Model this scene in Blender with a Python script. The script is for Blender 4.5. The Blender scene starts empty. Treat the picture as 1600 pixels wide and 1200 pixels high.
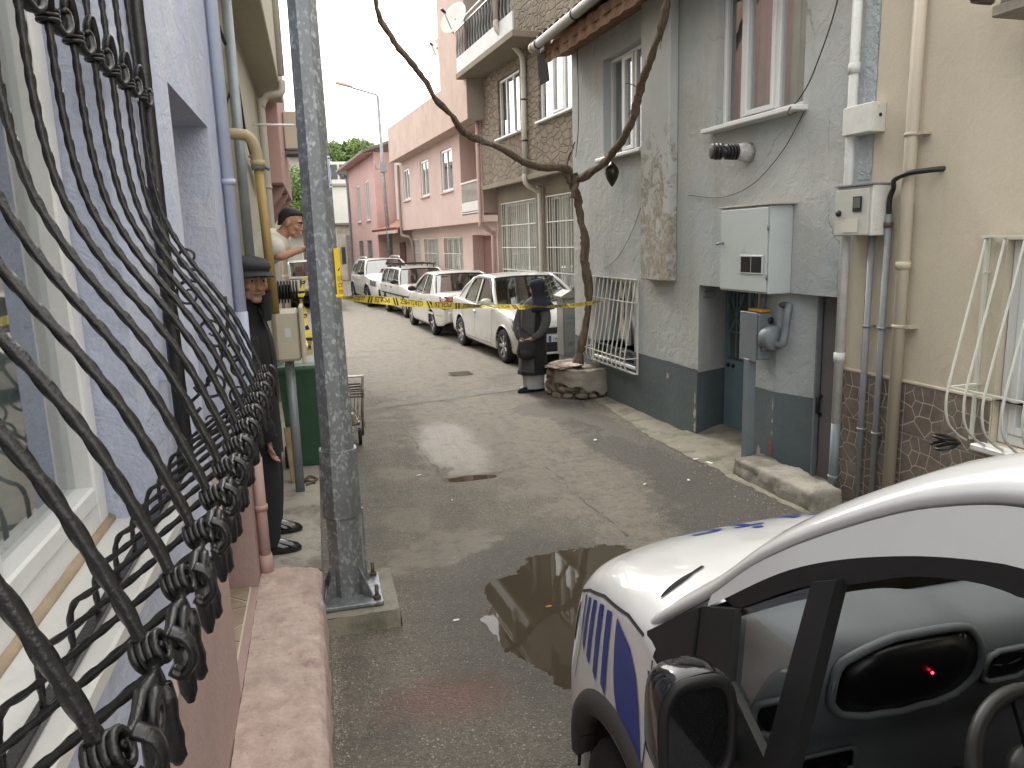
import bpy, bmesh, math, random
from mathutils import Matrix, Vector, noise as mnoise
PI = math.pi
R_ = math.radians
rnd = random.Random(7)
S = bpy.context.scene
COL = S.collection

# ------------------------------------------------------------ camera
cd = bpy.data.cameras.new('camera'); cam = bpy.data.objects.new('camera', cd); COL.objects.link(cam)
cd.sensor_width = 36.0; cd.lens = 1180.0 / 1600.0 * 36.0; cd.clip_start = 0.02; cd.clip_end = 3000
mr = Matrix(((0.9677, 0.0748, -0.2406), (-0.2502, 0.1735, -0.9525), (-0.0295, 0.9820, 0.1867)))
cam.matrix_world = Matrix.Translation((0, 0, 2.1)) @ mr.to_quaternion().to_matrix().to_4x4()
S.camera = cam

# ------------------------------------------------------------ sky, sun, exposure
SUN_EL, SUN_AZ = R_(38), R_(-12)          # hazy sun high over the far end of the street
W = bpy.data.worlds.new('World'); S.world = W; W.use_nodes = True
wn = W.node_tree.nodes; wl = W.node_tree.links
sky = wn.new('ShaderNodeTexSky'); sky.sky_type = 'NISHITA'; sky.sun_disc = False
sky.sun_elevation = SUN_EL; sky.sun_rotation = SUN_AZ; sky.dust_density = 6.0; sky.air_density = 1.0
hs = wn.new('ShaderNodeHueSaturation'); hs.inputs['Saturation'].default_value = 0.10
mx = wn.new('ShaderNodeMix'); mx.data_type = 'RGBA'; mx.inputs['Factor'].default_value = 0.60
mx.inputs[7].default_value = (15.9, 15.5, 14.8, 1)     # even overcast layer
wl.new(sky.outputs[0], hs.inputs['Color']); wl.new(hs.outputs[0], mx.inputs[6])
wl.new(mx.outputs[2], wn['Background'].inputs['Color'])
wn['Background'].inputs['Strength'].default_value = 0.12
sd = bpy.data.lights.new('sun', 'SUN'); sd.energy = 1.1; sd.angle = R_(14); sd.color = (1.0, 0.93, 0.82)
so = bpy.data.objects.new('sun', sd); COL.objects.link(so)
sv = Vector((math.sin(SUN_AZ) * math.cos(SUN_EL), math.cos(SUN_AZ) * math.cos(SUN_EL), math.sin(SUN_EL)))
so.rotation_euler = sv.to_track_quat('Z', 'Y').to_euler()
so.location = (0, 30, 30)
S.view_settings.view_transform = 'Standard'; S.view_settings.look = 'None'
S.view_settings.exposure = 1.08; S.view_settings.gamma = 1.0; S.view_settings.use_curve_mapping = False
S.render.engine = 'CYCLES'
S.cycles.use_denoising = True
try: S.cycles.denoiser = 'OPENIMAGEDENOISE'
except Exception: pass
S.cycles.max_bounces = 6; S.cycles.diffuse_bounces = 3; S.cycles.glossy_bounces = 3; S.cycles.use_adaptive_sampling = True; S.cycles.adaptive_threshold = 0.02; S.cycles.transparent_max_bounces = 12
S.cycles.sample_clamp_indirect = 6.0
S.cycles.caustics_reflective = False; S.cycles.caustics_refractive = False

# ------------------------------------------------------------ mesh helpers
def V(*a): return Vector(a)
class MB:
    def __init__(s): s.v = []; s.f = []; s.mi = []; s.sm = []
    def add(s, vs, fs, mi=0, smooth=False):
        b = len(s.v); s.v += [tuple(p) for p in vs]
        for f in fs: s.f.append(tuple(b + i for i in f)); s.mi.append(mi); s.sm.append(smooth)
        return s
    def box(s, x0, x1, y0, y1, z0, z1, mi=0, bev=0.0):
        x0, x1 = min(x0, x1), max(x0, x1); y0, y1 = min(y0, y1), max(y0, y1); z0, z1 = min(z0, z1), max(z0, z1)
        c = [(x0 + x1) / 2, (y0 + y1) / 2, (z0 + z1) / 2]; h = [(x1 - x0) / 2, (y1 - y0) / 2, (z1 - z0) / 2]
        return s.obox(c, h, ((1, 0, 0), (0, 1, 0), (0, 0, 1)), mi, bev)
    def obox(s, c, h, ax, mi=0, bev=0.0):
        A = [Vector(a) for a in ax]; c = Vector(c)
        def P(a, b, d): return c + A[0] * a + A[1] * b + A[2] * d
        if bev <= 0 or bev >= min(h):
            vs = [P(h[0] * i, h[1] * j, h[2] * k) for i in (-1, 1) for j in (-1, 1) for k in (-1, 1)]
            return s.add(vs, [(0, 1, 3, 2), (4, 6, 7, 5), (0, 4, 5, 1), (2, 3, 7, 6), (0, 2, 6, 4), (1, 5, 7, 3)], mi)
        vs = []; idx = {}
        for i in (-1, 1):
            for j in (-1, 1):
                for k in (-1, 1):
                    for a in range(3):
                        hh = [h[q] - (0 if q == a else bev) for q in range(3)]
                        idx[(i, j, k, a)] = len(vs); vs.append(P(hh[0] * i, hh[1] * j, hh[2] * k))
        fs = []
        for a in range(3):
            b, d = [(1, 2), (2, 0), (0, 1)][a]
            for sg in (-1, 1):
                q = []
                for (p, r) in ((-1, -1), (1, -1), (1, 1), (-1, 1)):
                    t = [0, 0, 0]; t[a] = sg; t[b] = p; t[d] = r; q.append(idx[(t[0], t[1], t[2], a)])
                fs.append(q if sg > 0 else q[::-1])
            for p in (-1, 1):
                for r in (-1, 1):
                    t0 = [0, 0, 0]; t0[a] = -1; t0[b] = p; t0[d] = r; t1 = list(t0); t1[a] = 1
                    q = [idx[(*t0, b)], idx[(*t1, b)], idx[(*t1, d)], idx[(*t0, d)]]
                    fs.append(q if p * r > 0 else q[::-1])
        for i in (-1, 1):
            for j in (-1, 1):
                for k in (-1, 1):
                    q = [idx[(i, j, k, 0)], idx[(i, j, k, 1)], idx[(i, j, k, 2)]]
                    fs.append(q if i * j * k > 0 else q[::-1])
        return s.add(vs, fs, mi)
    def bar(s, a, b, w, t, mi=0, up=(0, 0, 1), bev=0.0):
        a = Vector(a); b = Vector(b); d = (b - a); L = d.length; d.normalize(); u = Vector(up)
        if abs(d.dot(u)) > .99: u = Vector((1, 0, 0))
        sd = d.cross(u).normalized(); u = sd.cross(d)
        return s.obox((a + b) / 2, (L / 2, w / 2, t / 2), (d, sd, u), mi, bev)
    def tube(s, path, r, n=8, mi=0, cap=True, smooth=True, twist=0.0, off=0.0, flat=1.0, ref=None, alt=1.0):
        P = [Vector(p) for p in path]; m = len(P)
        rr = r if isinstance(r, (list, tuple)) else [r] * m
        T = []
        for i in range(m):
            t = P[min(i + 1, m - 1)] - P[max(i - 1, 0)]
            T.append(t.normalized() if t.length > 1e-9 else Vector((0, 0, 1)))
        u = Vector(ref) if ref else (Vector((0, 0, 1)) if abs(T[0].z) < .9 else Vector((1, 0, 0)))
        vs = []; ang = off; 
        for i in range(m):
            u = (u - T[i] * u.dot(T[i]))
            u = u.normalized() if u.length > 1e-6 else T[i].orthogonal().normalized()
            w = T[i].cross(u)
            if i: ang += twist * (P[i] - P[i - 1]).length
            for k in range(n):
                a = ang + 2 * PI * k / n
                q = rr[i] * (alt if k % 2 else 1.0); vs.append(P[i] + u * (math.cos(a) * q) + w * (math.sin(a) * q * flat))
        fs = []
        for i in range(m - 1):
            for k in range(n):
                a = i * n + k; b = i * n + (k + 1) % n
                fs.append((a, b, b + n, a + n))
        if cap:
            fs.append(tuple(range(n - 1, -1, -1))); fs.append(tuple(range((m - 1) * n, m * n)))
        return s.add(vs, fs, mi, smooth)
    def loft(s, rings, mi=0, smooth=True, cap=True, closed=True):
        n = len(rings[0]); vs = [p for r in rings for p in r]; fs = []
        for i in range(len(rings) - 1):
            for k in range(n if closed else n - 1):
                a = i * n + k; b = i * n + (k + 1) % n
                fs.append((a, b, b + n, a + n))
        if cap and closed:
            fs.append(tuple(range(n - 1, -1, -1))); fs.append(tuple(range((len(rings) - 1) * n, len(rings) * n)))
        return s.add(vs, fs, mi, smooth)
    def lathe(s, prof, o=(0, 0, 0), ax=(0, 0, 1), n=24, mi=0, smooth=True, cap=True):
        ax = Vector(ax).normalized(); u = ax.orthogonal().normalized(); w = ax.cross(u); o = Vector(o)
        rings = [[o + ax * z + u * (r * math.cos(2 * PI * k / n)) + w * (r * math.sin(2 * PI * k / n)) for k in range(n)] for r, z in prof]
        return s.loft(rings, mi, smooth, cap=cap)
    def prism(s, poly, axis, a, b, mi=0):
        # poly: 2-D points; axis 'x': (y,z), 'y': (x,z), 'z': (x,y)
        def P(p, h): return {'x': (h, p[0], p[1]), 'y': (p[0], h, p[1]), 'z': (p[0], p[1], h)}[axis]
        n = len(poly); vs = [P(p, a) for p in poly] + [P(p, b) for p in poly]
        fs = [tuple(range(n)), tuple(range(2 * n - 1, n - 1, -1))]
        fs += [(i, (i + 1) % n, n + (i + 1) % n, n + i) for i in range(n)]
        return s.add(vs, fs, mi)
    def grid(s, fn, nu, nv, mi=0, smooth=True):
        vs = [fn(i / nu, j / nv) for i in range(nu + 1) for j in range(nv + 1)]
        fs = [(i * (nv + 1) + j, (i + 1) * (nv + 1) + j, (i + 1) * (nv + 1) + j + 1, i * (nv + 1) + j + 1) for i in range(nu) for j in range(nv)]
        return s.add(vs, fs, mi, smooth)
    def ell(s, c, r, n=16, m=10, mi=0, rot=None):
        c = Vector(c); vs = []; fs = []
        for i in range(m + 1):
            t = PI * i / m
            for k in range(n):
                p = 2 * PI * k / n
                q = Vector((r[0] * math.sin(t) * math.cos(p), r[1] * math.sin(t) * math.sin(p), r[2] * math.cos(t)))
                if rot is not None: q = rot @ q
                vs.append(c + q)
        for i in range(m):
            for k in range(n):
                fs.append((i * n + k, (i + 1) * n + k, (i + 1) * n + (k + 1) % n, i * n + (k + 1) % n))
        return s.add(vs, fs, mi, True)
    def mesh(s, name, mats, off=(0, 0, 0), recalc=True):
        me = bpy.data.meshes.new(name); o = Vector(off)
        me.from_pydata([tuple(Vector(p) - o) for p in s.v], [], s.f)
        for m in (mats if isinstance(mats, (list, tuple)) else [mats]): me.materials.append(m)
        me.polygons.foreach_set('material_index', s.mi); me.polygons.foreach_set('use_smooth', s.sm)
        if recalc:
            bm = bmesh.new(); bm.from_mesh(me); bmesh.ops.remove_doubles(bm, verts=bm.verts, dist=1e-6)
            bmesh.ops.recalc_face_normals(bm, faces=bm.faces); bm.to_mesh(me); bm.free()
        me.update(); return me
    def build(s, name, mats, parent=None, recalc=True, sharp=None):
        off = OFF.get(parent.name, (0, 0, 0)) if parent else (0, 0, 0)
        me = s.mesh(name, mats, off, recalc)
        if sharp:
            try: me.set_sharp_from_angle(angle=R_(sharp))
            except Exception: pass
        o = bpy.data.objects.new(name, me); COL.objects.link(o)
        if parent:
            o.parent = parent; OFF[o.name] = off
        return o
OFF = {}
class Frame:
    """a facade's own axes: u along the wall, o out of it, z up"""
    def __init__(s, p0, d):
        s.p0 = Vector(p0); s.d = Vector(d).normalized(); s.ang = math.atan2(s.d.y, s.d.x)
        s.nrm = Vector((-s.d.y, s.d.x, 0))
    def P(s, u, o, z): return s.p0 + s.d * u + s.nrm * o + Vector((0, 0, z))
WORLD = Frame((0, 0, 0), (1, 0, 0))
def tag(o, label=None, cat=None, group=None, kind=None):
    if label: o['label'] = label
    if cat: o['category'] = cat
    if group: o['group'] = group
    if kind: o['kind'] = kind
    return o
def thing(name, label, cat, fr=WORLD, off=(0, 0, 0), group=None):
    o = bpy.data.objects.new(name, None); COL.objects.link(o); o.empty_display_size = .1
    o.location = fr.P(*off); o.rotation_euler = (0, 0, fr.ang); OFF[o.name] = tuple(off)
    return tag(o, label, cat, group)
def single(name, mb, mats, label, cat, fr=WORLD, off=(0, 0, 0), group=None, kind=None, sharp=None):
    me = mb.mesh(name, mats, off)
    if sharp:
        try: me.set_sharp_from_angle(angle=R_(sharp))
        except Exception: pass
    o = bpy.data.objects.new(name, me); COL.objects.link(o)
    o.location = fr.P(*off); o.rotation_euler = (0, 0, fr.ang); OFF[o.name] = tuple(off)
    return tag(o, label, cat, group, kind)
def copy_tree(o, parent=None, label=None):
    c = o.copy(); COL.objects.link(c)
    if parent: c.parent = parent
    OFF[c.name] = OFF.get(o.name, (0, 0, 0))
    if label: c['label'] = label
    for ch in o.children: copy_tree(ch, c)
    return c
def spline(pts, n=10):
    P = [Vector(p) for p in pts]; out = []
    for i in range(len(P) - 1):
        p0 = P[max(i - 1, 0)]; p1 = P[i]; p2 = P[i + 1]; p3 = P[min(i + 2, len(P) - 1)]
        for k in range(n):
            t = k / n
            out.append(0.5 * ((2 * p1) + (p2 - p0) * t + (2 * p0 - 5 * p1 + 4 * p2 - p3) * t * t + (3 * p1 - p0 - 3 * p2 + p3) * t ** 3))
    out.append(P[-1]); return out
def lerp(a, b, t): return a + (b - a) * t
def interp(x, pts):
    if x <= pts[0][0]: return pts[0][1]
    for (a, va), (b, vb) in zip(pts, pts[1:]):
        if x <= b: return va + (vb - va) * (x - a) / (b - a)
    return pts[-1][1]
def sinterp(x, pts):
    # smooth (monotone-ish cosine-free hermite) interpolation through key points
    if x <= pts[0][0]: return pts[0][1]
    if x >= pts[-1][0]: return pts[-1][1]
    n = len(pts)
    for i in range(n - 1):
        if x <= pts[i + 1][0]:
            x0, y0 = pts[i]; x1, y1 = pts[i + 1]; h = x1 - x0
            def sl(j):
                if j <= 0 or j >= n - 1: 
                    k = 0 if j <= 0 else n - 2
                    return (pts[k + 1][1] - pts[k][1]) / (pts[k + 1][0] - pts[k][0])
                a = (pts[j][1] - pts[j - 1][1]) / (pts[j][0] - pts[j - 1][0]); b = (pts[j + 1][1] - pts[j][1]) / (pts[j + 1][0] - pts[j][0])
                return 0 if a * b <= 0 else 2 * a * b / (a + b)
            t = (x - x0) / h; m0 = sl(i) * h; m1 = sl(i + 1) * h
            return (2 * t ** 3 - 3 * t * t + 1) * y0 + (t ** 3 - 2 * t * t + t) * m0 + (-2 * t ** 3 + 3 * t * t) * y1 + (t ** 3 - t * t) * m1
def text_mesh(txt, size=1.0, ext=0.0):
    """outline of a word as (verts, faces), baseline at 0, made with the built-in typeface"""
    c = bpy.data.curves.new('t', 'FONT'); c.body = txt; c.size = size; c.extrude = ext; c.resolution_u = 3
    o = bpy.data.objects.new('t', c); COL.objects.link(o)
    dg = bpy.context.evaluated_depsgraph_get(); me = bpy.data.meshes.new_from_object(o.evaluated_get(dg))
    vs = [v.co.copy() for v in me.vertices]; fs = [tuple(p.vertices) for p in me.polygons]
    bpy.data.objects.remove(o); bpy.data.curves.remove(c); bpy.data.meshes.remove(me)
    return vs, fs

# ------------------------------------------------------------ materials
class NT:
    def __init__(s, name):
        s.m = bpy.data.materials.new(name); s.m.use_nodes = True; s.n = s.m.node_tree.nodes; s.l = s.m.node_tree.links
        s.b = s.n['Principled BSDF']; s.pos = None
    def node(s, t, **kw):
        n = s.n.new(t)
        for k, v in kw.items(): setattr(n, k, v)
        return n
    def inp(s, sock, v):
        if hasattr(v, 'is_output') or isinstance(v, bpy.types.NodeSocket): s.l.new(v, sock)
        elif isinstance(v, (tuple, list)) and len(v) == 3 and sock.type == 'RGBA': sock.default_value = (*v, 1)
        else: sock.default_value = v
    def P(s):
        if s.pos is None: s.pos = s.node('ShaderNodeNewGeometry').outputs['Position']
        return s.pos
    def vscale(s, v, sc):
        n = s.node('ShaderNodeVectorMath', operation='MULTIPLY'); s.inp(n.inputs[0], v); n.inputs[1].default_value = sc; return n.outputs[0]
    def noise(s, scale, detail=5, rough=.6, vec=None, dist=0.0):
        n = s.node('ShaderNodeTexNoise'); s.inp(n.inputs['Vector'], vec or s.P()); n.inputs['Scale'].default_value = scale
        n.inputs['Detail'].default_value = detail; n.inputs['Roughness'].default_value = rough; n.inputs['Distortion'].default_value = dist
        return n.outputs['Fac']
    def voro(s, scale, feat='F1', vec=None, out='Distance', rand=1.0):
        n = s.node('ShaderNodeTexVoronoi', feature=feat); s.inp(n.inputs['Vector'], vec or s.P()); n.inputs['Scale'].default_value = scale
        n.inputs['Randomness'].default_value = rand
        return n.outputs[out]
    def ramp(s, v, a, b, c=0.0, d=1.0):
        n = s.node('ShaderNodeMapRange'); s.inp(n.inputs[0], v); n.inputs[1].default_value = a; n.inputs[2].default_value = b
        n.inputs[3].default_value = c; n.inputs[4].default_value = d; return n.outputs[0]
    def math(s, op, a, b=0.0, clamp=False):
        n = s.node('ShaderNodeMath', operation=op, use_clamp=clamp); s.inp(n.inputs[0], a); s.inp(n.inputs[1], b); return n.outputs[0]
    def mix(s, f, a, b, mode='MIX'):
        n = s.node('ShaderNodeMix', data_type='RGBA', blend_type=mode); s.inp(n.inputs[0], f); s.inp(n.inputs[6], a); s.inp(n.inputs[7], b); return n.outputs[2]
    def bump(s, h, strength=.3, dist=.01, normal=None):
        n = s.node('ShaderNodeBump'); n.inputs['Strength'].default_value = strength; n.inputs['Distance'].default_value = dist; s.inp(n.inputs['Height'], h); s.lastbump = n
        if normal: s.l.new(normal, n.inputs['Normal'])
        return n.outputs[0]
    def xyz(s, v=None):
        n = s.node('ShaderNodeSeparateXYZ'); s.inp(n.inputs[0], v or s.P()); return n.outputs
    def set(s, **kw):
        for k, v in kw.items(): s.inp(s.b.inputs[{'col': 'Base Color', 'rough': 'Roughness', 'metal': 'Metallic', 'normal': 'Normal', 'spec': 'Specular IOR Level', 'coat': 'Coat Weight', 'trans': 'Transmission Weight', 'alpha': 'Alpha', 'ior': 'IOR'}[k]], v)
        return s
def sc(c, k): return tuple(min(1.0, x * k) for x in c)
def M(name, col, rough=.8, var=.12, vs=2.5, bump=.15, bs=90., metal=0., spec=.5, stain=None, samt=.5, ss=1.2, sthr=.56, coat=0., dist=.004, fine=.06):
    t = NT(name)
    c = t.mix(t.ramp(t.noise(vs, 6), .3, .7), sc(col, 1 - var), sc(col, 1 + var))
    fn = t.noise(bs, 4, .65)
    if fine: c = t.mix(t.ramp(fn, .3, .7), c, t.mix(.5, c, (0, 0, 0)) if False else sc(col, 1 - fine * 3)) if fine > .2 else t.mix(t.math('MULTIPLY', t.ramp(fn, .35, .75), fine * 3), c, sc(col, .55))
    if stain:
        k = t.math('MULTIPLY', t.ramp(t.noise(ss, 8, .7), sthr, sthr + .12), samt)
        c = t.mix(k, c, stain)
    t.set(col=c, rough=rough, metal=metal, spec=spec, coat=coat)
    if bump: t.set(normal=t.bump(fn, bump, dist))
    return t.m
def stucco(name, col, stain, samt=.5, bump=.45, lump=5.0, var=.1, sthr=.55, ss=1.0, streak=True, bs=70., rough=.9, dist=.012, col2=None, crack=False):
    """hand-trowelled painted render: lumps, grain, rain streaks, grime blotches, hairline cracks"""
    t = NT(name)
    c = t.mix(t.ramp(t.noise(1.3, 4, .65), .3, .7), sc(col, 1 - var), sc(col, 1 + var * .8))
    if col2: c = t.mix(t.ramp(t.noise(.55, 5, .6), .42, .58), c, col2)
    k = t.math('MULTIPLY', t.ramp(t.noise(ss, 6, .72, dist=.4), sthr, sthr + .16), samt)
    c = t.mix(k, c, stain)
    if streak:
        v = t.vscale(t.P(), (3.2, 3.2, .22))
        c = t.mix(t.math('MULTIPLY', t.ramp(t.noise(1.5, 6, .6, vec=v), .5, .75), samt * .7), c, stain)
    g = t.noise(bs, 3, .7); l = t.noise(lump, 4, .62, dist=.6)
    if crack:
        ad = t.node('ShaderNodeVectorMath', operation='ADD'); nn = t.node('ShaderNodeTexNoise'); t.l.new(t.P(), nn.inputs['Vector']); nn.inputs['Scale'].default_value = 3.0; nn.inputs['Detail'].default_value = 4
        t.l.new(t.P(), ad.inputs[0]); t.l.new(t.vscale(nn.outputs['Color'], (.35, .35, .35)), ad.inputs[1])
        k = t.math('MULTIPLY', t.ramp(t.voro(.9, 'DISTANCE_TO_EDGE', vec=ad.outputs[0]), .002, .007, 1, 0), t.ramp(t.noise(.8, 3), .5, .58)); c = t.mix(t.math('MULTIPLY', k, .7), c, sc(col, .45))
    c = t.mix(t.math('MULTIPLY', t.ramp(g, .45, .8), .35), c, sc(col, .6))
    h = t.math('ADD', t.math('MULTIPLY', l, 1.0), t.math('MULTIPLY', g, .25))
    t.set(col=c, rough=rough, normal=t.bump(h, bump, dist), spec=.3)
    return t.m
def glass(name, tint=(.9, .95, .95), refl=.10, rough=.03):
    t = NT(name); out = t.n['Material Output']
    tr = t.node('ShaderNodeBsdfTransparent'); tr.inputs[0].default_value = (*tint, 1)
    gl = t.node('ShaderNodeBsdfGlossy'); gl.inputs[0].default_value = (1, 1, 1, 1); gl.inputs['Roughness'].default_value = rough
    lw = t.node('ShaderNodeLayerWeight'); lw.inputs[0].default_value = .45
    f = t.math('ADD', t.math('MULTIPLY', lw.outputs['Facing'], .55), refl, True)
    ms = t.node('ShaderNodeMixShader'); t.l.new(f, ms.inputs[0]); t.l.new(tr.outputs[0], ms.inputs[1]); t.l.new(gl.outputs[0], ms.inputs[2])
    t.l.new(ms.outputs[0], out.inputs['Surface']); t.n.remove(t.b); return t.m
def galvanised(name, base=(.27, .29, .30)):
    t = NT(name); v = t.vscale(t.P(), (1, 1, .55))
    cell = t.voro(75, out='Color', vec=v); cc = t.xyz(cell)[0]
    k = t.math('MULTIPLY', t.ramp(cc, .45, .95), t.ramp(t.noise(24, 4), .42, .56))
    c = t.mix(k, sc(base, .80), sc(base, 1.75)); c = t.mix(t.ramp(t.noise(3, 6), .5, .75), c, sc(base, .6))
    t.set(col=c, metal=.55, rough=t.ramp(cc, 0, 1, .42, .62), normal=t.bump(t.noise(30, 4), .15, .003)); return t.m
WHITE_PVC = M('white_pvc', (.74, .75, .74), .35, .05, 3, .03)
GLASS = glass('window_glass', (.72, .78, .78), .12)
GLASS_DK = glass('car_glass', (.45, .50, .50), .07)
IRON = M('black_iron', (.0075, .0075, .008), .27, .25, 12, .5, 130, .0, .55, dist=.003)
GALV = galvanised('galvanised_steel')
GREYSTEEL = M('grey_painted_steel', (.26, .29, .31), .5, .12, 8, .1, 60, .3, stain=(.2, .12, .07), samt=.4, ss=14, sthr=.62)
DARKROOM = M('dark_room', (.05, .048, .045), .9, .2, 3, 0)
BLACKPL = M('black_plastic', (.012, .012, .013), .45, .15, 9, .06)
RUBBER = M('tyre_rubber', (.013, .013, .013), .8, .2, 20, .3)
CONC = M('concrete', (.33, .31, .27), .9, .2, 2.0, .5, 60, stain=(.13, .12, .09), samt=.8, ss=2.2, sthr=.5, dist=.01)
MOSSC = M('mossy_concrete', (.24, .225, .18), .9, .25, 4, .5, 60, stain=(.095, .10, .055), samt=.7, ss=3.5, sthr=.50, dist=.01)
def flat(name, col, rough=.5, metal=0.): return M(name, col, rough, .05, 5, 0, metal=metal, fine=0)
# ============================================================ ground and road
def blob(t, x, y, cx, cy, rx, ry, ang=0.0):
    dx = t.math('SUBTRACT', x, cx); dy = t.math('SUBTRACT', y, cy)
    c, s_ = math.cos(ang), math.sin(ang)
    a = t.math('ADD', t.math('MULTIPLY', dx, c / rx), t.math('MULTIPLY', dy, s_ / rx))
    b = t.math('ADD', t.math('MULTIPLY', dx, -s_ / ry), t.math('MULTIPLY', dy, c / ry))
    r = t.math('SQRT', t.math('ADD', t.math('MULTIPLY', a, a), t.math('MULTIPLY', b, b)))
    return t.math('SUBTRACT', 1.0, r)
def asphalt():
    t = NT('worn_asphalt'); x, y, z = t.xyz()
    n1 = t.noise(1.7, 6, .68, dist=.3); n2 = t.noise(7, 6, .75)
    # smooth pale worn areas (concrete-coloured wear), ragged by noise
    m = None
    for b in [(1.75, 8.3, 1.15, 2.4, -.05), (2.1, 6.0, .55, 1.5, .1), (1.5, 13, 1.9, 3.2, 0), (.75, 4.95, .34, .32, 0), (.45, 4.75, .25, .12, 0), (.55, 5.6, .2, .3, 0), (.9, 20, 2.5, 6, 0), (3.2, 7.6, .25, 2.2, .2), (1.25, 7.5, .45, 1.0, 0)]:
        v = blob(t, x, y, *b); m = v if m is None else t.math('MAXIMUM', m, v)
    m = t.math('ADD', t.math('MULTIPLY', m, .8), t.math('ADD', t.math('MULTIPLY', t.math('SUBTRACT', n1, .5), 2.6), t.math('MULTIPLY', t.math('SUBTRACT', n2, .5), 1.0)))
    pale = t.ramp(m, -.04, .12)
    # dark, freshly patched coarse band in front of the grey house
    d = None
    for b in [(3.0, 6.9, .42, 2.3, .08), (3.2, 5.0, .8, 1.2, 0), (2.75, 8.9, .5, .5, 0)]:
        v = blob(t, x, y, *b); d = v if d is None else t.math('MAXIMUM', d, v)
    dark = t.ramp(t.math('ADD', d, t.math('MULTIPLY', t.math('SUBTRACT', n2, .5), 1.3)), -.02, .1)
    wet = t.ramp(t.math('ADD', blob(t, x, y, 1.3, 3.9, .9, 1.25, 0), t.math('MULTIPLY', t.math('SUBTRACT', n1, .5), .9)), -.1, .25)
    red = t.ramp(t.math('ADD', blob(t, x, y, .45, 3.19, .36, .22, 0), t.math('MULTIPLY', t.math('SUBTRACT', n2, .5), 1.0)), -.1, .6)
    # aggregate
    cell = t.voro(95, out='Color'); cg = t.xyz(cell)[0]; ce = t.voro(95)
    peb = t.math('MULTIPLY', t.ramp(cg, .50, .85), t.ramp(ce, .5, .25))
    big = t.voro(48, out='Color'); bg = t.xyz(big)[1]; be = t.voro(48)
    bp = t.math('MULTIPLY', t.ramp(bg, .80, .90), t.ramp(be, .36, .26))
    coarse = t.mix(t.ramp(t.noise(30, 6, .7), .3, .7), (.104, .094, .077), (.205, .186, .152))
    coarse = t.mix(peb, coarse, (.36, .335, .285)); coarse = t.mix(t.math('MULTIPLY', bp, .8), coarse, (.50, .47, .40))
    coarse = t.mix(t.ramp(n1, .35, .7), coarse, t.mix(.35, coarse, (.24, .215, .17))); coarse = t.mix(t.math('MULTIPLY', t.ramp(t.noise(2.6, 6, .7), .5, .66), .45), coarse, (.075, .07, .06))
    smooth = t.mix(t.ramp(t.noise(18, 8, .72), .3, .7), (.132, .116, .091), (.200, .177, .140))
    smooth = t.mix(t.math('MULTIPLY', peb, .35), smooth, (.20, .19, .165))
    smooth = t.mix(t.math('MULTIPLY', t.ramp(n2, .50, .62), .7), smooth, (.085, .077, .063))
    c = t.mix(pale, coarse, smooth)
    dk = t.mix(peb, (.085, .079, .07), (.2, .188, .165))
    c = t.mix(t.math('MULTIPLY', dark, .85), c, dk)
    c = t.mix(t.math('MULTIPLY', wet, .55), c, (.055, .05, .042))
    c = t.mix(t.math('MULTIPLY', red, .42), c, (.20, .06, .05))
    tr = t.noise(2.2, 7, .7, vec=t.vscale(t.P(), (2.6, .35, 1)))
    c = t.mix(t.math('MULTIPLY', t.ramp(tr, .50, .68), .5), c, (.10, .092, .078))
    h = t.math('ADD', t.math('SUBTRACT', 1, ce), t.math('MULTIPLY', t.noise(60, 4, .7), 1.2))
    h = t.math('ADD', h, t.math('MULTIPLY', bp, 1.2))
    sheen = t.ramp(t.math('ADD', blob(t, x, y, 1.25, 7.6, .4, 1.3, 0), t.math('MULTIPLY', t.math('SUBTRACT', n1, .5), .8)), 0, .4)
    rough = t.math('SUBTRACT', t.math('SUBTRACT', .75, t.math('MULTIPLY', sheen, .30)), t.math('MULTIPLY', t.math('MAXIMUM', wet, red), .32))
    nb = t.bump(h, .9, .012); t.inp(t.lastbump.inputs['Strength'], t.ramp(pale, 0, 1, .95, .35))
    t.set(col=c, rough=rough, normal=nb, spec=.4)
    return t.m
ASPHALT = asphalt()
def road_h(x, y):
    h = .005 * mnoise.noise((x * 1.3, y * 1.3, 3.1)) + .0045 * mnoise.noise((x * 4.2, y * 4.2, 1.7)) + .0025 * mnoise.noise((x * 13, y * 13, .7)) + .0015 * mnoise.noise((x * 40, y * 40, .2))
    a = -.25; dx, dy = x - 1.46, y - 3.84; u = dx * math.cos(a) + dy * math.sin(a); v = -dx * math.sin(a) + dy * math.cos(a)
    r = (u / .60) ** 2 + (v / .78) ** 2
    if r < 1.7: h -= .020 * max(0, min(1, (1.7 - r) / 1.2))
    for (cx, cy, rx, ry, dp) in [(1.22, 6.47, .26, .08, .020), (1.37, 6.02, .09, .14, .006)]:
        r = ((x - cx) / rx) ** 2 + ((y - cy) / ry) ** 2
        if r < 1.5: h -= dp * min(1, 1.5 - r)
    # an old trench reinstatement: its surface a few millimetres lower
    return h
def lines(spec):
    out = []
    for a, b, st in spec:
        n = max(1, round((b - a) / st)); out += [a + (b - a) * i / n for i in range(n)]
    return out + [spec[-1][1]]
xs = lines([(-2.0, -.2, .3), (-.2, .55, .05), (.55, 2.2, .013), (2.2, 3.7, .05), (3.7, 7.0, .3)]); ys = lines([(-1.5, 2.3, .2), (2.3, 2.9, .05), (2.9, 5.0, .013), (5.0, 6.3, .05), (6.3, 6.65, .013), (6.65, 7.2, .05), (7.2, 12, .12), (12, 70, 1.0)])
mb = MB(); nx, ny = len(xs), len(ys)
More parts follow.
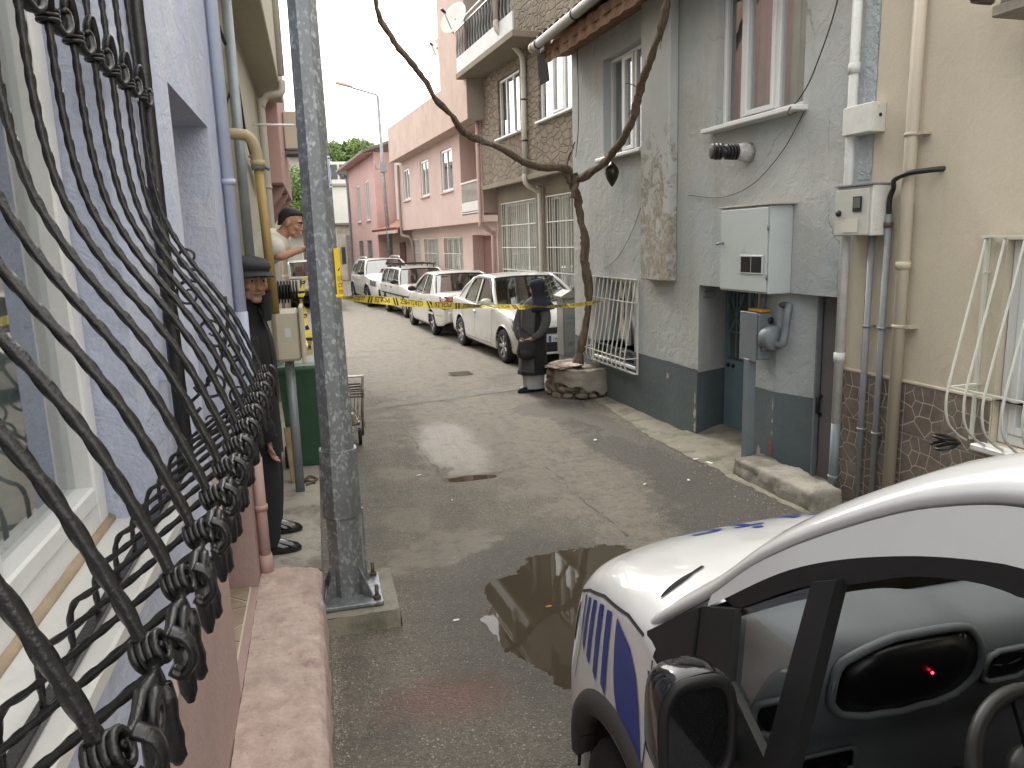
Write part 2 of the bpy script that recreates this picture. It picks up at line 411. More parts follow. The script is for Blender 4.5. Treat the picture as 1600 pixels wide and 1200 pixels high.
mb.add([(x, y, road_h(x, y)) for x in xs for y in ys], [(i * ny + j, (i + 1) * ny + j, (i + 1) * ny + j + 1, i * ny + j + 1) for i in range(nx - 1) for j in range(ny - 1)], 0, True)
road = mb.build('road', ASPHALT, recalc=False); road['kind'] = 'structure'
mb = MB(); mb.add([(-300, -200, -.06), (300, -200, -.06), (300, 600, -.06), (-300, 600, -.06)], [(0, 1, 2, 3)])
g = mb.build('ground', M('packed_earth', (.2, .185, .155), .95, .2, .5, .3, 20), recalc=False); g['kind'] = 'structure'
# water
tw = NT('puddle_water'); tw.set(col=(.050, .041, .028), rough=.02, spec=.5, ior=1.33)
tw.set(normal=tw.bump(tw.noise(6, 2), .02, .01))
WATER = tw.m
def sheet(name, x0, x1, y0, y1, z, m, kind):
    b = MB(); b.add([(x0, y0, z), (x1, y0, z), (x1, y1, z), (x0, y1, z)], [(0, 1, 2, 3)]); o = b.build(name, m, recalc=False); o['kind'] = kind; return o
sheet('puddle', .45, 2.4, 2.6, 5.2, -.0085, WATER, 'structure')
sheet('puddle', .98, 1.46, 6.36, 6.58, -.0085, WATER, 'structure')
# seams of old trench repairs: tar-filled cracks laid on the road as thin ragged ribbons
SEAM = M('tar_seam', (.095, .087, .073), .8, .25, 9, .4, 80)
def seam(pts, w, name='road_seam'):
    w *= .62; P = spline(pts, 26); b = MB(); vs = []
    for i, p in enumerate(P):
        t = (P[min(i + 1, len(P) - 1)] - P[max(i - 1, 0)]).normalized(); n = Vector((-t.y, t.x, 0))
        j = mnoise.noise(p * 4) * .035 + mnoise.noise(p * 14) * .014; ww = w * max(.05, .45 + 1.6 * mnoise.noise(p * 7))
        for sg in (-1, 1):
            q = p + n * (j + sg * ww); vs.append((q.x, q.y, road_h(q.x, q.y) + .004))
    b.add(vs, [(2 * i, 2 * i + 1, 2 * i + 3, 2 * i + 2) for i in range(len(P) - 1)], 0, True)
    o = b.build(name, SEAM, road, recalc=False); return o
seam([(.35, 12.6, 0), (.62, 10.9, 0), (.80, 9.4, 0), (.88, 8.2, 0), (.93, 7.3, 0), (.98, 6.55, 0)], .016)
seam([(.98, 6.55, 0), (1.3, 6.5, 0), (1.6, 6.55, 0), (1.95, 6.66, 0)], .010)
seam([(1.95, 6.66, 0), (1.98, 6.2, 0), (1.96, 5.7, 0), (2.0, 5.2, 0), (2.03, 4.75, 0)], .014)
seam([(.62, 10.05, 0), (1.4, 10.2, 0), (2.2, 10.45, 0), (3.2, 10.75, 0)], .014)
seam([(.75, 9.75, 0), (1.5, 9.85, 0), (2.2, 10.1, 0), (3.0, 10.4, 0)], .008)
seam([(.62, 10.05, 0), (.2, 14, 0), (-.05, 19, 0)], .012)
# trench strip across the street: a fresher, coarser band between its two seams
b = MB(); vs = []
for i in range(41):
    t_ = i / 40; x = lerp(.68, 3.1, t_)
    for k, y in enumerate((9.78 + .62 * t_ ** 1.3, 10.05 + .68 * t_)):
        yy = y + .02 * mnoise.noise((x * 6, y, k)); vs.append((x, yy, road_h(x, yy) + .0035))
b.add(vs, [(2 * i, 2 * i + 1, 2 * i + 3, 2 * i + 2) for i in range(40)], 0, True)
b.build('trench_patch', M('trench_asphalt', (.17, .158, .136), .85, .3, 6, .6, 90, fine=.15), road, recalc=False)
b = MB()   # cast-iron cover set in the road
b.lathe([(.001, .006), (.20, .006), (.21, .002), (.21, -.02)], (2.15, 11.9, .002), n=28)
for k in range(-4, 5): b.box(2.15 - .17, 2.15 + .17, 11.9 + k * .04 - .008, 11.9 + k * .04 + .008, .004, .012)
single('manhole_cover', b, M('rusty_iron', (.12, .095, .07), .8, .3, 12, .3), 'round rusty iron cover set flush in the road before the nearest parked car', 'manhole cover')

# ============================================================ facade helpers
def wall_holes(mb, a0, a1, b0, b1, holes, reveal, P, mi=0, rmi=None):
    A = sorted({a0, a1} | {min(max(h[i], a0), a1) for h in holes for i in (0, 1)}); B = sorted({b0, b1} | {min(max(h[i], b0), b1) for h in holes for i in (2, 3)})
    for i in range(len(A) - 1):
        for j in range(len(B) - 1):
            ca, cb = (A[i] + A[i + 1]) / 2, (B[j] + B[j + 1]) / 2
            if any(h[0] < ca < h[1] and h[2] < cb < h[3] for h in holes): continue
            mb.add([P(A[i], B[j], 0), P(A[i + 1], B[j], 0), P(A[i + 1], B[j + 1], 0), P(A[i], B[j + 1], 0)], [(0, 1, 2, 3)], mi)
    for h in holes:
        r = h[4] if len(h) > 4 else reveal
        q = [(h[0], h[2]), (h[1], h[2]), (h[1], h[3]), (h[0], h[3])]
        for k in range(4):
            p, n = q[k], q[(k + 1) % 4]
            mb.add([P(*p, 0), P(*n, 0), P(*n, r), P(*p, r)], [(0, 1, 2, 3)], mi if rmi is None else rmi)
    return mb
CURTAINS = {}
def curtain_mat(col):
    if col not in CURTAINS: CURTAINS[col] = M('curtain_fabric', col, .9, .1, 4, .1, 60)
    return CURTAINS[col]
def window(parent, P, a0, a1, b0, b1, dep, splits=(), sill=.0, curtain=None, fw=.055, sash=None, sill_mat=None, mat=None, cur_span=None, sill_ext=.05, pane_mat=None):
    """pvc window: frame (the part), panes, sashes, curtain and sill as its own pieces.  P(a, b, depth into the wall)"""
    mat = mat or WHITE_PVC
    def bx(mb, x0, x1, z0, z1, d0, d1, bev=.006):
        p = Vector(P(x0, z0, d0)); ex = Vector(P(x1, z0, d0)) - p; ez = Vector(P(x0, z1, d0)) - p; ed = Vector(P(x0, z0, d1)) - p
        c = p + (ex + ez + ed) / 2; mb.obox(c, (ex.length / 2, ez.length / 2, ed.length / 2), (ex.normalized(), ez.normalized(), ed.normalized()), 0, bev)
    m = MB(); e = .003
    bx(m, a0 + e, a0 + fw, b0 + e, b1 - e, dep, dep + .06); bx(m, a1 - fw, a1 - e, b0 + e, b1 - e, dep, dep + .06)
    bx(m, a0 + fw, a1 - fw, b0 + e, b0 + fw, dep, dep + .06); bx(m, a0 + fw, a1 - fw, b1 - fw, b1 - e, dep, dep + .06)
    for s_ in splits: bx(m, s_ - .03, s_ + .03, b0 + fw, b1 - fw, dep, dep + .06)
    w = m.build('window', mat, parent)
    ed = [a0 + fw] + [q for s_ in splits for q in (s_ - .03, s_ + .03)] + [a1 - fw]
    for i in range(len(splits) + 1):
        x0, x1 = ed[2 * i], ed[2 * i + 1]; z0, z1 = b0 + fw, b1 - fw; in_ = 0
        if sash is None or i in sash:
            s = MB(); k = .05
            bx(s, x0 + .002, x0 + k, z0 + .002, z1 - .002, dep - .012, dep + .05); bx(s, x1 - k, x1 - .002, z0 + .002, z1 - .002, dep - .012, dep + .05)
            bx(s, x0 + k, x1 - k, z0 + .002, z0 + k, dep - .012, dep + .05); bx(s, x0 + k, x1 - k, z1 - k, z1 - .002, dep - .012, dep + .05)
            s.build('sash', mat, w); in_ = k
        g_ = MB(); g_.add([P(x0 + in_, z0 + in_, dep + .03), P(x1 - in_, z0 + in_, dep + .03), P(x1 - in_, z1 - in_, dep + .03), P(x0 + in_, z1 - in_, dep + .03)], [(0, 1, 2, 3)])
        g_.build('pane', pane_mat or GLASS, w, recalc=False)
    if curtain:
        for (c0, c1, col) in (curtain if isinstance(curtain, list) else [(a0, a1, curtain)]):
            c = MB(); n = max(6, int((c1 - c0) / .02))
            c.grid(lambda u, v: P(lerp(c0, c1, u), lerp(b0 + .02, b1, v), dep + .16 + .018 * math.sin(u * (c1 - c0) * 55 + 2 * math.sin(v * 2)) * (1 - .4 * v)), n, 4)
            c.build('curtain', curtain_mat(col), w, recalc=False)
    if sill:
        s = MB(); bx(s, a0 - sill_ext, a1 + sill_ext, b0 - .045, b0 - .003, -sill, dep + .02, .008); s.build('sill', sill_mat or WHITE_PVC, w)
    return w
def pipe(pts, r, n=12): return MB().tube(pts, r, n)
def clamp(mb, c, r, ax=(0, 0, 1), h=.03): mb.lathe([(r, -h / 2), (r * 1.0 + .006, -h / 2), (r + .006, h / 2), (r, h / 2)], c, ax, 16); return mb

# ============================================================ LEFT: blue house
XB = -.46
BLUE = stucco('blue_render', (.46, .50, .62), (.62, .62, .64), .6, .9, 9, .1, .54, 1.3, dist=.016)
PINKP = stucco('pink_plinth_render', (.42, .305, .28), (.31, .225, .205), .35, .6, 14, .1, bs=110)
bh = thing('blue_house', 'pale blue rendered house with pink plinth behind the black window grille', 'house', WORLD, (XB, 4.0, 0))
PL = lambda a, b, d: (XB - d, a, b)
m = MB(); wall_holes(m, -2.5, 4.62, .95, 6.0, [(-.75, 2.05, 1.42, 2.98, .30), (3.05, 4.12, .95, 2.69, .55)], .3, PL)
m.add([(XB, 4.62, .95), (XB - 5, 4.62, .95), (XB - 5, 4.62, 6.0), (XB, 4.62, 6.0)], [(0, 1, 2, 3)])
m.add([(XB, -2.5, .95), (XB - 5, -2.5, .95), (XB - 5, -2.5, 6.0), (XB, -2.5, 6.0)], [(0, 1, 2, 3)])
m.add([(XB - 5, -2.5, .95), (XB - 5, 4.62, .95), (XB - 5, 4.62, 6.0), (XB - 5, -2.5, 6.0)], [(0, 1, 2, 3)])
m.add([(XB, -2.5, 6.0), (XB - 5, -2.5, 6.0), (XB - 5, 4.62, 6.0), (XB, 4.62, 6.0)], [(0, 1, 2, 3)])
m.build('wall', BLUE, bh, recalc=False)
m = MB(); PP = lambda a, b, d: (XB + .028 - d, a, b)
wall_holes(m, -2.5, 4.615, 0, .952, [(3.05, 4.12, .27, .952, .58)], .58, PP)
m.add([(XB + .028, 4.615, 0), (XB - .6, 4.615, 0), (XB - .6, 4.615, .952), (XB + .028, 4.615, .952)], [(0, 1, 2, 3)])
for a, b_ in ((-2.5, 3.05), (4.12, 4.615)): m.add([(XB + .028, a, .952), (XB - .002, a, .952), (XB - .002, b_, .952), (XB + .028, b_, .952)], [(0, 1, 2, 3)])
m.build('plinth', PINKP, bh, recalc=False)
m = MB(); m.box(XB - .60, XB - .545, 3.06, 4.11, .28, 2.6, 0, .01)
d_ = m.build('door', M('dark_door', (.16, .14, .13), .6, .2), bh)
m = MB(); m.tube([(XB - .54, 3.2, 1.2), (XB - .49, 3.2, 1.2), (XB - .49, 3.32, 1.2)], .01, 8); m.build('handle', GREYSTEEL, d_)
window(bh, PL, -.75, 2.05, 1.428, 2.98, .10, (-.1, .68, 1.30), 0, [(-.7, 2.0, (.50, .53, .52))], .075, None)
MARBLE = M('white_marble', (.66, .66, .64), .35, .08, 4, .05, stain=(.52, .50, .46), samt=.6, ss=3, sthr=.5)
m = MB(); m.box(XB - .12, XB + .07, -.8, 2.22, 1.385, 1.425, 0, .006); m.build('window_sill', MARBLE, bh)
m = MB(); m.box(XB + .001, XB + .045, -.8, 2.2, 1.345, 1.384, 0, .004); m.build('sill_moulding', M('cream_mortar', (.50, .47, .39), .8, .1, 6, .2), bh)
m = MB(); P_ = [(XB - .098, lerp(-.6, 2.05, i / 40), 1.428 + .004 * mnoise.noise((i * .7, 0, 0))) for i in range(41)]
m.tube(P_, [.014 + .008 * abs(mnoise.noise((i * .9, 3, 0))) for i in range(41)], 6); m.build('mortar_joint', M('sand_mortar', (.34, .27, .19), .95, .2, 9, .5), bh)
# painted-over fuse box on the far cheek of the doorway
m = MB(); m.box(XB - .50, XB - .30, 4.085, 4.118, 1.75, 2.0, 0, .006); m.box(XB - .47, XB - .33, 4.07, 4.084, 2.02, 2.10, 0, .004)
for k in (0, 1): m.bar((XB - .49 + k * .17, 4.08, 1.78), (XB - .32 - k * .17, 4.08, 1.98), .012, .012)
m.build('fuse_box', BLUE, bh)
# stone tiles on the doorway floor
def clip_poly(poly, px, py, nx, ny):
    out = []
    for i in range(len(poly)):
        a, b_ = poly[i], poly[(i + 1) % len(poly)]
        da = (a[0] - px) * nx + (a[1] - py) * ny; db = (b_[0] - px) * nx + (b_[1] - py) * ny
        if da <= 0: out.append(a)
        if da * db < 0: t = da / (da - db); out.append((a[0] + (b_[0] - a[0]) * t, a[1] + (b_[1] - a[1]) * t))
    return out
def crazy(w, h, n, seed, gap=.006):
    """irregular stones that fill a w x h tile (Voronoi cells shrunk by the joint)"""
    r = random.Random(seed); pts = []
    tries = 0
    while len(pts) < n and tries < 4000:
        tries += 1; p = (r.random() * w, r.random() * h)
        if all((p[0] - q[0]) ** 2 + (p[1] - q[1]) ** 2 > (.62 * math.sqrt(w * h / n)) ** 2 for q in pts): pts.append(p)
    out = []
    for i, p in enumerate(pts):
        poly = [(gap, gap), (w - gap, gap), (w - gap, h - gap), (gap, h - gap)]
        for j, q in enumerate(pts):
            if i == j: continue
            dx, dy = q[0] - p[0], q[1] - p[1]; L = math.hypot(dx, dy)
            poly = clip_poly(poly, (p[0] + q[0]) / 2 - dx / L * gap, (p[1] + q[1]) / 2 - dy / L * gap, dx / L, dy / L)
            if not poly: break
        if poly and len(poly) > 2: out.append(poly)
    return out
GROUT = M('pale_grout', (.62, .56, .47), .9, .1, 8, .2)
TILEST = M('brown_stone_tile', (.20, .165, .14), .6, .35, 6, .4, 50, stain=(.12, .10, .09), samt=.5, ss=9, sthr=.5, dist=.006)
m = MB(); m.box(XB - .55, XB - .01, 3.06, 4.11, .2705, .279); st = m.build('doorstep_tile', GROUT, bh)
TILES2 = M('ochre_stone_tile', (.36, .28, .20), .7, .3, 7, .4, 50)
for poly in crazy(.54, 1.05, 22, 3, .007):
    q = MB(); q.prism([(XB - .55 + a, 3.06 + b_) for a, b_ in poly], 'z', .276, .284); q.build('stone', TILES2, st)
# blue down pipe at the corner, pink lower run
m = pipe([(XB + .035, 4.52, 6.5), (XB + .035, 4.52, .98)], .032); 
for z in (2.46, 4.2): clamp(m, (XB + .035, 4.52, z), .033)
m.tube([(XB + .035, 4.52, 1.75), (XB + .035, 4.52, .98)], .036, 12)
dp = single('down_pipe', m, M('blue_pipe_paint', (.44, .49, .62), .5, .08, 3, .1), 'blue painted down pipe at the far corner of the blue house', 'down pipe', WORLD, (XB + .035, 4.52, .98))
m = pipe([(XB + .062, 4.3, .95), (XB + .062, 4.3, .27)], .03); m.tube([(XB + .062, 4.3, .38), (XB + .062, 4.3, .252)], .037, 12); clamp(m, (XB + .062, 4.3, .66), .031)
m.tube([(XB + .035, 4.36, 1.02), (XB + .05, 4.33, .98), (XB + .062, 4.3, .93)], .03, 12)
single('down_pipe', m, M('pink_pipe_paint', (.46, .31, .28), .5, .08, 3, .1), 'pink painted drain pipe running down to the pink ledge', 'down pipe', WORLD, (XB + .062, 4.3, .25))
# rough pink ledge
def rough_block(x0, x1, y0, y1, z1, r=.06, amp=.012, nn=(10, 60), seed=0):
    b = MB(); prof = []
    W_ = x1 - x0
    # section across x from wall side to street side, rounded at the outer edge
    sec = [(0, z1 + .01), (W_ * .3, z1 + .004), (W_ * .6, z1), (W_ * .8, z1 - .005), (W_ - .03, z1 - .02), (W_ - .008, z1 - .05), (W_, z1 - .10), (W_ + .005, z1 * .4), (W_ + .01, -.05)]
    ss = []
    for i in range(len(sec) - 1):
        for k in range(4): ss.append((lerp(sec[i][0], sec[i + 1][0], k / 4), lerp(sec[i][1], sec[i + 1][1], k / 4)))
    ss.append(sec[-1]); n = len(ss); vs = []; ny_ = nn[1]
    for j in range(ny_ + 1):
        v = j / ny_; y = lerp(y0, y1, v); e = max(0, (y - (y1 - r * 1.6)) / (r * 1.6)); sh = 1 - .5 * e ** 2.2
        for (a, z) in ss:
            p = Vector((x0 + a * (1 - .25 * e * e), y, z * sh if z > 0 else z))
            d = mnoise.noise(p * 5 + Vector((seed, 0, 0))) * amp * 1.6 + mnoise.noise(p * 16) * amp * .7 + mnoise.noise(p * 45) * amp * .35
            vs.append(p + Vector((d * .6, 0, d)))
    b.add(vs, [(j * n + i, j * n + i + 1, (j + 1) * n + i + 1, (j + 1) * n + i) for j in range(ny_) for i in range(n - 1)], 0, True)
    b.add([vs[ny_ * n + i] for i in range(n)] + [(x0, y1, -.05)], [tuple(range(n + 1))])
    return b
tl = NT('pink_lime_paint')
c_ = tl.mix(tl.ramp(tl.noise(9, 8, .75), .35, .65), (.40, .295, .255), (.60, .48, .42)); c_ = tl.mix(tl.math('MULTIPLY', tl.ramp(tl.noise(5, 9, .75), .52, .68), .7), c_, (.36, .29, .25)); c_ = tl.mix(tl.math('MULTIPLY', tl.ramp(tl.noise(3.1, 9, .8), .6, .68), .6), c_, (.22, .12, .13))
c_ = tl.mix(tl.ramp(tl.noise(55, 5), .66, .72), c_, (.16, .13, .11))
tl.set(col=c_, rough=.92, normal=tl.bump(tl.math('ADD', tl.noise(30, 8, .75), tl.math('MULTIPLY', tl.noise(9, 6), 1.5)), .8, .012))
b = rough_block(XB + .029, -.085, 1.2, 4.42, .26, .07, .011, (10, 190))
single('ledge', b, tl.m, 'rough pink painted masonry ledge along the foot of the blue house', 'ledge', WORLD, (-.25, 3, 0))
# concrete footway slab beyond it
b = MB(); n_ = 40
b.grid(lambda u, v: (lerp(XB - .1, -.10, u), lerp(4.44, 9.8, v), .165 + .006 * mnoise.noise((u * 3, v * 30, 0))), 8, n_)
b.grid(lambda u, v: (-.10 + .008 * mnoise.noise((v * 60, u, 2)), lerp(4.44, 9.8, v), .165 * (1 - u) - .06 * u + .004 * mnoise.noise((0, v * 30, 0)) * (1 - u)), 3, 120)
b.grid(lambda u, v: (lerp(XB - .1, -.10, u), 4.44, lerp(-.06, .165, v)), 4, 2)
o = b.build('footway', CONC, recalc=False); o['kind'] = 'structure'

# ------------------------------------------------------------ black wrought-iron window grille
gr = thing('window_grille', 'black twisted wrought iron belly grille over the near window of the blue house', 'window grille', WORLD, (XB, 1.3, 1.40))
YB = [2.36 - .15 * k for k in range(15)]
prof = [(-.437, 3.2), (-.436, 2.95), (-.434, 2.72), (-.430, 2.51), (-.428, 2.39), (-.421, 2.29), (-.405, 2.20), (-.375, 2.125), (-.335, 2.055), (-.285, 1.98), (-.240, 1.90), (-.203, 1.81), (-.181, 1.745), (-.170, 1.685)]
path = spline([(x, 0, z) for x, z in prof], 12)
bar_mb = MB(); bar_mb.tube(path, [.0080] * len(path), 8, smooth=True, twist=2 * PI / .165, ref=(0, 1, 0), alt=.80)
# splayed, flattened tail
bar_mb.tube([(-.168, 0, 1.70), (-.167, 0, 1.68), (-.166, 0, 1.662), (-.165, 0, 1.645), (-.164, 0, 1.632), (-.163, 0, 1.622), (-.163, 0, 1.614)], [.0085, .0105, .0085, .0108, .0088, .0090, .004], 8, flat=.8)
bar_me = bar_mb.mesh('bar', IRON)

def ring_stack(c, ax, r, n=3, rt=.0055, gap=.0085):
    q = MB(); ax = Vector(ax).normalized(); u = ax.orthogonal().normalized(); w = ax.cross(u)
    for k in range(n):
        o_ = Vector(c) + ax * ((k - (n - 1) / 2) * gap)
        lp = [o_ + u * (r * math.cos(2 * PI * i / 14)) + w * (r * math.sin(2 * PI * i / 14)) for i in range(15)]
        q.tube(lp, rt, 6, cap=False)
    return q
def scroll(c, ax1, ax2, r0, r1, turns, a0, rt, n=26, flat=1.0, taper=.6):
    """spiral in the plane of ax1, ax2, from radius r0 at angle a0 inwards to r1"""
    c = Vector(c); e1 = Vector(ax1); e2 = Vector(ax2); P = []
    for i in range(n + 1):
        t = i / n; a = a0 + turns * 2 * PI * t; r = lerp(r0, r1, t ** .8); P.append(c + e1 * (r * math.cos(a)) + e2 * (r * math.sin(a)))
    return P, [rt * lerp(1, taper, i / n) for i in range(n + 1)]
low_mb = ring_stack((-.158, 0, 1.735), (.93, 0, .36), .0138, 4, .0042, .0070)      # wound collar at the belly
low_mb.tube(spline([(-.140, 0, 1.752), (-.126, 0, 1.742), (-.122, 0, 1.722), (-.132, 0, 1.708), (-.142, 0, 1.714)], 5), .0052, 6, flat=1.9)
low_mb.v = [(a - .017, b_, c) for a, b_, c in low_mb.v]; low_me = low_mb.mesh('collar', IRON)
sc_mb = MB()                                                                    # s-scroll between two bars
for kx in (0, 1): P_, r_ = scroll((-.152 + kx * .011, .075, 1.715), (0, 1, 0), (0, 0, 1), .020, .008, 1.2, 1.2, .0058); sc_mb.tube(P_, r_, 6)
sc_mb.tube([(-.148, .075, 1.70), (-.146, .075, 1.67), (-.145, .075, 1.645), (-.144, .075, 1.632)], [.008, .0105, .009, .004], 8, flat=.7)
sc_mb.tube([(-.152, .008, 1.735), (-.150, .04, 1.728), (-.150, .075, 1.737)], .0055, 6)
sc_mb.tube([(-.150, .075, 1.737), (-.150, .11, 1.728), (-.152, .142, 1.735)], .0055, 6)
sc_mb.v = [(a - .017, b_, c) for a, b_, c in sc_mb.v]; sc_me = sc_mb.mesh('scroll', IRON)
top_mb = ring_stack((-.430, 0, 2.52), (0, 0, 1), .0165, 3, .0048, .0085)
P_ = spline([(-.425, -.012, 2.525), (-.415, -.045, 2.548), (-.415, -.068, 2.578), (-.419, -.08, 2.56), (-.421, -.07, 2.535)], 6); top_mb.tube(P_, .0065, 6, flat=1.9)
P_ = spline([(-.428, .012, 2.515), (-.421, .04, 2.500), (-.416, .065, 2.515), (-.418, .07, 2.54), (-.422, .058, 2.545)], 6); top_mb.tube(P_, .0065, 6, flat=1.9)
top_me = top_mb.mesh('collar', IRON)
# stretcher: twisted bar from the bottom rail out to the belly
st_path = spline([(-.437, 0, 1.435), (-.437, 0, 1.50), (-.425, 0, 1.535), (-.395, 0, 1.553), (-.31, 0, 1.615), (-.215, 0, 1.685), (-.175, 0, 1.715)], 10)
st_mb = MB(); st_mb.tube(st_path, .0060, 8, smooth=True, twist=2 * PI / .13, ref=(0, 1, 0), alt=.80); st_me = st_mb.mesh('stretcher', IRON)
def mesh_child(me, parent, loc, name):
    o = bpy.data.objects.new(name, me); COL.objects.link(o); o.parent = parent
    off = Vector(OFF.get(parent.name, (0, 0, 0))); o.location = Vector(loc) - off if parent.type == 'EMPTY' else Vector(loc)
    OFF[o.name] = tuple(off); return o
for i, y in enumerate(YB):
    br = mesh_child(bar_me, gr, (0, y, 0), 'bar')
    mesh_child(low_me, br, (0, 0, 0), 'collar'); mesh_child(top_me, br, (0, 0, 0), 'collar')
    if i: mesh_child(sc_me, br, (0, 0, 0), 'scroll')
    mesh_child(st_me, gr, (0, y - .004, 0), 'stretcher')
m = MB(); m.box(-.452, -.428, .1, 2.46, 1.427, 1.443, 0, .002); m.build('rail', IRON, gr)
m = MB(); pp = [(-.432, 2.455, 1.42 + i * .02) for i in range(92)]; m.tube(pp, [.022 + .0022 * mnoise.noise((i * .9, 0, 0)) for i in range(92)], 6, flat=.62, ref=(1, 0, 0)); m.build('end_post', IRON, gr)
for z in (1.75, 2.52):
    m = MB(); m.box(XB - .10, -.43, 2.33, 2.345, z - .02, z + .02, 0, .003); m.build('bracket', M('pale_iron_paint', (.42, .46, .55), .6, .1, 8, .2), gr)
# end panel of scrolls between the post and the last bar
e1, e2 = (1, 0, 0), (0, 0, 1); yq = 2.43
for (c, r0, r1, tn, a0) in [((-.33, yq, 1.70), .055, .012, 1.1, 3.3), ((-.255, yq, 1.66), .05, .012, -1.1, .2), ((-.315, yq, 1.86), .05, .012, -1.2, 5.0), ((-.265, yq, 1.80), .04, .012, 1.1, 2.0), ((-.37, yq, 1.97), .045, .012, 1.2, 1.0), ((-.36, yq, 2.08), .04, .01, -1.1, 5.2), ((-.245, yq, 1.735), .035, .01, 1.0, 1.5), ((-.35, yq, 1.58), .05, .012, 1.1, 2.0), ((-.27, yq, 1.60), .04, .012, -1.1, 5.0)]:
    P_, r_ = scroll(c, e1, e2, r0, r1, tn, a0, .0052); q = MB(); q.tube(P_, r_, 6); q.build('scroll', IRON, gr)
for pts in [[(-.43, yq, 1.62), (-.36, yq, 1.68), (-.30, yq, 1.77), (-.27, yq, 1.88), (-.27, yq, 1.96)], [(-.43, yq, 1.52), (-.33, yq, 1.545), (-.22, yq, 1.60), (-.16, yq, 1.70)]]:
    q = MB(); q.tube(spline(pts, 8), .0052, 6); q.build('rod', IRON, gr)
# ============================================================ galvanised lamp post in the foreground
px_, py_ = .045, 4.22
pole = thing('lamp_post', 'thick octagonal galvanised steel post on a bolted base plate by the footway', 'lamp post', WORLD, (px_, py_, .06))
m = MB(); 
def octo(r, z, rot=PI / 8, dx=0): return [(px_ + dx + r * math.cos(2 * PI * k / 8 + rot), py_ + r * math.sin(2 * PI * k / 8 + rot), z) for k in range(8)]
m.loft([octo(.104, .12), octo(.098, .66), octo(.096, 1.0), octo(.078, 3.3, dx=-.012), octo(.05, 8.8, dx=-.03)], smooth=False); m.build('shaft', GALV, pole)
m = MB(); m.loft([octo(.112, .60), octo(.114, .602), octo(.111, .985), octo(.105, .987)], smooth=False); m.box(px_ + .105, px_ + .116, py_ - .012, py_ + .012, .2, .62); m.build('sleeve', GALV, pole)
m = MB(); m.box(px_ - .20, px_ + .19, py_ - .20, py_ + .20, .105, .128, 0, .004); m.build('base_plate', GALV, pole)
for k in range(4):
    a = PI / 4 + k * PI / 2; c, s_ = math.cos(a), math.sin(a); q = MB()
    q.prism([(0, 0), (.10, 0), (.0, .17)], 'y', -.005, .005)
    q.v = [(px_ + (.095 + v[0]) * c - v[1] * s_, py_ + (.095 + v[0]) * s_ + v[1] * c, .128 + v[2]) for v in q.v]; q.build('gusset', GALV, pole)
for sx in (-1, 1):
    for sy in (-1, 1):
        q = MB(); q.tube([(px_ + sx * .155, py_ + sy * .16, .128), (px_ + sx * .155, py_ + sy * .16, .21)], .011, 8); q.lathe([(.022, 0), (.022, .018), (.019, .02)], (px_ + sx * .155, py_ + sy * .16, .13), n=6, smooth=False); q.build('anchor_bolt', M('rusty_bolt', (.10, .075, .06), .7, .3, 30, .3) if (sx, sy) == (-1, -1) else bpy.data.materials['rusty_bolt'], pole)
m = MB(); m.grid(lambda u, v: (lerp(px_ - .24, px_ + .27, u) , lerp(py_ - .27, py_ + .30, v), .10 + .006 * mnoise.noise((u * 5, v * 5, 4))), 8, 8)
for (f) in (lambda u, v: (lerp(px_ - .24, px_ + .27, u), py_ - .27 - .015 * v, .10 - .16 * v + .01 * mnoise.noise((u * 8, v, 1))), lambda u, v: (px_ + .27 + .015 * v + .008 * mnoise.noise((u * 8, v, 5)), lerp(py_ - .27, py_ + .30, u), .10 - .16 * v), lambda u, v: (px_ - .24, lerp(py_ - .27, py_ + .30, u), .10 - .16 * v)): m.grid(f, 10, 2)
single('post_footing', m, MOSSC, 'mossy concrete footing under the galvanised post', 'footing', WORLD, (px_, py_, 0))
YELLOW = flat('sign_yellow', (.78, .55, .03), .5); BLACKP = flat('print_black', (.015, .015, .015), .6)
# warning plate, wrapped on the two street-side facets
def pole_pt(a, z, off=.0): 
    r = interp(z, [(.12, .104), (1.0, .096), (3.3, .078), (8.8, .05)]); k = (a - PI / 8) / (PI / 4); f = k - math.floor(k)
    # distance of the octagon edge in this direction
    rr = r * math.cos(PI / 8) / math.cos((f - .5) * PI / 4); dx = interp(z, [(1.0, 0), (3.3, -.012), (8.8, -.03)])
    return Vector((px_ + dx + (rr + off) * math.cos(a), py_ + (rr + off) * math.sin(a), z))
A0, A1 = R_(-46), R_(22)
def plate_pt(u, v, off=0): return pole_pt(lerp(A0, A1, u), lerp(1.83, 2.085, v) + .004 * math.sin(u * 5), .007 + off + .006 * math.sin(PI * u))
q = MB(); q.grid(lambda u, v: plate_pt(u, v), 10, 8); q.grid(lambda u, v: plate_pt(u, v, -.003), 10, 8)
ws = single('warning_sign', q, YELLOW, 'curved yellow hazard plate with black triangle on the galvanised post', 'sign', WORLD, (px_, py_ - .1, 1.83))
def put_on(fn, verts, faces, parent, name, mt, mapper):
    q = MB(); q.add([fn(*mapper(v)) for v in verts], faces); return q.build(name, mt, parent, recalc=False)
for line, v0, hgt in (('DİKKAT', .33, .12), ('ÖLÜM', .19, .12), ('TEHLİKESİ', .05, .12)):
    vs, fs = text_mesh(line); w = max(v.x for v in vs); 
    put_on(lambda u, v: plate_pt(u, v, .0015), vs, fs, ws, 'lettering', BLACKP, lambda v: (.08 + .84 * v.x / w, v0 + hgt * v.y * 1.05))
tri = [(.5, .95), (.12, .52), (.88, .52)]; ti = [(.5, .86), (.25, .56), (.75, .56)]
q = MB(); q.add([plate_pt(*p, .0015) for p in tri + ti], [(0, 1, 4, 3), (1, 2, 5, 4), (2, 0, 3, 5)]); q.build('pictogram', BLACKP, ws, recalc=False)
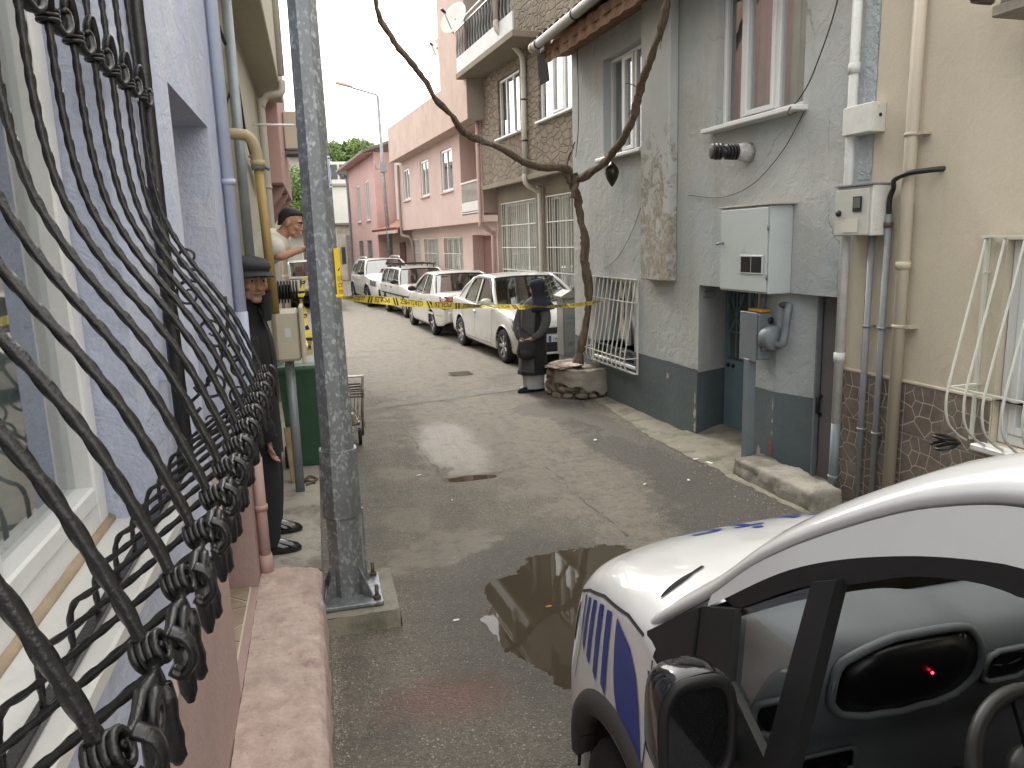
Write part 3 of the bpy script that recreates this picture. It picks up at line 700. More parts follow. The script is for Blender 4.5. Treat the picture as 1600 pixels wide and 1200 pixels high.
q = MB(); q.add([plate_pt(*p, .0018) for p in [(.52, .82), (.42, .69), (.5, .69), (.46, .58), (.58, .72), (.5, .72)]], [(0, 1, 2, 3, 4, 5)]); q.build('pictogram', BLACKP, ws, recalc=False)
def stick_pt(u, v, off=0): return pole_pt(lerp(R_(-38), R_(8), u), lerp(2.40, 2.56, v), .003 + off)
q = MB(); q.grid(lambda u, v: stick_pt(u, v), 8, 2)
sk = single('asset_sticker', q, flat('sticker_white', (.7, .72, .74), .4), 'small white numbered sticker high on the galvanised post', 'sticker', WORLD, (px_, py_ - .1, 2.4))
BLUEP = flat('sticker_blue', (.06, .10, .28), .5)
q = MB(); 
for (u0, u1, v0, v1) in [(.06, .94, .90, .94), (.06, .94, .06, .10), (.06, .10, .1, .9), (.9, .94, .1, .9)]: q.grid(lambda u, v: stick_pt(lerp(u0, u1, u), lerp(v0, v1, v), .001), 4, 1)
q.build('border', BLUEP, sk, recalc=False)
vs, fs = text_mesh('010'); w = max(v.x for v in vs)
put_on(lambda u, v: stick_pt(u, v, .0012), vs, fs, sk, 'lettering', BLUEP, lambda v: (.2 + .6 * v.x / w, .25 + .7 * v.y))

# ============================================================ LEFT beyond the blue house
BEIGEL = stucco('pale_beige_render', (.44, .41, .33), (.30, .27, .21), .45, .3, 5, .08)
bl = thing('beige_house', 'narrow pale beige house with an overhanging upper floor next to the blue house', 'house', WORLD, (-.52, 7.5, 0))
PLb = lambda a, b, d: (-.53 - d, a, b)
m = MB(); wall_holes(m, 4.63, 10.9, 0, 4.0, [(4.70, 5.30, .16, 2.45, .6), (6.25, 7.25, 1.90, 3.0, .25), (8.9, 9.7, .2, 2.4, .25)], .25, PLb)
m.add([(-.53, 10.9, 0), (-4, 10.9, 0), (-4, 10.9, 8), (-.53, 10.9, 8)], [(0, 1, 2, 3)]); m.add([(-.53, 4.63, 0), (-4, 4.63, 0), (-4, 4.63, 8), (-.53, 4.63, 8)], [(0, 1, 2, 3)]); m.add([(-4, 4.63, 0), (-4, 10.9, 0), (-4, 10.9, 8), (-4, 4.63, 8)], [(0, 1, 2, 3)])
m.build('wall', BEIGEL, bl, recalc=False)
m = MB(); m.box(-3.9, -.25, 5.3, 10.88, 3.97, 8.0, 0, .01); m.build('upper_floor', BEIGEL, bl)
m = MB(); m.box(-.53, -.46, 5.75, 6.05, 0.1, 3.97, 0, .008); m.build('pilaster', BEIGEL, bl)
m = MB(); m.box(-1.16, -1.12, 4.70, 5.30, .16, 2.45); m.build('door', M('open_dark_door', (.06, .05, .045), .7, .2), bl)
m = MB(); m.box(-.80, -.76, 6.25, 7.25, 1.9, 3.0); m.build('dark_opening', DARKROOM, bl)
m = MB(); m.box(-.56, -.49, 6.2, 7.3, 1.87, 1.90, 0, .006); m.build('sill', WHITE_PVC, bl)
m = MB()
for (a, b_) in ((6.25, 6.31), (7.19, 7.25)): m.box(-.66, -.60, a, b_, 1.9, 3.0)
m.box(-.66, -.60, 6.31, 7.19, 2.94, 3.0); m.build('window_frame', WHITE_PVC, bl)
m = MB(); m.box(-.76, -.70, 8.9, 9.7, .2, 2.4, 0, .01); m.build('door', M('brown_door', (.15, .09, .06), .5, .2), bl)
m = pipe([(-.23, 9.6, 8), (-.22, 9.6, 4.05)], .045); m.tube(spline([(-.22, 9.6, 4.0), (-.24, 9.6, 3.86), (-.4, 9.6, 3.82), (-.46, 9.6, 3.7), (-.47, 9.6, 3.5), (-.47, 9.6, .3)], 6), .045, 12); clamp(m, (-.47, 9.6, 2.8), .046)
single('down_pipe', m, M('beige_pipe_paint', (.44, .41, .34), .6, .08, 3, .1), 'beige down pipe bending under the overhang of the narrow beige house', 'down pipe', WORLD, (-.47, 9.6, .2))
m = pipe(spline([(-.56, 5.32, 2.82), (-.42, 5.32, 2.82), (-.35, 5.33, 2.80), (-.315, 5.34, 2.72), (-.31, 5.34, 2.60)], 6), .036)
m.tube([(-.31, 5.34, 2.66), (-.31, 5.34, 2.62)], .046, 14)
GASPIPE = M('ochre_gas_pipe', (.36, .25, .085), .5, .1, 4, .08)
gp = thing('gas_pipe', 'ochre yellow gas pipe dropping beside the man in the flat cap', 'gas pipe', WORLD, (-.31, 5.34, 1.5))
m.build('elbow', M('beige_gas_pipe', (.40, .33, .20), .5, .1, 4, .08), gp)
pipe([(-.31, 5.34, 2.63), (-.285, 5.35, 1.66)], .030).build('riser', GASPIPE, gp)
m = MB(); m.tube([(-.31, 5.34, 2.64), (-.31, 5.34, 2.60)], .043, 14); m.tube([(-.36, 5.34, 2.69), (-.24, 5.34, 2.60)], .012, 8); m.build('coupling', GREYSTEEL, gp)
single('service_pipe', pipe([(-.43, 5.55, 3.9), (-.43, 5.55, 1.3)], .034), GREYSTEEL, 'grey service pipe behind the ochre gas pipe', 'pipe', WORLD, (-.43, 5.55, 1.3))
# gas meter cabinet on its post, flue above it
mc = thing('meter_cabinet', 'cream plastic meter cabinet on a grey post behind the man in the flat cap', 'meter cabinet', WORLD, (-.22, 6.05, .165))
CREAM = M('cream_plastic', (.56, .52, .41), .45, .06, 3, .05)
m = MB(); m.box(-.335, -.15, 5.92, 6.22, 1.245, 1.63, 0, .02); m.build('box', CREAM, mc)
m = MB(); m.box(-.149, -.118, 5.90, 6.24, 1.225, 1.66, 0, .008); m.build('cover', CREAM, mc)
m = MB(); m.add([(-.26, 5.918, 1.43), (-.215, 5.918, 1.43), (-.215, 5.918, 1.50), (-.26, 5.918, 1.50)], [(0, 1, 2, 3)]); m.build('label_plate', flat('pale_label', (.6, .66, .66), .4), mc, recalc=False)
pipe([(-.25, 6.08, .165), (-.25, 6.08, 1.25)], .036).build('post', GREYSTEEL, mc)
fl = thing('flue_terminal', 'black ribbed plastic flue terminal above the cream meter cabinet', 'flue', WORLD, (-.3, 6.5, 1.75))
m = MB(); m.tube([(-.53, 6.5, 1.74), (-.2, 6.5, 1.74)], .06, 20); m.build('tube', BLACKPL, fl)
for k in range(9): 
    q = MB(); q.lathe([(.088, 0), (.094, .003), (.094, .010), (.088, .013)], (-.36 + k * .024, 6.5, 1.74), (1, 0, 0), 24); q.build('fin', BLACKPL, fl)
m = MB(); m.lathe([(.02, 0), (.1, 0), (.1, .016), (.02, .02)], (-.13, 6.5, 1.74), (1, 0, 0), 24); m.box(-.17, -.14, 6.48, 6.52, 1.45, 1.7); m.build('end_cap', BLACKPL, fl)
# cables bundled on the wall
m = MB()
for k in range(6):
    dx = .018 * mnoise.noise((k * 3.1, 0, 0)); dy = .05 * mnoise.noise((k * 1.7, 5, 0))
    m.tube(spline([(-.48 + dx, 6.4 + dy, 5.6), (-.49 + dx, 6.35 - dy, 4.4), (-.49, 6.3, 3.9), (-.48 + dx * 2, 6.6 + dy, 3.3), (-.48, 7.2 + dy * 2, 2.95), (-.47 + dx, 8.5 + dy, 2.9 - .05 * k)], 8), .009, 5)
single('cable_bundle', m, BLACKPL, 'bundle of dark cables running down the narrow beige house', 'cables', WORLD, (-.48, 6.4, 3))
m = MB()
m.tube(spline([(-.5, 5.15, 3.6), (-.46, 5.5, 3.42), (-.46, 6.0, 3.5), (-.48, 6.35, 3.85)], 8), .012, 6); m.tube(spline([(-.5, 5.2, 2.9), (-.46, 5.7, 3.2), (-.48, 6.3, 3.75)], 8), .008, 6)
single('slack_cable', m, BLACKPL, 'slack loops of cable tied across the beige house near the blue corner', 'cables', WORLD, (-.48, 5.5, 3.3))
single('awning_rod', MB().tube([(-.52, 8.6, 3.36), (-.10, 8.62, 3.36)], .012, 8), WHITE_PVC, 'thin white horizontal rod jutting from the narrow beige house', 'rod', WORLD, (-.52, 8.6, 3.36))
# reddish pink house behind it on the left
PINKL = stucco('salmon_render', (.46, .29, .265), (.34, .235, .21), .4, .3, 5, .1)
lp_ = thing('salmon_house', 'salmon pink house with a jettied upper floor beyond the narrow beige house', 'house', WORLD, (-.8, 13, 0))
m = MB(); m.box(-5, -.33, 10.95, 15.5, 2.95, 9.0, 0, .01); m.build('upper_floor', PINKL, lp_)
m = MB(); m.box(-5, -.95, 10.95, 15.4, 0, 2.95, 0, .01); m.build('ground_floor', BEIGEL, lp_)
for y in (11.4, 13.0, 14.6):
    q = MB(); q.prism([(-.95, 2.2), (-.95, 2.94), (-.34, 2.94), (-.40, 2.8)], 'y', y, y + .22); q.build('corbel', PINKL, lp_)
ac = thing('air_conditioner', 'boxy outdoor air conditioner unit on the salmon pink house', 'air conditioner', WORLD, (-.25, 13.2, 3.6))
m = MB(); m.box(-.325, -.06, 12.9, 13.7, 3.62, 4.2, 0, .02); m.build('casing', M('warm_tan_casing', (.5, .42, .34), .5, .1), ac)  # casing has one warm tan base colour all over
for k in range(7): 
    q = MB(); q.box(-.059, -.05, 12.95, 13.65, 3.68 + k * .07, 3.715 + k * .07); q.build('louvre', GREYSTEEL, ac)
for y in (13.0, 13.55): m = MB(); m.box(-.33, -.1, y, y + .05, 3.57, 3.615); m.build('bracket', GREYSTEEL, ac)
# farther houses on the left, seen in the slot beside the post
FARW = stucco('far_cream_render', (.50, .48, .43), (.36, .33, .28), .5, .2, 3, .1)
def far_block(name, label, x0, x1, y0, y1, h, mt, rows, cols, fx=True, wz=1.0, ww=.9, wh=1.2, roof=None):
    t = thing(name, label, 'building', WORLD, ((x0 + x1) / 2, (y0 + y1) / 2, 0))
    q = MB(); q.box(x0, x1, y0, y1, 0, h, 0, .02); q.build('wall', mt, t)
    q = MB(); q.box(x0 - .2, x1 + .2, y0 - .2, y1 + .2, h + .002, h + .18, 0, .02); q.build('roof', roof or CONC, t)
    for r in range(rows):
        for c in range(cols):
            z = wz + r * 2.7
            xx = lerp(x0, x1, (c + .5) / cols); q = MB(); q.box(xx - ww / 2, xx + ww / 2, y0 - .03, y0 - .004, z, z + wh, 0, .004); w = q.build('window', WHITE_PVC, t)
            for sx in (-1, 1):
                q = MB(); q.box(xx + sx * ww * .24 - ww * .19, xx + sx * ww * .24 + ww * .19, y0 - .036, y0 - .031, z + .08, z + wh - .08); q.build('pane', FARPANE, w)
    return t
FARPANE = M('far_window_glass', (.05, .06, .065), .12, .3, .8, 0)
fb = far_block('apartment_block', 'tall cream apartment block far off beside the galvanised post', -4.5, .45, 58, 66, 10.5, FARW, 4, 3)
for r in range(3):
    q = MB(); q.box(-4.4, .4, 57.2, 57.99, 3.0 + r * 2.7, 3.15 + r * 2.7); bq = q.build('balcony', CONC, fb)
    q = MB(); 
    for k in range(17): q.bar((-4.3 + k * .29, 57.25, 3.15 + r * 2.7), (-4.3 + k * .29, 57.25, 4.0 + r * 2.7), .03, .03)
    q.bar((-4.35, 57.25, 4.02 + r * 2.7), (.38, 57.25, 4.02 + r * 2.7), .05, .05); q.build('railing', GREYSTEEL, bq)
far_block('low_house', 'low cream house far down the street on the left', -5.5, -1.35, 24, 33, 4.2, BEIGEL, 1, 2, wz=1.1)
far_block('shop_house', 'grey two storey house past the white van on the left', -6, -1.3, 35, 48, 5.6, stucco('far_grey_render', (.36, .35, .33), (.25, .24, .22), .5, .2, 3), 2, 2)
m = pipe([(-.62, 16.8, 5), (-.62, 16.8, .3)], .06); clamp(m, (-.62, 16.8, 2.2), .062, h=.06); clamp(m, (-.62, 16.8, 1.5), .062, h=.06)
single('vent_pipe', m, BEIGEL, 'pale clamped vent pipe standing behind the man in the white shirt', 'pipe', WORLD, (-.62, 16.8, .3))
# ============================================================ RIGHT: grey house   (frame: u away along the wall, o out towards the street)
FG = Frame((4.071, .007, 0), (-.046, .999, 0))
GREY = stucco('grey_render', (.51, .52, .50), (.34, .33, .29), .40, .9, 7, .1, .57, .9, dist=.02, col2=(.455, .50, .515), crack=True)
GREYB = stucco('bluish_grey_render', (.40, .435, .44), (.27, .27, .24), .4, .5, 7, .1, .57, .9)
PLINTH = stucco('slate_plinth_paint', (.125, .155, .165), (.22, .235, .235), .45, .6, 8, .15, .6, 2.2, streak=False)
def peel():
    t = NT('weathered_pilaster'); c = t.mix(t.ramp(t.noise(1.5, 8, .7), .35, .65), (.45, .475, .475), (.52, .53, .505))
    x, y, z = t.xyz(); low = t.ramp(z, 3.4, 2.2)
    k = t.math('MULTIPLY', t.ramp(t.math('ADD', t.noise(6, 6, .75, dist=.5), t.math('MULTIPLY', low, .09)), .53, .60), t.ramp(low, 0, .35))
    c = t.mix(k, c, t.mix(t.ramp(t.noise(20, 6), .4, .6), (.40, .37, .315), (.28, .255, .21)))
    h = t.math('SUBTRACT', t.noise(60, 6, .7), t.math('MULTIPLY', k, .8)); t.set(col=c, rough=.92, normal=t.bump(h, .6, .01)); return t.m
PG = lambda a, b, d: (a, -d, b)
gh = thing('grey_house', 'grey rendered two storey house with slate painted plinth and low entrance', 'house', FG, (7.5, 0, 0))
W1 = (5.48, 6.74, 3.08, 4.48); W2 = (8.28, 9.33, 3.09, 4.26); W3 = (8.45, 9.62, .55, 1.58)
m = MB()
wall_holes(m, 4.70, 10.38, 1.60, 4.70, [W1 + (.15,), W2 + (.17,)], .15, PG)
wall_holes(m, 6.985, 10.38, .725, 1.60, [(W3[0], W3[1], .725, 1.599, .22)], .2, PG)
m.add([(10.38, 0, .0), (10.38, -3, .0), (10.38, -3, 5.3), (10.38, 0, 4.70)], [(0, 1, 2, 3)])
# entrance recess: slanted cheek, soffit, pier facets
m.add([(6.985, 0, .70), (7.16, -.46, .70), (7.16, -.46, 1.60), (6.985, 0, 1.60)], [(0, 1, 2, 3)])
m.add([(4.70, 0, 1.60), (7.2, 0, 1.60), (7.2, -.7, 1.60), (4.70, -.7, 1.60)], [(0, 1, 2, 3)])
m.add([(7.16, -.46, .0), (5.0, -.46, .0), (5.0, -.46, 1.60), (7.16, -.46, 1.60)], [(0, 1, 2, 3)])
m.add([(5.99, .0, .73), (5.70, .0, .73), (5.70, .0, 1.60), (5.99, .0, 1.60)], [(0, 1, 2, 3)])
m.add([(5.70, .0, .73), (5.335, -.13, .73), (5.335, -.13, 1.60), (5.70, .0, 1.60)], [(0, 1, 2, 3)])
m.add([(5.99, 0, .73), (5.99, -.46, .73), (5.99, -.46, 1.60), (5.99, 0, 1.60)], [(0, 1, 2, 3)])
m.add([(4.70, -3, 0), (10.38, -3, 0), (10.38, -3, 5.7), (4.70, -3, 5.7)], [(0, 1, 2, 3)])
gw = m.build('wall', GREY, gh, recalc=False)
m = MB()
wall_holes(m, 6.985, 10.38, 0, .725, [(W3[0], W3[1], .55, .725, .22)], .22, lambda a, b, d: (a, .006 - d, b))
m.add([(6.985, .006, 0), (7.165, -.455, 0), (7.165, -.455, .725), (6.985, .006, .725)], [(0, 1, 2, 3)])
m.build('plinth', PLINTH, gh, recalc=False); m = MB()
m.add([(5.995, .006, 0), (5.70, .006, 0), (5.70, .006, .732), (5.995, .006, .732)], [(0, 1, 2, 3)])
m.add([(5.70, .006, 0), (5.33, -.125, 0), (5.33, -.125, .732), (5.70, .006, .732)], [(0, 1, 2, 3)])
m.add([(5.995, .006, 0), (5.995, -.455, 0), (5.995, -.455, .732), (5.995, .006, .732)], [(0, 1, 2, 3)])
m.build('pier_plinth', PLINTH, gh, recalc=False)
def flakes(P, n, seed, mt, name, parent):
    """patches of fallen plaster: thin ragged plates standing a little off the wall"""
    r = random.Random(seed)
    for (a, b, rx, rz) in n:
        k = 13; pts = [(a + rx * (1 + .45 * r.uniform(-1, 1)) * math.cos(2 * PI * i / k), b + rz * (1 + .45 * r.uniform(-1, 1)) * math.sin(2 * PI * i / k)) for i in range(k)]
        q = MB(); q.add([P(x, z, 0) for x, z in pts], [tuple(range(k))]); q.build(name, mt, parent, recalc=False)
FLK = M('bare_plaster', (.42, .39, .33), .95, .25, 20, .5); BRK = M('exposed_brick', (.24, .10, .06), .95, .3, 20, .5)
m = MB(); m.grid(lambda u, v: (lerp(6.99, 10.37, u), .0085, lerp(.70, .728 + .022 * mnoise.noise((u * 9, 2, 0)) + .010 * mnoise.noise((u * 40, 5, 0)), v)), 160, 1); m.build('paint_edge', PLINTH, gh, recalc=False)
m = MB(); m.grid(lambda u, v: (lerp(4.703, 4.835, u) + .02 * mnoise.noise((v * 30, u, 0)) * (1 - u), .004 + .012 * abs(mnoise.noise((u * 4, v * 22, 3))), lerp(2.45, 4.45, v)), 8, 90); m.build('rough_band', stucco('lumpy_blue_grey_render', (.43, .48, .50), (.55, .57, .56), .5, 1.0, 16, .12, .5, 4, dist=.03), gh, recalc=False)
flakes(lambda a, z, d: (a, .010, z), [(7.015, .42, .015, .06), (7.02, .26, .025, .07), (7.01, .12, .02, .06), (7.6, .56, .03, .03)], 4, FLK, 'bare_patch', gh)
flakes(lambda a, z, d: (a, .010, z), [(5.73, .20, .025, .09), (5.74, .05, .03, .05)], 5, BRK, 'bare_patch', gh)
flakes(lambda a, z, d: (a, .0105, z), [(5.712, .36, .008, .022), (5.712, .47, .01, .02), (5.712, .62, .008, .05), (5.712, .78, .008, .035), (5.712, 1.0, .008, .03), (5.90, .13, .03, .06)], 6, FLK, 'bare_patch', gh)
m = MB(); m.box(7.44, 8.08, 0.001, .11, 1.62, 4.9, 0, .012); m.build('pilaster', peel(), gh)
# eave: boards, gutter, tiles
TIMBER = M('brown_eave_timber', (.20, .115, .07), .8, .35, 7, .6, 40, dist=.01)
m = MB(); m.add([(4.6, .42, 4.50), (10.45, .42, 4.50), (10.45, 0, 4.56), (4.6, 0, 4.56)], [(0, 1, 2, 3)]); m.build('soffit', TIMBER, gh, recalc=False)
m = MB()
n_ = 120
def fas(u, v):
    a = lerp(4.6, 10.48, u); w = .018 * mnoise.noise((a * 9, v * 3, 0)) + .012 * math.sin(a * 21)
    return (a, .41 + w, lerp(4.40, 4.62, v))
m.grid(fas, n_, 5); m.build('fascia', TIMBER, gh, recalc=False)
TERRA = M('terracotta_tile', (.33, .15, .11), .8, .25, 5, .4, 50)
rf = MB(); rf.add([(4.6, .46, 4.70), (10.5, .46, 4.70), (10.5, -3, 5.75), (4.6, -3, 5.75)], [(0, 1, 2, 3)]); rfo = rf.build('roof', TERRA, gh, recalc=False)
tm = MB(); tm.grid(lambda u, v: (.11 * math.cos(PI * u), lerp(.0, -.42, v), .055 * math.sin(PI * u) + .125 * v), 8, 2); tm.grid(lambda u, v: (.10 * math.cos(PI * u), lerp(.0, -.42, v), .045 * math.sin(PI * u) + .125 * v), 8, 2)
tme = tm.mesh('roof_tile', TERRA, recalc=False)
for i in range(28):
    o = bpy.data.objects.new('roof_tile', tme); COL.objects.link(o); o.parent = rfo; o.location = Vector((4.72 + i * .21, .52, 4.71)) - Vector(OFF[gh.name]); o.rotation_euler = (0, 0, .03 * mnoise.noise((i, 0, 0)))
GUT = M('grey_gutter', (.30, .295, .27), .55, .12, 4, .15)
gt = thing('roof_gutter', 'grey half round gutter under the grey house eave with a broken end', 'gutter', FG, (10, .5, 4.6))
m = MB(); m.tube([(4.6, .50, 4.74), (10.48, .50, 4.66)], .062, 14); m.build('trough', GUT, gt)
for a in (6, 7.5, 9, 10.3): q = MB(); clamp(q, (a, .50, 4.74 - .08 * (a - 4.6) / 5.88), .063, (1, 0, 0), .03); q.build('bracket', BLACKPL, gt)
m = MB(); m.lathe([(.064, 0), (.068, .02), (.068, .1), (.045, .11)], (10.44, .50, 4.661), (1, 0, -.016), 16); m.build('end_cap', M('dirty_yellow_cap', (.34, .30, .17), .6, .2, 12, .2), gt)
m = MB(); m.obox((10.30, .44, 4.36), (.10, .006, .20), ((.94, .3, -.15), (-.3, .95, 0), (.14, .05, .98))); 
single('loose_sheet', m, M('dark_sheet', (.035, .033, .03), .6, .2), 'dark loose board dangling from the broken gutter end', 'board', FG, (10.30, .44, 4.2))
# windows of the grey house
window(gh, PG, *W1, .07, (5.92, 6.42), .13, [(5.3, 5.85, (.52, .50, .45)), (5.87, 6.4, (.68, .68, .66)), (6.4, 6.95, (.55, .50, .48))], .05, [1], sill_ext=.06)
window(gh, PG, *W2, .10, (8.64, 8.98), .08, [(8.1, 8.5, (.45, .36, .34)), (8.5, 8.85, (.40, .36, .33)), (8.85, 9.5, (.26, .29, .29))], .045, [1], sill_ext=.1)
window(gh, PG, W3[0], W3[1], W3[2], W3[3], .15, (9.0,), .02, (.30, .29, .26), .05, [])
# entrance doors
DOORB = M('teal_grey_door_paint', (.17, .255, .285), .55, .14, 3, .15, 60, stain=(.12, .17, .19), samt=.5, ss=4)
m = MB(); m.box(6.32, 7.14, -.45, -.415, .03, .80, 0, .004); dr = m.build('door', DOORB, gh); dr['label'] = 'teal grey steel street door with ornamental grille glazing'
m = MB()
for (a0, a1, z0, z1) in [(6.32, 6.36, .8, 1.58), (7.10, 7.14, .8, 1.58), (6.36, 7.10, 1.54, 1.58), (6.70, 6.74, .8, 1.54)]: m.box(a0, a1, -.45, -.415, z0, z1)
m.build('door_frame', DOORB, dr)
m = MB(); m.add([(6.36, -.44, .8), (7.1, -.44, .8), (7.1, -.44, 1.54), (6.36, -.44, 1.54)], [(0, 1, 2, 3)]); m.build('pane', M('obscured_glass', (.11, .12, .12), .25, .2), dr, recalc=False)
m = MB()
for c0 in (6.53, 6.92):
    for (p, q_) in [((-.12, .84), (-.12, 1.1)), ((-.12, 1.1), (0, 1.25)), ((0, 1.25), (.12, 1.1)), ((.12, 1.1), (.12, .84)), ((-.12, 1.5), (0, 1.25)), ((0, 1.25), (.12, 1.5)), ((0, .84), (0, 1.52)), ((-.15, 1.1), (.15, 1.1)), ((-.06, 1.52), (-.06, 1.38)), ((.06, 1.52), (.06, 1.38))]:
        m.bar((c0 + p[0], -.405, p[1]), (c0 + q_[0], -.405, q_[1]), .012, .012)
m.build('grille', DOORB, dr)
for a in (7.06, 6.97): q = MB(); q.lathe([(.001, 0), (.022, 0), (.022, .015), (.015, .02)], (a, -.414, .74), (0, 1, 0), 12); q.build('lock', BLACKPL, dr)
m = MB(); m.box(4.90, 5.325, -.20, -.165, .0, 1.59, 0, .004); dr2 = m.build('door', M('mauve_grey_door', (.17, .155, .165), .6, .1, 2, .1), gh); dr2['label'] = 'plain mauve grey steel door beside the down pipe'
m = MB(); m.tube([(5.30, -.16, .60), (5.30, -.12, .62), (5.30, -.12, .74), (5.30, -.16, .76)], .012, 8); m.build('handle', BLACKPL, dr2)
m = MB(); m.box(5.327, 5.345, -.16, -.115, 0, 1.59); m.build('frame', GREYSTEEL, dr2)
m = MB(); m.box(6.99, 7.10, -.20, -.06, 1.47, 1.535, 0, .01); m.build('doorbell', GREYSTEEL, gh)
# concrete at the foot of the wall
m = MB(); m.grid(lambda u, v: (lerp(4.3, 9.6, u), lerp(.42 - .26 * max(0, (u - .55) / .45), -.46, v) + (.05 * mnoise.noise((u * 14, 0, 3)) + .03 * mnoise.noise((u * 50, 0, 7))) * (1 - v), .004 + .07 * min(1, v * 1.3) * (1 if u < .55 else .4) + .012 * mnoise.noise((u * 20, v * 3, 0)) * min(1, v * 3)), 200, 8)
o = m.build('wall_footing', MOSSC, None, recalc=False); o.location = FG.P(0, 0, 0); o.rotation_euler = (0, 0, FG.ang); o['kind'] = 'structure'
def rough_box(x0, x1, y0, y1, z0, z1, amp, n=(24, 8, 6), rr=.03):
    q = MB(); c = Vector(((x0 + x1) / 2, (y0 + y1) / 2, (z0 + z1) / 2)); h = Vector(((x1 - x0) / 2, (y1 - y0) / 2, (z1 - z0) / 2))
    def P(p):
        p = Vector(p); w = Vector([max(-1, min(1, p[i])) for i in range(3)]) 
        e = Vector([h[i] - rr for i in range(3)]); b = Vector([max(-e[i], min(e[i], p[i] * h[i])) for i in range(3)]); d = Vector([p[i] * h[i] for i in range(3)]) - b
        if d.length > 1e-6: d = d.normalized() * rr
        s = c + b + d; k = mnoise.noise(s * 6) * amp + mnoise.noise(s * 18) * amp * .6 + mnoise.noise(s * 50) * amp * .3
        return s + Vector((p[0] * .3, p[1], p[2])).normalized() * k
    for ax in range(3):
        a, b = [(1, 2), (0, 2), (0, 1)][ax]
        for sg in (-1, 1):
            def f(u, v):
                t = [0, 0, 0]; t[ax] = sg; t[a] = u * 2 - 1; t[b] = v * 2 - 1; return P(t)
            q.grid(f, n[a], n[b])
    return q
single('stone_kerb', rough_box(4.72, 5.78, .06, .36, -.02, .17, .018, (50, 12, 10)), CONC, 'broken concrete kerb block in front of the mauve grey door', 'kerb', FG, (5.2, .2, 0))
# big metal gas cabinet, small gas regulator on a post, flue, camera sack
BOXP = M('pale_blue_box_paint', (.50, .55, .55), .45, .06, 2, .06, 60, stain=(.32, .30, .24), samt=.35, ss=5, sthr=.6)
gb = thing('gas_meter_box', 'large pale blue grey steel gas meter box over the low entrance', 'meter box', FG, (5.9, .1, 1.6))
m = MB(); m.box(5.54, 6.25, .002, .22, 1.60, 2.32, 0, .006); m.build('case', BOXP, gb)
m = MB(); m.box(5.56, 6.245, .2215, .232, 1.615, 2.305, 0, .004); dq = m.build('door_panel', BOXP, gb)
m = MB(); m.box(5.60, 5.93, .2325, .239, 1.76, 1.92, 0, .003); m.build('window_frame', BOXP, dq)
m = MB(); m.box(5.62, 5.76, .2365, .2405, 1.775, 1.905); m.box(5.77, 5.91, .2365, .2405, 1.775, 1.905); m.build('window_pane', M('black_gap', (.012, .012, .013), .3, .1), dq)
m = MB(); m.tube([(6.20, .232, 2.02), (6.20, .275, 2.02), (6.23, .28, 2.01)], .012, 8); m.build('latch', GREYSTEEL, dq)
m = MB()
for z in (1.75, 2.15): m.tube([(5.545, .235, z - .03), (5.545, .235, z + .03)], .008, 8)
m.build('hinge', GREYSTEEL, gb)
m = MB(); m.box(5.50, 6.28, -.0, .235, 2.322, 2.336, 0, .003); m.build('mortar_cap', FLK, gb)
RG = M('slate_blue_steel', (.155, .185, .20), .5, .1, 4, .08)
rg = thing('gas_regulator', 'slate blue gas regulator box on a post in front of the street door', 'regulator box', FG, (5.85, .16, 0))
m = MB(); m.box(5.825, 5.905, .11, .19, 0, 1.02, 0, .006); m.build('post', RG, rg)
m = MB(); m.box(5.72, 5.99, .03, .17, 1.02, 1.42, 0, .012); m.build('case', RG, rg)
m = MB(); m.box(5.735, 5.985, .171, .186, 1.0, 1.43, 0, .006); m.build('cover', RG, rg)
m = MB(); m.lathe([(.10, 0), (.105, .02), (.105, .10), (.085, .12), (.001, .121)], (5.69, .1, 1.22), (-1, 0, 0), 20); m.build('regulator_body', RG, rg)
m = MB(); m.tube(spline([(5.62, .09, 1.17), (5.54, .09, 1.17), (5.51, .08, 1.20), (5.51, .06, 1.30), (5.51, .05, 1.42), (5.53, .02, 1.48), (5.60, -.02, 1.49), (5.78, -.04, 1.5), (5.80, -.04, 1.56)], 6), .032, 12); m.build('gas_tube', RG, rg)
m = MB(); m.box(5.74, 5.92, .04, .15, 1.424, 1.455, 0, .01); m.build('warning_wrap', M('orange_wrap', (.50, .26, .04), .6, .1), rg)
m = MB(); m.box(5.712, 5.7185, .05, .13, 1.11, 1.23); m.build('paper_label', flat('paper_white', (.75, .75, .72), .7), rg)
m = MB(); m.lathe([(.001, 0), (.03, 0), (.03, .004)], (5.715, .06, 1.36), (-1, 0, 0), 14); m.build('knockout', BLACKP, rg)
m = MB(); m.tube([(5.86, .05, 1.43), (5.86, .03, 1.60)], .028, 10); m.build('riser', RG, rg)
fu = thing('boiler_flue', 'black ribbed boiler flue with foil collar on the grey wall below the big window', 'flue', FG, (6.2, .1, 2.8))
fa = Vector((.15, .98, .04)).normalized(); f0 = Vector((6.17, 0, 2.80))
FOIL = M('crumpled_foil', (.6, .6, .6), .35, .3, 30, .9, 60, .7, dist=.02)
m = MB(); m.lathe([(.085, 0), (.083, .05), (.078, .09), (.07, .12)], f0, fa, 20); m.build('foil_collar', FOIL, fu)
m = MB(); m.tube([f0 + fa * .08, f0 + fa * .36], .048, 18); m.build('tube', BLACKPL, fu)
for k in range(4): q = MB(); q.lathe([(.06, 0), (.068, .004), (.068, .018), (.06, .022)], f0 + fa * (.12 + k * .03), fa, 20); q.build('fin', BLACKPL, fu)
for k, r in ((0, .072), (1, .072), (2, .066)): q = MB(); q.lathe([(.05, 0), (r, .003), (r, .017), (.05, .02)], f0 + fa * (.27 + k * .035), fa, 20); q.build('fin', BLACKPL, fu)
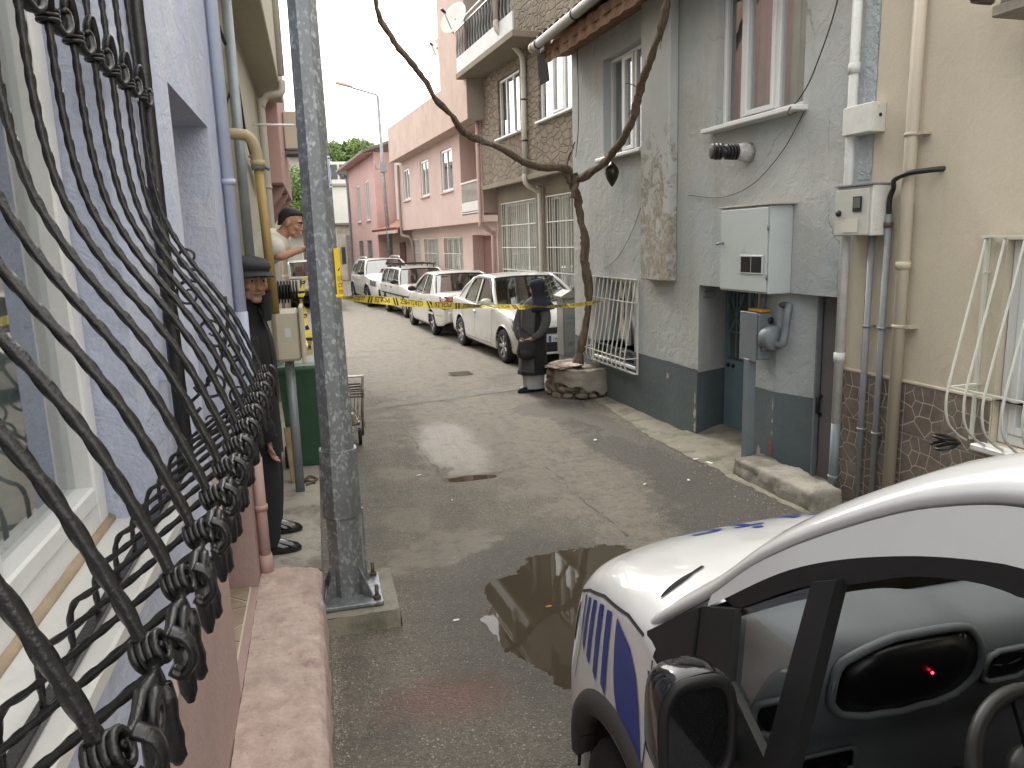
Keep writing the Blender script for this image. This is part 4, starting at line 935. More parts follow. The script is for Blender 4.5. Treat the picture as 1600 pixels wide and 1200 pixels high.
sk_ = MB(); sk_.loft([[(8.75 + r * math.cos(2 * PI * k / 12) * (1 + .25 * mnoise.noise((k, z * 9, 0))), .15 + r * .8 * math.sin(2 * PI * k / 12) * (1 + .25 * mnoise.noise((k, z * 7, 2))), z) for k in range(12)] for r, z in [(.02, 2.99), (.045, 2.955), (.085, 2.91), (.10, 2.86), (.08, 2.79), (.03, 2.72), (.012, 2.70)]])
single('plastic_sack', sk_, M('black_bin_bag', (.012, .012, .013), .3, .2, 20, .4), 'black plastic sack hanging from the vine below the small upper window', 'sack', FG, (8.75, .15, 2.7))
# wires on the wall
m = MB(); m.tube(spline([(4.95, .05, 5.0), (5.0, .04, 4.3), (5.1, .03, 3.75), (5.3, .05, 3.3), (5.42, .08, 3.12), (5.46, .14, 3.05), (5.44, .16, 3.0), (5.42, .1, 3.02)], 10), .005, 5); m.tube(spline([(5.44, .02, 3.02), (5.7, .02, 2.75), (6.1, .02, 2.52), (6.6, .02, 2.44), (7.2, .02, 2.5)], 10), .0035, 5)
single('wall_wire', m, BLACKPL, 'thin black wire draped down the grey wall from the window sill', 'wire', FG, (5.4, .05, 3))
m = MB(); m.tube(spline([(8.2, .015, 2.5), (8.5, .015, 2.15), (8.9, .015, 1.85), (9.3, .015, 1.7)], 8), .003, 5); single('wall_wire', m, BLACKPL, 'thin grey wire sagging across the grey wall left of the weathered pilaster', 'wire', FG, (8.8, .02, 2))
m = MB(); m.tube(spline([(10.1, .03, 4.6), (10.05, .04, 4.0), (10.1, .03, 3.5), (10.2, .03, 3.2)], 8), .006, 5)
single('wall_wire', m, BLACKPL, 'short dark cable hanging below the eave at the far corner of the grey house', 'wire', FG, (10.1, .03, 3.2))
# white bow grille on the low window
WIRON = M('white_iron_paint', (.66, .65, .60), .5, .1, 5, .15, 60, stain=(.30, .22, .15), samt=.5, ss=16, sthr=.63)
wg = thing('window_grille', 'white painted bowed iron grille on the low window of the grey house', 'window grille', FG, (9.0, .1, .45))
bp_ = spline([(0, .03, 1.60), (0, .07, 1.35), (0, .12, 1.0), (0, .17, .72), (0, .18, .60), (0, .15, .52), (0, .08, .475), (0, .04, .47)], 6)
bq = MB(); bq.tube(bp_, .0075, 6); bqm = bq.mesh('bar', WIRON)
for i in range(11):
    a = 8.36 + i * (9.66 - 8.36) / 10; mesh_child(bqm, wg, (a, 0, 0), 'bar')
m = MB(); m.bar((8.32, .03, 1.60), (9.70, .03, 1.60), .03, .012); m.bar((8.32, .04, .47), (9.70, .04, .47), .03, .012); m.bar((8.33, .02, .46), (8.33, .02, 1.605), .012, .03); m.bar((9.69, .02, .46), (9.69, .02, 1.605), .012, .03); m.build('frame', WIRON, wg)
for (z, o_) in ((1.33, .075), (.66, .178)):
    q = MB(); q.bar((8.34, .015, z), (8.34, o_, z), .02, .01); q.bar((8.34, o_, z), (9.68, o_, z), .02, .01); q.bar((9.68, o_, z), (9.68, .015, z), .02, .01); q.build('rail', WIRON, wg)
# white down pipe with slate lower length, junction box and electricity meter on the corner
WPIPE = M('white_pipe_paint', (.66, .67, .65), .6, .08, 8, .2, 60, stain=(.42, .42, .40), samt=.6, ss=12, sthr=.55)
wp = thing('down_pipe', 'white painted down pipe turning slate grey near the ground beside the mauve door', 'down pipe', FG, (4.86, .06, .1))
m = MB(); m.tube([(4.86, .06, 4.6), (4.86, .06, .64)], .034, 14); m.build('white_length', WPIPE, wp)
for z in (3.22, 1.16): q = MB(); clamp(q, (4.86, .06, z), .036, h=.07); q.build('socket', WPIPE, wp)
m = MB(); m.tube([(4.86, .06, .645), (4.86, .06, .10)], .0345, 14); clamp(m, (4.86, .06, .22), .036, h=.025); clamp(m, (4.86, .06, .1), .036, h=.05); m.build('slate_length', M('slate_pipe_paint', (.20, .245, .26), .5, .08, 6, .1), wp)
m = MB(); m.tube(spline([(4.86, .06, .10), (4.87, .10, .07), (4.93, .2, .055), (5.02, .30, .05)], 6), .03, 12, cap=False); m.build('outlet', M('dirty_white_pvc', (.42, .40, .35), .6, .2), wp)
jb = thing('junction_box', 'small flaking white junction box high on the white down pipe', 'junction box', FG, (4.75, .1, 2.75))
WFLK = M('flaking_white_paint', (.66, .66, .62), .6, .08, 6, .3, 40, stain=(.30, .28, .24), samt=.8, ss=14, sthr=.6)
m = MB(); m.box(4.60, 4.88, .0, .115, 2.76, 2.955, 0, .004); m.build('case', WFLK, jb)
m = MB(); m.box(4.602, 4.878, .1155, .122, 2.764, 2.95, 0, .002); m.build('lid', WFLK, jb)
m = MB(); m.lathe([(.001, 0), (.012, 0), (.012, .004)], (4.5985, .05, 2.87), (-1, 0, 0), 12); m.build('hole', BLACKP, jb)
em = thing('electric_meter_box', 'worn grey white electricity meter box at the corner of the beige wall', 'meter box', FG, (4.65, .1, 2.04))
m = MB(); m.box(4.49, 4.84, .0, .17, 2.06, 2.40, 0, .005); m.build('case', WFLK, em)
m = MB(); m.box(4.51, 4.838, .171, .185, 2.065, 2.38, 0, .004); dm = m.build('door_panel', M('grey_white_lid', (.50, .50, .46), .5, .08, 6, .1), em)
m = MB(); m.box(4.57, 4.655, .186, .192, 2.225, 2.33, 0, .002); m.build('window_frame', BLACKP, dm)
m = MB(); m.box(4.582, 4.643, .1915, .195, 2.25, 2.32); m.build('window_pane', M('meter_glass', (.14, .15, .15), .2, .2), dm)
m = MB(); m.lathe([(.001, .02), (.02, .018), (.022, 0)], (4.79, .185, 2.22), (0, 1, 0), 14); m.build('knob', BLACKP, dm)
m = MB(); m.box(4.60, 4.76, .186, .189, 2.085, 2.18); m.build('paper_label', flat('worn_paper', (.58, .56, .50), .8), dm)
m = MB(); m.box(4.485, 4.845, .0, .19, 2.402, 2.412); m.build('rain_lip', GREYSTEEL, em)
# ============================================================ RIGHT: beige house with stone-tile dado
BEIGE = stucco('beige_render', (.60, .54, .43), (.47, .41, .31), .35, .4, 9, .05, .6, .8, bs=90)
hb = thing('tan_house', 'tan rendered house with brown stone tile dado beside the grey house', 'house', FG, (3.5, 0, 0))
WB = (2.25, 3.60, .80, 2.02)
m = MB(); wall_holes(m, -3, 4.698, 1.065, 5.2, [(WB[0], WB[1], 1.065, WB[3], .2)], .2, PG); 
wall_holes(m, -3, 4.698, 0, 1.065, [(WB[0], WB[1], WB[2], 1.065, .2)], .2, lambda a, b, d: (a, -.004 - d, b))
m.add([(4.698, .004, 1.065), (4.925, .004, 1.065), (4.925, .004, 1.599), (4.698, .004, 1.599)], [(0, 1, 2, 3)])
m.add([(4.698, .004, 1.599), (4.90, .004, 1.599), (4.86, .004, 1.9), (4.80, .004, 2.12), (4.77, .004, 2.36), (4.698, .004, 2.42)], [tuple(range(6))])
m.add([(-3, -4, 0), (4.69, -4, 0), (4.69, -4, 5.2), (-3, -4, 5.2)], [(0, 1, 2, 3)]); m.add([(-3, 0, 5.2), (4.698, 0, 5.2), (4.698, -4, 5.2), (-3, -4, 5.2)], [(0, 1, 2, 3)]); m.add([(4.698, 0, 4.5), (4.698, -4, 4.5), (4.698, -4, 5.2), (4.698, 0, 5.2)], [(0, 1, 2, 3)])
m.build('wall', BEIGE, hb, recalc=False)
m = MB(); m.box(WB[1] + .0, 4.92, .0, .022, 1.058, 1.082, 0, .006); m.build('dado_trim', BEIGE, hb)
window(hb, PG, *WB, .05, (2.9,), .10, None, .07, None)
# dado of printed crazy-paving tiles
tile_stones = crazy(.330, .345, 13, 11, .0048)
tbase = MB(); tbase.box(.0015, .3285, .0, .008, .0015, .3435); tbm = tbase.mesh('tile', GROUT)
stone_me = []
for poly in tile_stones:
    q = MB(); q.prism(poly, 'y', .0075, .0115); stone_me.append(q.mesh('stone', TILEST))
for r in range(3):
    for c in range(7):
        u = 4.925 - .331 * (c + 1); z = 1.055 - .346 * (r + 1)
        if u < WB[1] - .02 and z + .34 > WB[2]: continue
        t_ = mesh_child(tbm, hb, (u, .001, z), 'tile')
        for sm_ in stone_me: mesh_child(sm_, t_, (0, 0, 0), 'stone')
# pale green bow grille of its window
MINT = M('pale_mint_iron', (.60, .63, .56), .5, .08, 5, .15)
wg = thing('window_grille', 'pale mint bowed iron grille on the window of the tan house', 'window grille', FG, (3.0, .1, .8))
bp_ = spline([(0, .05, 2.03), (0, .11, 1.75), (0, .19, 1.40), (0, .245, 1.15), (0, .25, 1.02), (0, .22, .92), (0, .14, .84), (0, .07, .80)], 7)
bq = MB(); bq.tube(bp_, .0075, 7); bqm = bq.mesh('bar', MINT)
for i in range(13): mesh_child(bqm, wg, (3.70 - i * .125, 0, 0), 'bar')
m = MB(); m.bar((3.72, .05, 2.04), (2.15, .05, 2.04), .03, .012); m.bar((3.705, .0, 2.04), (3.705, .06, 2.04), .025, .012); m.bar((3.71, .02, .8), (3.71, .02, 2.04), .02, .02); m.build('frame', MINT, wg)
for (z, o_) in ((1.15, .235), (1.83, .0)):
    q = MB(); q.bar((3.70, .004, z), (3.70, max(o_, .05), z), .02, .01)
    if o_: q.bar((3.70, o_, z), (2.18, o_, z), .018, .008)
    q.build('rail', MINT, wg)
m = MB(); P_ = []
for k in range(70):
    t_ = k / 69; a = t_ * 3.1 * 2 * PI; P_.append((3.66 + .05 * math.cos(a) + .02 * t_, .24 + .07 * math.sin(a) + .012 * k / 20, .80 + .035 * math.sin(a * .5 + 1) + .03 * t_))
m.tube(P_, .010, 6)
single('coiled_cable', m, BLACKPL, 'coil of black cable lying on the sill under the mint grille', 'cable', FG, (3.66, .24, .75))
BPIPE = M('tan_pipe_paint', (.50, .45, .36), .55, .06, 3, .08)
dp = thing('down_pipe', 'tan painted down pipe crossing the brown tile dado', 'down pipe', FG, (4.30, .06, 0))
m = MB(); m.tube([(4.30, .062, 5.2), (4.30, .062, .02)], .04, 16); m.build('tube', BPIPE, dp)
for z in (2.70, 1.45): q = MB(); clamp(q, (4.30, .062, z), .041, h=.022); q.box(4.20, 4.27, .0, .07, z - .01, z + .01); q.build('clamp', BPIPE, dp)
q = MB(); clamp(q, (4.30, .062, 1.86), .042, h=.05); q.build('socket', BPIPE, dp)
CON = M('grey_conduit_paint', (.23, .25, .26), .5, .1, 6, .1, stain=(.4, .4, .38), samt=.4, ss=10, sthr=.62)
for (u, top, lab) in ((4.61, 2.06, 'grey steel conduit rising into the underside of the electricity meter box'), (4.465, 2.20, 'grey steel conduit passing the right side of the electricity meter box')):
    t_ = thing('conduit', lab, 'conduit', FG, (u, .05, 0)); m = MB(); m.tube([(u, .05, .0), (u, .05, top)], .0225, 12); m.build('tube', CON, t_)
    for z in (1.42, .66): q = MB(); clamp(q, (u, .05, z), .023, h=.018); q.box(u - .035, u - .02, .0, .05, z - .008, z + .008); q.build('clamp', GREYSTEEL, t_)
    if top > 2.1: q = MB(); q.tube(spline([(u, .05, 2.19), (u - .002, .055, 2.30), (4.43, .06, 2.37), (4.36, .12, 2.42), (4.25, .12, 2.45), (4.14, .06, 2.46), (4.085, -.01, 2.465)], 7), .017, 10); q.build('cable', BLACKPL, t_); q = MB(); clamp(q, (u, .05, 2.13), .024, h=.03); q.build('coupling', M('rust_coupling', (.14, .08, .05), .8, .2), t_)
ob = thing('timber_bracket', 'weathered timber bracket end jutting from the tan wall at the top right', 'bracket', FG, (3.5, .2, 3.2))
m = MB(); m.box(2.9, 3.57, 0, .30, 3.195, 3.255, 0, .008); m.box(3.42, 3.54, 0, .28, 3.256, 3.33, 0, .006); m.build('beam', M('grey_wood', (.28, .25, .20), .9, .3, 8, .5, 40), ob)
m = MB(); m.tube(spline([(3.80, .05, 3.36), (3.72, .26, 3.335), (3.6, .31, 3.325), (3.4, .31, 3.345), (3.0, .2, 3.40)], 6), .022, 8); m.build('dark_hose', M('dark_brown_hose', (.06, .035, .03), .6, .2), ob)

# ============================================================ RIGHT: brown house and pink house
FB = Frame((6.187, 0, 0), (-.091, .996, 0))
def stone_render():
    t = NT('stamped_brown_render'); v = t.P(); d = t.node('ShaderNodeVectorMath', operation='ADD')
    w = t.voro(3.6, 'DISTANCE_TO_EDGE', vec=t.vscale(v, (1, 1, 2.0))); n = t.noise(9, 7, .7)
    c = t.mix(t.ramp(t.noise(1.6, 7), .3, .7), (.185, .155, .115), (.27, .23, .175)); c = t.mix(t.math('MULTIPLY', t.ramp(n, .4, .7), .5), c, (.14, .115, .09))
    c = t.mix(t.ramp(w, .0, .05, .6, 0), c, (.12, .10, .08))
    t.set(col=c, rough=.95, normal=t.bump(t.math('ADD', t.ramp(w, 0, .09), t.math('MULTIPLY', n, .8)), .9, .03)); return t.m
BROWN = stone_render(); BROWNP = stucco('plain_brown_render', (.23, .20, .155), (.15, .13, .1), .5, .5, 6)
br = thing('brown_house', 'brown stone textured three storey house with white barred ground floor windows', 'house', FB, (14.5, 0, 0))
PO = lambda o: (lambda a, b, d: (a, o - d, b))
G1 = (16.1, 18.4, .9, 2.97); G2 = (13.3, 15.5, .9, 2.97); U1 = (16.05, 17.45, 4.36, 5.60); U2 = (13.3, 15.0, 4.38, 5.85)
m = MB(); wall_holes(m, 10.5, 18.75, 0, 3.4, [G1, G2], .2, PO(0)); m.add([(10.5, .35, 3.4), (18.75, .35, 3.4), (18.75, 0, 3.4), (10.5, 0, 3.4)], [(0, 1, 2, 3)]); m.build('ground_wall', BROWNP, br, recalc=False)
m = MB(); wall_holes(m, 10.5, 18.75, 3.4, 9.5, [U1, U2, (16.6, 18.3, 6.2, 8.3, .5)], .2, PO(.35)); m.add([(18.75, .35, 3.4), (18.75, -3, 3.4), (18.75, -3, 9.5), (18.75, .35, 9.5)], [(0, 1, 2, 3)]); m.add([(10.5, .35, 9.5), (18.75, .35, 9.5), (18.75, -3, 9.5), (10.5, -3, 9.5)], [(0, 1, 2, 3)]); m.add([(10.5, -3, 0), (18.75, -3, 0), (18.75, -3, 9.5), (10.5, -3, 9.5)], [(0, 1, 2, 3)]); m.add([(10.5, .35, 3.4), (10.5, -3, 3.4), (10.5, -3, 9.5), (10.5, .35, 9.5)], [(0, 1, 2, 3)])
m.build('upper_wall', BROWN, br, recalc=False)
m = MB(); m.box(10.5, 18.75, .30, .40, 3.32, 3.42, 0, .012); m.build('string_course', BROWNP, br)
window(br, PO(.35), *U1, .05, (16.55, 17.0), .10, [(16.1, 17.4, (.55, .55, .52))], .05, [])
window(br, PO(.35), *U2, .05, (13.85, 14.42), .08, [(13.3, 15, (.50, .48, .44))], .055, [1])
m = MB(); m.box(16.65, 18.25, -.14, -.10, 6.2, 8.25); m.build('balcony_door', DARKROOM, br)
PALEW = M('pale_panel', (.55, .57, .57), .6, .08, 3, .1)
# balcony
m = MB(); m.box(14.75, 18.7, .35, .95, 5.86, 5.98, 0, .01); bal = m.build('balcony', BROWNP, br)
m = MB(); m.box(14.8, 18.65, .90, .93, 5.99, 6.32, 0, .004); m.build('parapet_panel', PALEW, bal)
for k in range(39):
    a = 14.85 + k * .1; q = MB(); q.tube(spline([(a, .915, 6.32), (a + .035, .915, 6.5), (a - .025, .915, 6.7), (a + .02, .915, 6.9)], 3), .011, 4); q.build('baluster', IRON if k % 2 else GREYSTEEL, bal)
m = MB(); m.bar((14.78, .915, 6.92), (18.68, .915, 6.92), .04, .03); m.bar((14.78, .915, 7.05), (18.68, .915, 7.05), .03, .03); m.build('handrail', WHITE_PVC, bal)
def barred(parent, a0, a1, z0, z1, o, nb, nr, mt, P0, cur, name='window'):
    w = MB()
    for (x0, x1, y0, y1) in [(a0, a0 + .06, z0, z1), (a1 - .06, a1, z0, z1), (a0 + .06, a1 - .06, z0, z0 + .06), (a0 + .06, a1 - .06, z1 - .06, z1)]: w.box(x0, x1, o - .14, o - .09, y0, y1)
    n = max(2, round((a1 - a0) / .75))
    for k in range(1, n): x = lerp(a0, a1, k / n); w.box(x - .03, x + .03, o - .14, o - .09, z0 + .06, z1 - .06)
    w = w.build(name, mt, parent)
    for k in range(n):
        x0, x1 = lerp(a0, a1, k / n) + .04, lerp(a0, a1, (k + 1) / n) - .04
        q = MB(); q.add([(x0, o - .12, z0 + .06), (x1, o - .12, z0 + .06), (x1, o - .12, z1 - .06), (x0, o - .12, z1 - .06)], [(0, 1, 2, 3)]); q.build('pane', GLASS, w, recalc=False)
    q = MB(); nc = int((a1 - a0) / .03); q.grid(lambda u, v: (lerp(a0, a1, u), o - .19 + .015 * math.sin(u * (a1 - a0) * 40), lerp(z0, z1, v)), nc, 2); q.build('curtain', cur, w, recalc=False)
    for k in range(nb):
        x = lerp(a0 + .03, a1 - .03, k / (nb - 1)); q = MB(); q.bar((x, o + .02, z0), (x, o + .02, z1), .014, .014); q.build('grille_bar', mt, w)
    for k in range(nr):
        z = lerp(z0, z1, k / (nr - 1)); q = MB(); q.bar((a0, o + .028, z), (a1, o + .028, z), .022, .022); q.build('grille_rail', mt, w)
    return w
CURT = curtain_mat((.62, .61, .56))
barred(br, *G1, .0, 18, 5, WIRON, None, CURT); barred(br, *G2, .0, 17, 5, WIRON, None, curtain_mat((.40, .37, .32)))
m = MB(); m.box(10.6, 15.6, .002, .03, 0, .88, 0, .004); m.build('tiled_skirt', M('white_wall_tile', (.55, .55, .52), .4, .08, 3, .05), br)
dp = thing('down_pipe', 'cream down pipe with an elbow on the front of the brown house', 'down pipe', FB, (15.65, .4, 0))
m = MB(); m.tube([(15.6, .98, 9), (15.6, .98, 6.35)], .055, 12); m.tube(spline([(15.6, .98, 6.36), (15.6, .93, 6.15), (15.62, .5, 5.8), (15.64, .42, 5.6), (15.64, .42, 5.3)], 5), .055, 12); m.tube([(15.64, .42, 5.35), (15.66, .42, 3.45)], .055, 12); m.tube(spline([(15.66, .42, 3.47), (15.66, .41, 3.25), (15.7, .15, 3.1), (15.72, .08, 2.95), (15.72, .08, .05)], 6), .05, 12); m.build('tube', M('cream_pipe', (.50, .48, .42), .5, .08, 3, .1), dp)
for z in (4.9, 4.1): q = MB(); clamp(q, (15.65, .42, z), .056, h=.03); q.build('clamp', BLACKPL, dp)
def dish(name, label, c, r, aim, mast, fr):
    t = thing(name, label, 'satellite dish', fr, mast); aim = Vector(aim).normalized()
    q = MB(); q.lathe([(.001, -.14 * r), (r * .35, -.12 * r), (r * .7, -.06 * r), (r, .03 * r), (r * 1.02, .02 * r), (r * .7, -.08 * r), (r * .3, -.15 * r), (.001, -.165 * r)], c, aim, 28); q.build('reflector', M('dish_white_' + name, (.58, .58, .54), .5, .08), t)
    e = Vector(c) + aim * r * .9 + Vector((0, 0, -.12 * r)); q = MB(); q.tube([Vector(c) + aim * .02 - Vector((0, 0, .95 * r)), e], .012, 6); q.build('feed_arm', GREYSTEEL, t)
    q = MB(); q.tube([e - aim * .05, e + aim * .08], .03, 10); q.build('feed_horn', BLACKPL, t)
    q = MB(); q.tube([Vector(mast), (mast[0], mast[1], c[2]), Vector(c) - aim * .12 * r], .02, 8); q.build('mast', GREYSTEEL, t)
dish('satellite_dish', 'large round satellite dish on the balcony of the brown house', (17.75, 1.22, 6.95), .36, (-.45, .75, .35), (17.75, .96, 6.4), FB)
PINKR = stucco('dusty_pink_render', (.53, .405, .37), (.40, .305, .27), .4, .35, 5, .08, bs=60)
PINKF = stucco('weathered_pink_fascia', (.48, .37, .32), (.33, .27, .23), .6, .4, 4, .1, .5)
pk = thing('pink_house', 'dusty pink house with a deep flat fascia and jettied first floor', 'house', FB, (24, 0, 0))
GP = [(27.5, 28.5, .8, 2.24), (24.9, 26.8, .8, 2.24), (22.0, 24.1, .8, 2.24)]; DP = (19.25, 21.0, 0, 2.27)
m = MB(); wall_holes(m, 18.78, 28.7, 0, 2.58, GP + [DP + (.35,)], .12, PO(0)); m.add([(18.78, .35, 2.58), (28.7, .35, 2.58), (28.7, 0, 2.58), (18.78, 0, 2.58)], [(0, 1, 2, 3)]); m.add([(28.7, 0, 0), (28.7, -4, 0), (28.7, -4, 5.2), (28.7, 0, 5.2)], [(0, 1, 2, 3)])
UP = [(27.1, 28.15, 3.6, 4.68), (24.3, 25.4, 3.56, 4.68), (21.5, 22.75, 3.53, 4.70)]
wall_holes(m, 18.78, 28.7, 2.58, 5.0, UP + [(18.9, 20.7, 2.80, 4.92, 1.0)], .1, PO(.35)); m.add([(28.7, .35, 2.58), (28.7, -.5, 2.58), (28.7, -.5, 5.0), (28.7, .35, 5.0)], [(0, 1, 2, 3)]); m.add([(18.9, -.65, 2.8), (20.7, -.65, 2.8), (20.7, -.65, 4.92), (18.9, -.65, 4.92)], [(0, 1, 2, 3)])
m.build('wall', PINKR, pk, recalc=False)
m = MB(); m.prism([(18.5, 4.96), (28.4, 4.96), (28.4, 6.12), (20.9, 6.02), (20.9, 8.25), (18.5, 7.7)], 'y', -3.0, .76); m.build('fascia', PINKF, pk)
m = MB(); m.box(18.47, 18.5, -3, .765, 4.95, 7.69); m.build('end_wall', stucco('cement_end_wall', (.30, .275, .235), (.2, .18, .15), .5, .4, 5), pk)
for i, (a0, a1, b0, b1) in enumerate(UP): window(pk, PO(.35), a0, a1, b0, b1, .03, ((a0 + a1) / 2,), .06, (.42, .44, .42), .07, [], sill_mat=PINKR)
for (a0, a1, b0, b1) in GP: barred(pk, a0, a1, b0, b1, .0, 10, 4, WIRON, None, CURT)
m = MB(); m.box(19.27, 20.98, -.34, -.30, 0, 2.25, 0, .01); q_ = m.build('door', M('faded_maroon_door', (.20, .10, .09), .6, .15), pk)
m = MB(); m.box(19.9, 20.1, -.299, -.28, 1.0, 1.06); m.build('handle', GREYSTEEL, q_)
m = MB(); m.box(18.92, 19.9, -.60, -.52, 2.85, 4.75); dq = m.build('balcony_door', WHITE_PVC, pk); m = MB(); m.box(19.0, 19.82, -.519, -.51, 2.95, 4.65); m.build('pane', M('brown_pane', (.07, .045, .04), .3, .2), dq)
m = MB(); m.box(18.92, 20.68, .33, .36, 2.88, 3.12); rl = m.build('balcony_railing', M('white_panel', (.62, .62, .6), .5, .06), pk)
for k in range(19):
    a = 18.94 + k * .096; q = MB(); q.tube(spline([(a, .345, 3.12), (a + .03, .345, 3.28), (a - .03, .345, 3.44), (a, .345, 3.6)], 3), .011, 4); q.build('baluster', WIRON, rl)
m = MB(); m.bar((18.9, .345, 3.62), (20.7, .345, 3.62), .05, .04); m.bar((18.9, .345, 2.84), (20.7, .345, 2.84), .05, .03); m.build('handrail', WIRON, rl)
m = MB(); m.tube(spline([(18.86, .42, 4.95), (18.86, .42, 2.7), (18.87, .40, 2.5), (18.95, .1, 2.3), (18.98, .07, 2.1), (18.98, .07, 0.1)], 6), .05, 10)
single('down_pipe', m, PINKR, 'pink down pipe on the near edge of the pink house', 'down pipe', FB, (18.9, .1, 0))
m = MB(); m.tube(spline([(28.6, .42, 4.9), (28.6, .42, 2.6), (28.55, .36, 2.4), (28.3, .1, 2.1), (28.3, .06, .2)], 6), .05, 10)
single('down_pipe', m, stucco('grey_pink_pipe', (.32, .25, .22), (.2, .16, .14)), 'grey pink down pipe on the far edge of the pink house', 'down pipe', FB, (28.4, .1, 0))
dish('satellite_dish', 'small satellite dish on a mast above the pink house roof', (23.6, .10, 7.75), .28, (-.6, .7, .3), (23.5, .05, 6.05), FB)
m = MB(); m.tube([(23.7, -.4, 6.0), (23.7, -.4, 8.2)], .018, 6); m.tube([(23.1, .2, 7.85), (24.3, -.9, 8.05)], .012, 5)
for k in range(5): c = Vector((lerp(23.2, 24.2, k / 4), lerp(.1, -.8, k / 4), lerp(7.87, 8.03, k / 4))); m.tube([c + Vector((-.18, -.2, 0)), c + Vector((.18, .2, 0))], .008, 5)
single('tv_aerial', m, GREYSTEEL, 'rooftop television aerial on the pink house', 'aerial', FB, (23.7, -.4, 6))
m = MB(); m.tube([(15.2, -.2, 9.5), (15.2, -.2, 11.5)], .02, 6); single('roof_mast', m, GREYSTEEL, 'thin mast on the roof of the brown house', 'mast', FB, (15.2, -.2, 9.5))

# ============================================================ farther right: white house, red-pink house, white buildings, trees
WHITER = stucco('white_render', (.66, .66, .62), (.5, .48, .42), .35, .2, 3, .05)
REDP = stucco('rose_red_render', (.57, .38, .355), (.45, .32, .30), .35, .3, 4, .08)
wh = thing('white_house', 'tall plain white house wall between the pink house and the rose red house', 'house', FB, (31, -1, 0))
m = MB(); m.box(28.9, 34.2, -5, -.55, 2.6, 6.3, 0, .02); m.build('upper_wall', WHITER, wh)
m = MB(); m.box(28.9, 34.2, -5, -.3, 0, 2.6, 0, .02); m.build('ground_wall', PINKR, wh)
m = MB(); m.add([(28.8, .55, 2.62), (34.2, .55, 2.62), (34.2, -.55, 3.15), (28.8, -.55, 3.15)], [(0, 1, 2, 3)]); cn = m.build('canopy', TERRA, wh, recalc=False)
m = MB(); m.box(28.8, 34.2, .50, .56, 2.50, 2.62); m.build('fascia', PINKR, cn)
for k in range(24):
    o = bpy.data.objects.new('roof_tile', tme); COL.objects.link(o); o.parent = cn; o.location = Vector((28.9 + k * .226, .58, 2.64)) - Vector(OFF[wh.name]); o.scale = (1, 2.7, 2.6 / 1.0 * .62)
m = MB(); m.tube([(31.5, -.53, 6.2), (31.5, -.53, 3.2)], .05, 8); m.build('downpipe_strip', BLACKPL, wh)
barred(wh, 29.2, 30.4, .7, 2.3, -.28, 8, 3, WIRON, None, CURT)
m = MB(); m.box(31.4, 32.4, -.29, -.25, 0, 2.15); m.build('door', M('dark_red_door', (.14, .06, .05), .6, .2), wh)
rh = thing('rose_red_house', 'rose red two storey house with white shuttered windows and overhanging eave', 'house', FB, (39, 0, 0))
RW = [(36.0, 37.1, 3.2, 5.0), (38.7, 39.8, 3.2, 5.0), (36.0, 37.2, .9, 2.3), (38.6, 39.8, .9, 2.3)]
m = MB(); wall_holes(m, 34.3, 42.5, 0, 6.0, RW, .12, PO(.30)); m.add([(34.3, .3, 0), (34.3, -5, 0), (34.3, -5, 6), (34.3, .3, 6)], [(0, 1, 2, 3)]); m.add([(42.5, .3, 0), (42.5, -5, 0), (42.5, -5, 6), (42.5, .3, 6)], [(0, 1, 2, 3)]); m.build('wall', REDP, rh, recalc=False)
for w_ in RW[:2]: window(rh, PO(.30), *w_, .02, ((w_[0] + w_[1]) / 2,), .05, (.55, .54, .5), .08, [], sill_mat=REDP)
for w_ in RW[2:]: barred(rh, *w_, .30, 7, 3, GREYSTEEL, None, DARKROOM)
m = MB(); m.add([(33.9, .85, 5.92), (43, .85, 5.92), (43, -2.5, 7.1), (33.9, -2.5, 7.1), (33.9, .85, 6.04), (43, .85, 6.04), (43, -2.5, 7.22), (33.9, -2.5, 7.22)], [(0, 1, 2, 3), (4, 5, 6, 7), (0, 1, 5, 4), (0, 3, 7, 4), (1, 2, 6, 5)]); m.build('roof', M('old_roof', (.17, .14, .125), .9, .3), rh, recalc=False)
m = MB(); m.add([(33.9, .84, 5.915), (43, .84, 5.915), (43, .3, 5.985), (33.9, .3, 5.985)], [(0, 1, 2, 3)]); m.build('soffit', REDP, rh, recalc=False)
m = MB(); m.tube(spline([(42.3, .9, 5.95), (42.3, .6, 5.6), (42.3, .38, 5.3), (42.3, .38, .2)], 4), .06, 8); single('down_pipe', m, GREYSTEEL, 'grey down pipe on the far corner of the rose red house', 'down pipe', FB, (42.3, .4, 0))
fw = far_block('far_white_building', 'white building with a glazed loggia at the end of the street', .6, 8, 56, 64, 6.2, WHITER, 0, 1)
m = MB(); m.box(.9, 8, 56.3, 63, 6.4, 7.9); m.build('loggia', WHITER, fw)
for k in range(5): q = MB(); q.box(1.05 + k * 1.1, 2.0 + k * 1.1, 56.26, 56.29, 6.7, 7.7); q.build('loggia_window', FARPANE, fw)
ow = thing('old_shed', 'low whitewashed shed with worn doors at the bend of the street', 'shed', WORLD, (2.5, 51, 0))
m = MB(); m.box(1.45, 6, 47.5, 54, 0, 3.3, 0, .03); m.build('wall', stucco('stained_whitewash', (.52, .51, .47), (.25, .24, .2), .8, .4, 2, .15, .48), ow)
m = MB(); m.prism([(1.2, 3.3), (6.2, 3.3), (6.2, 3.5), (1.2, 3.42)], 'y', 47.2, 54.3); m.build('roof', M('tin_roof', (.2, .19, .18), .7, .3), ow)
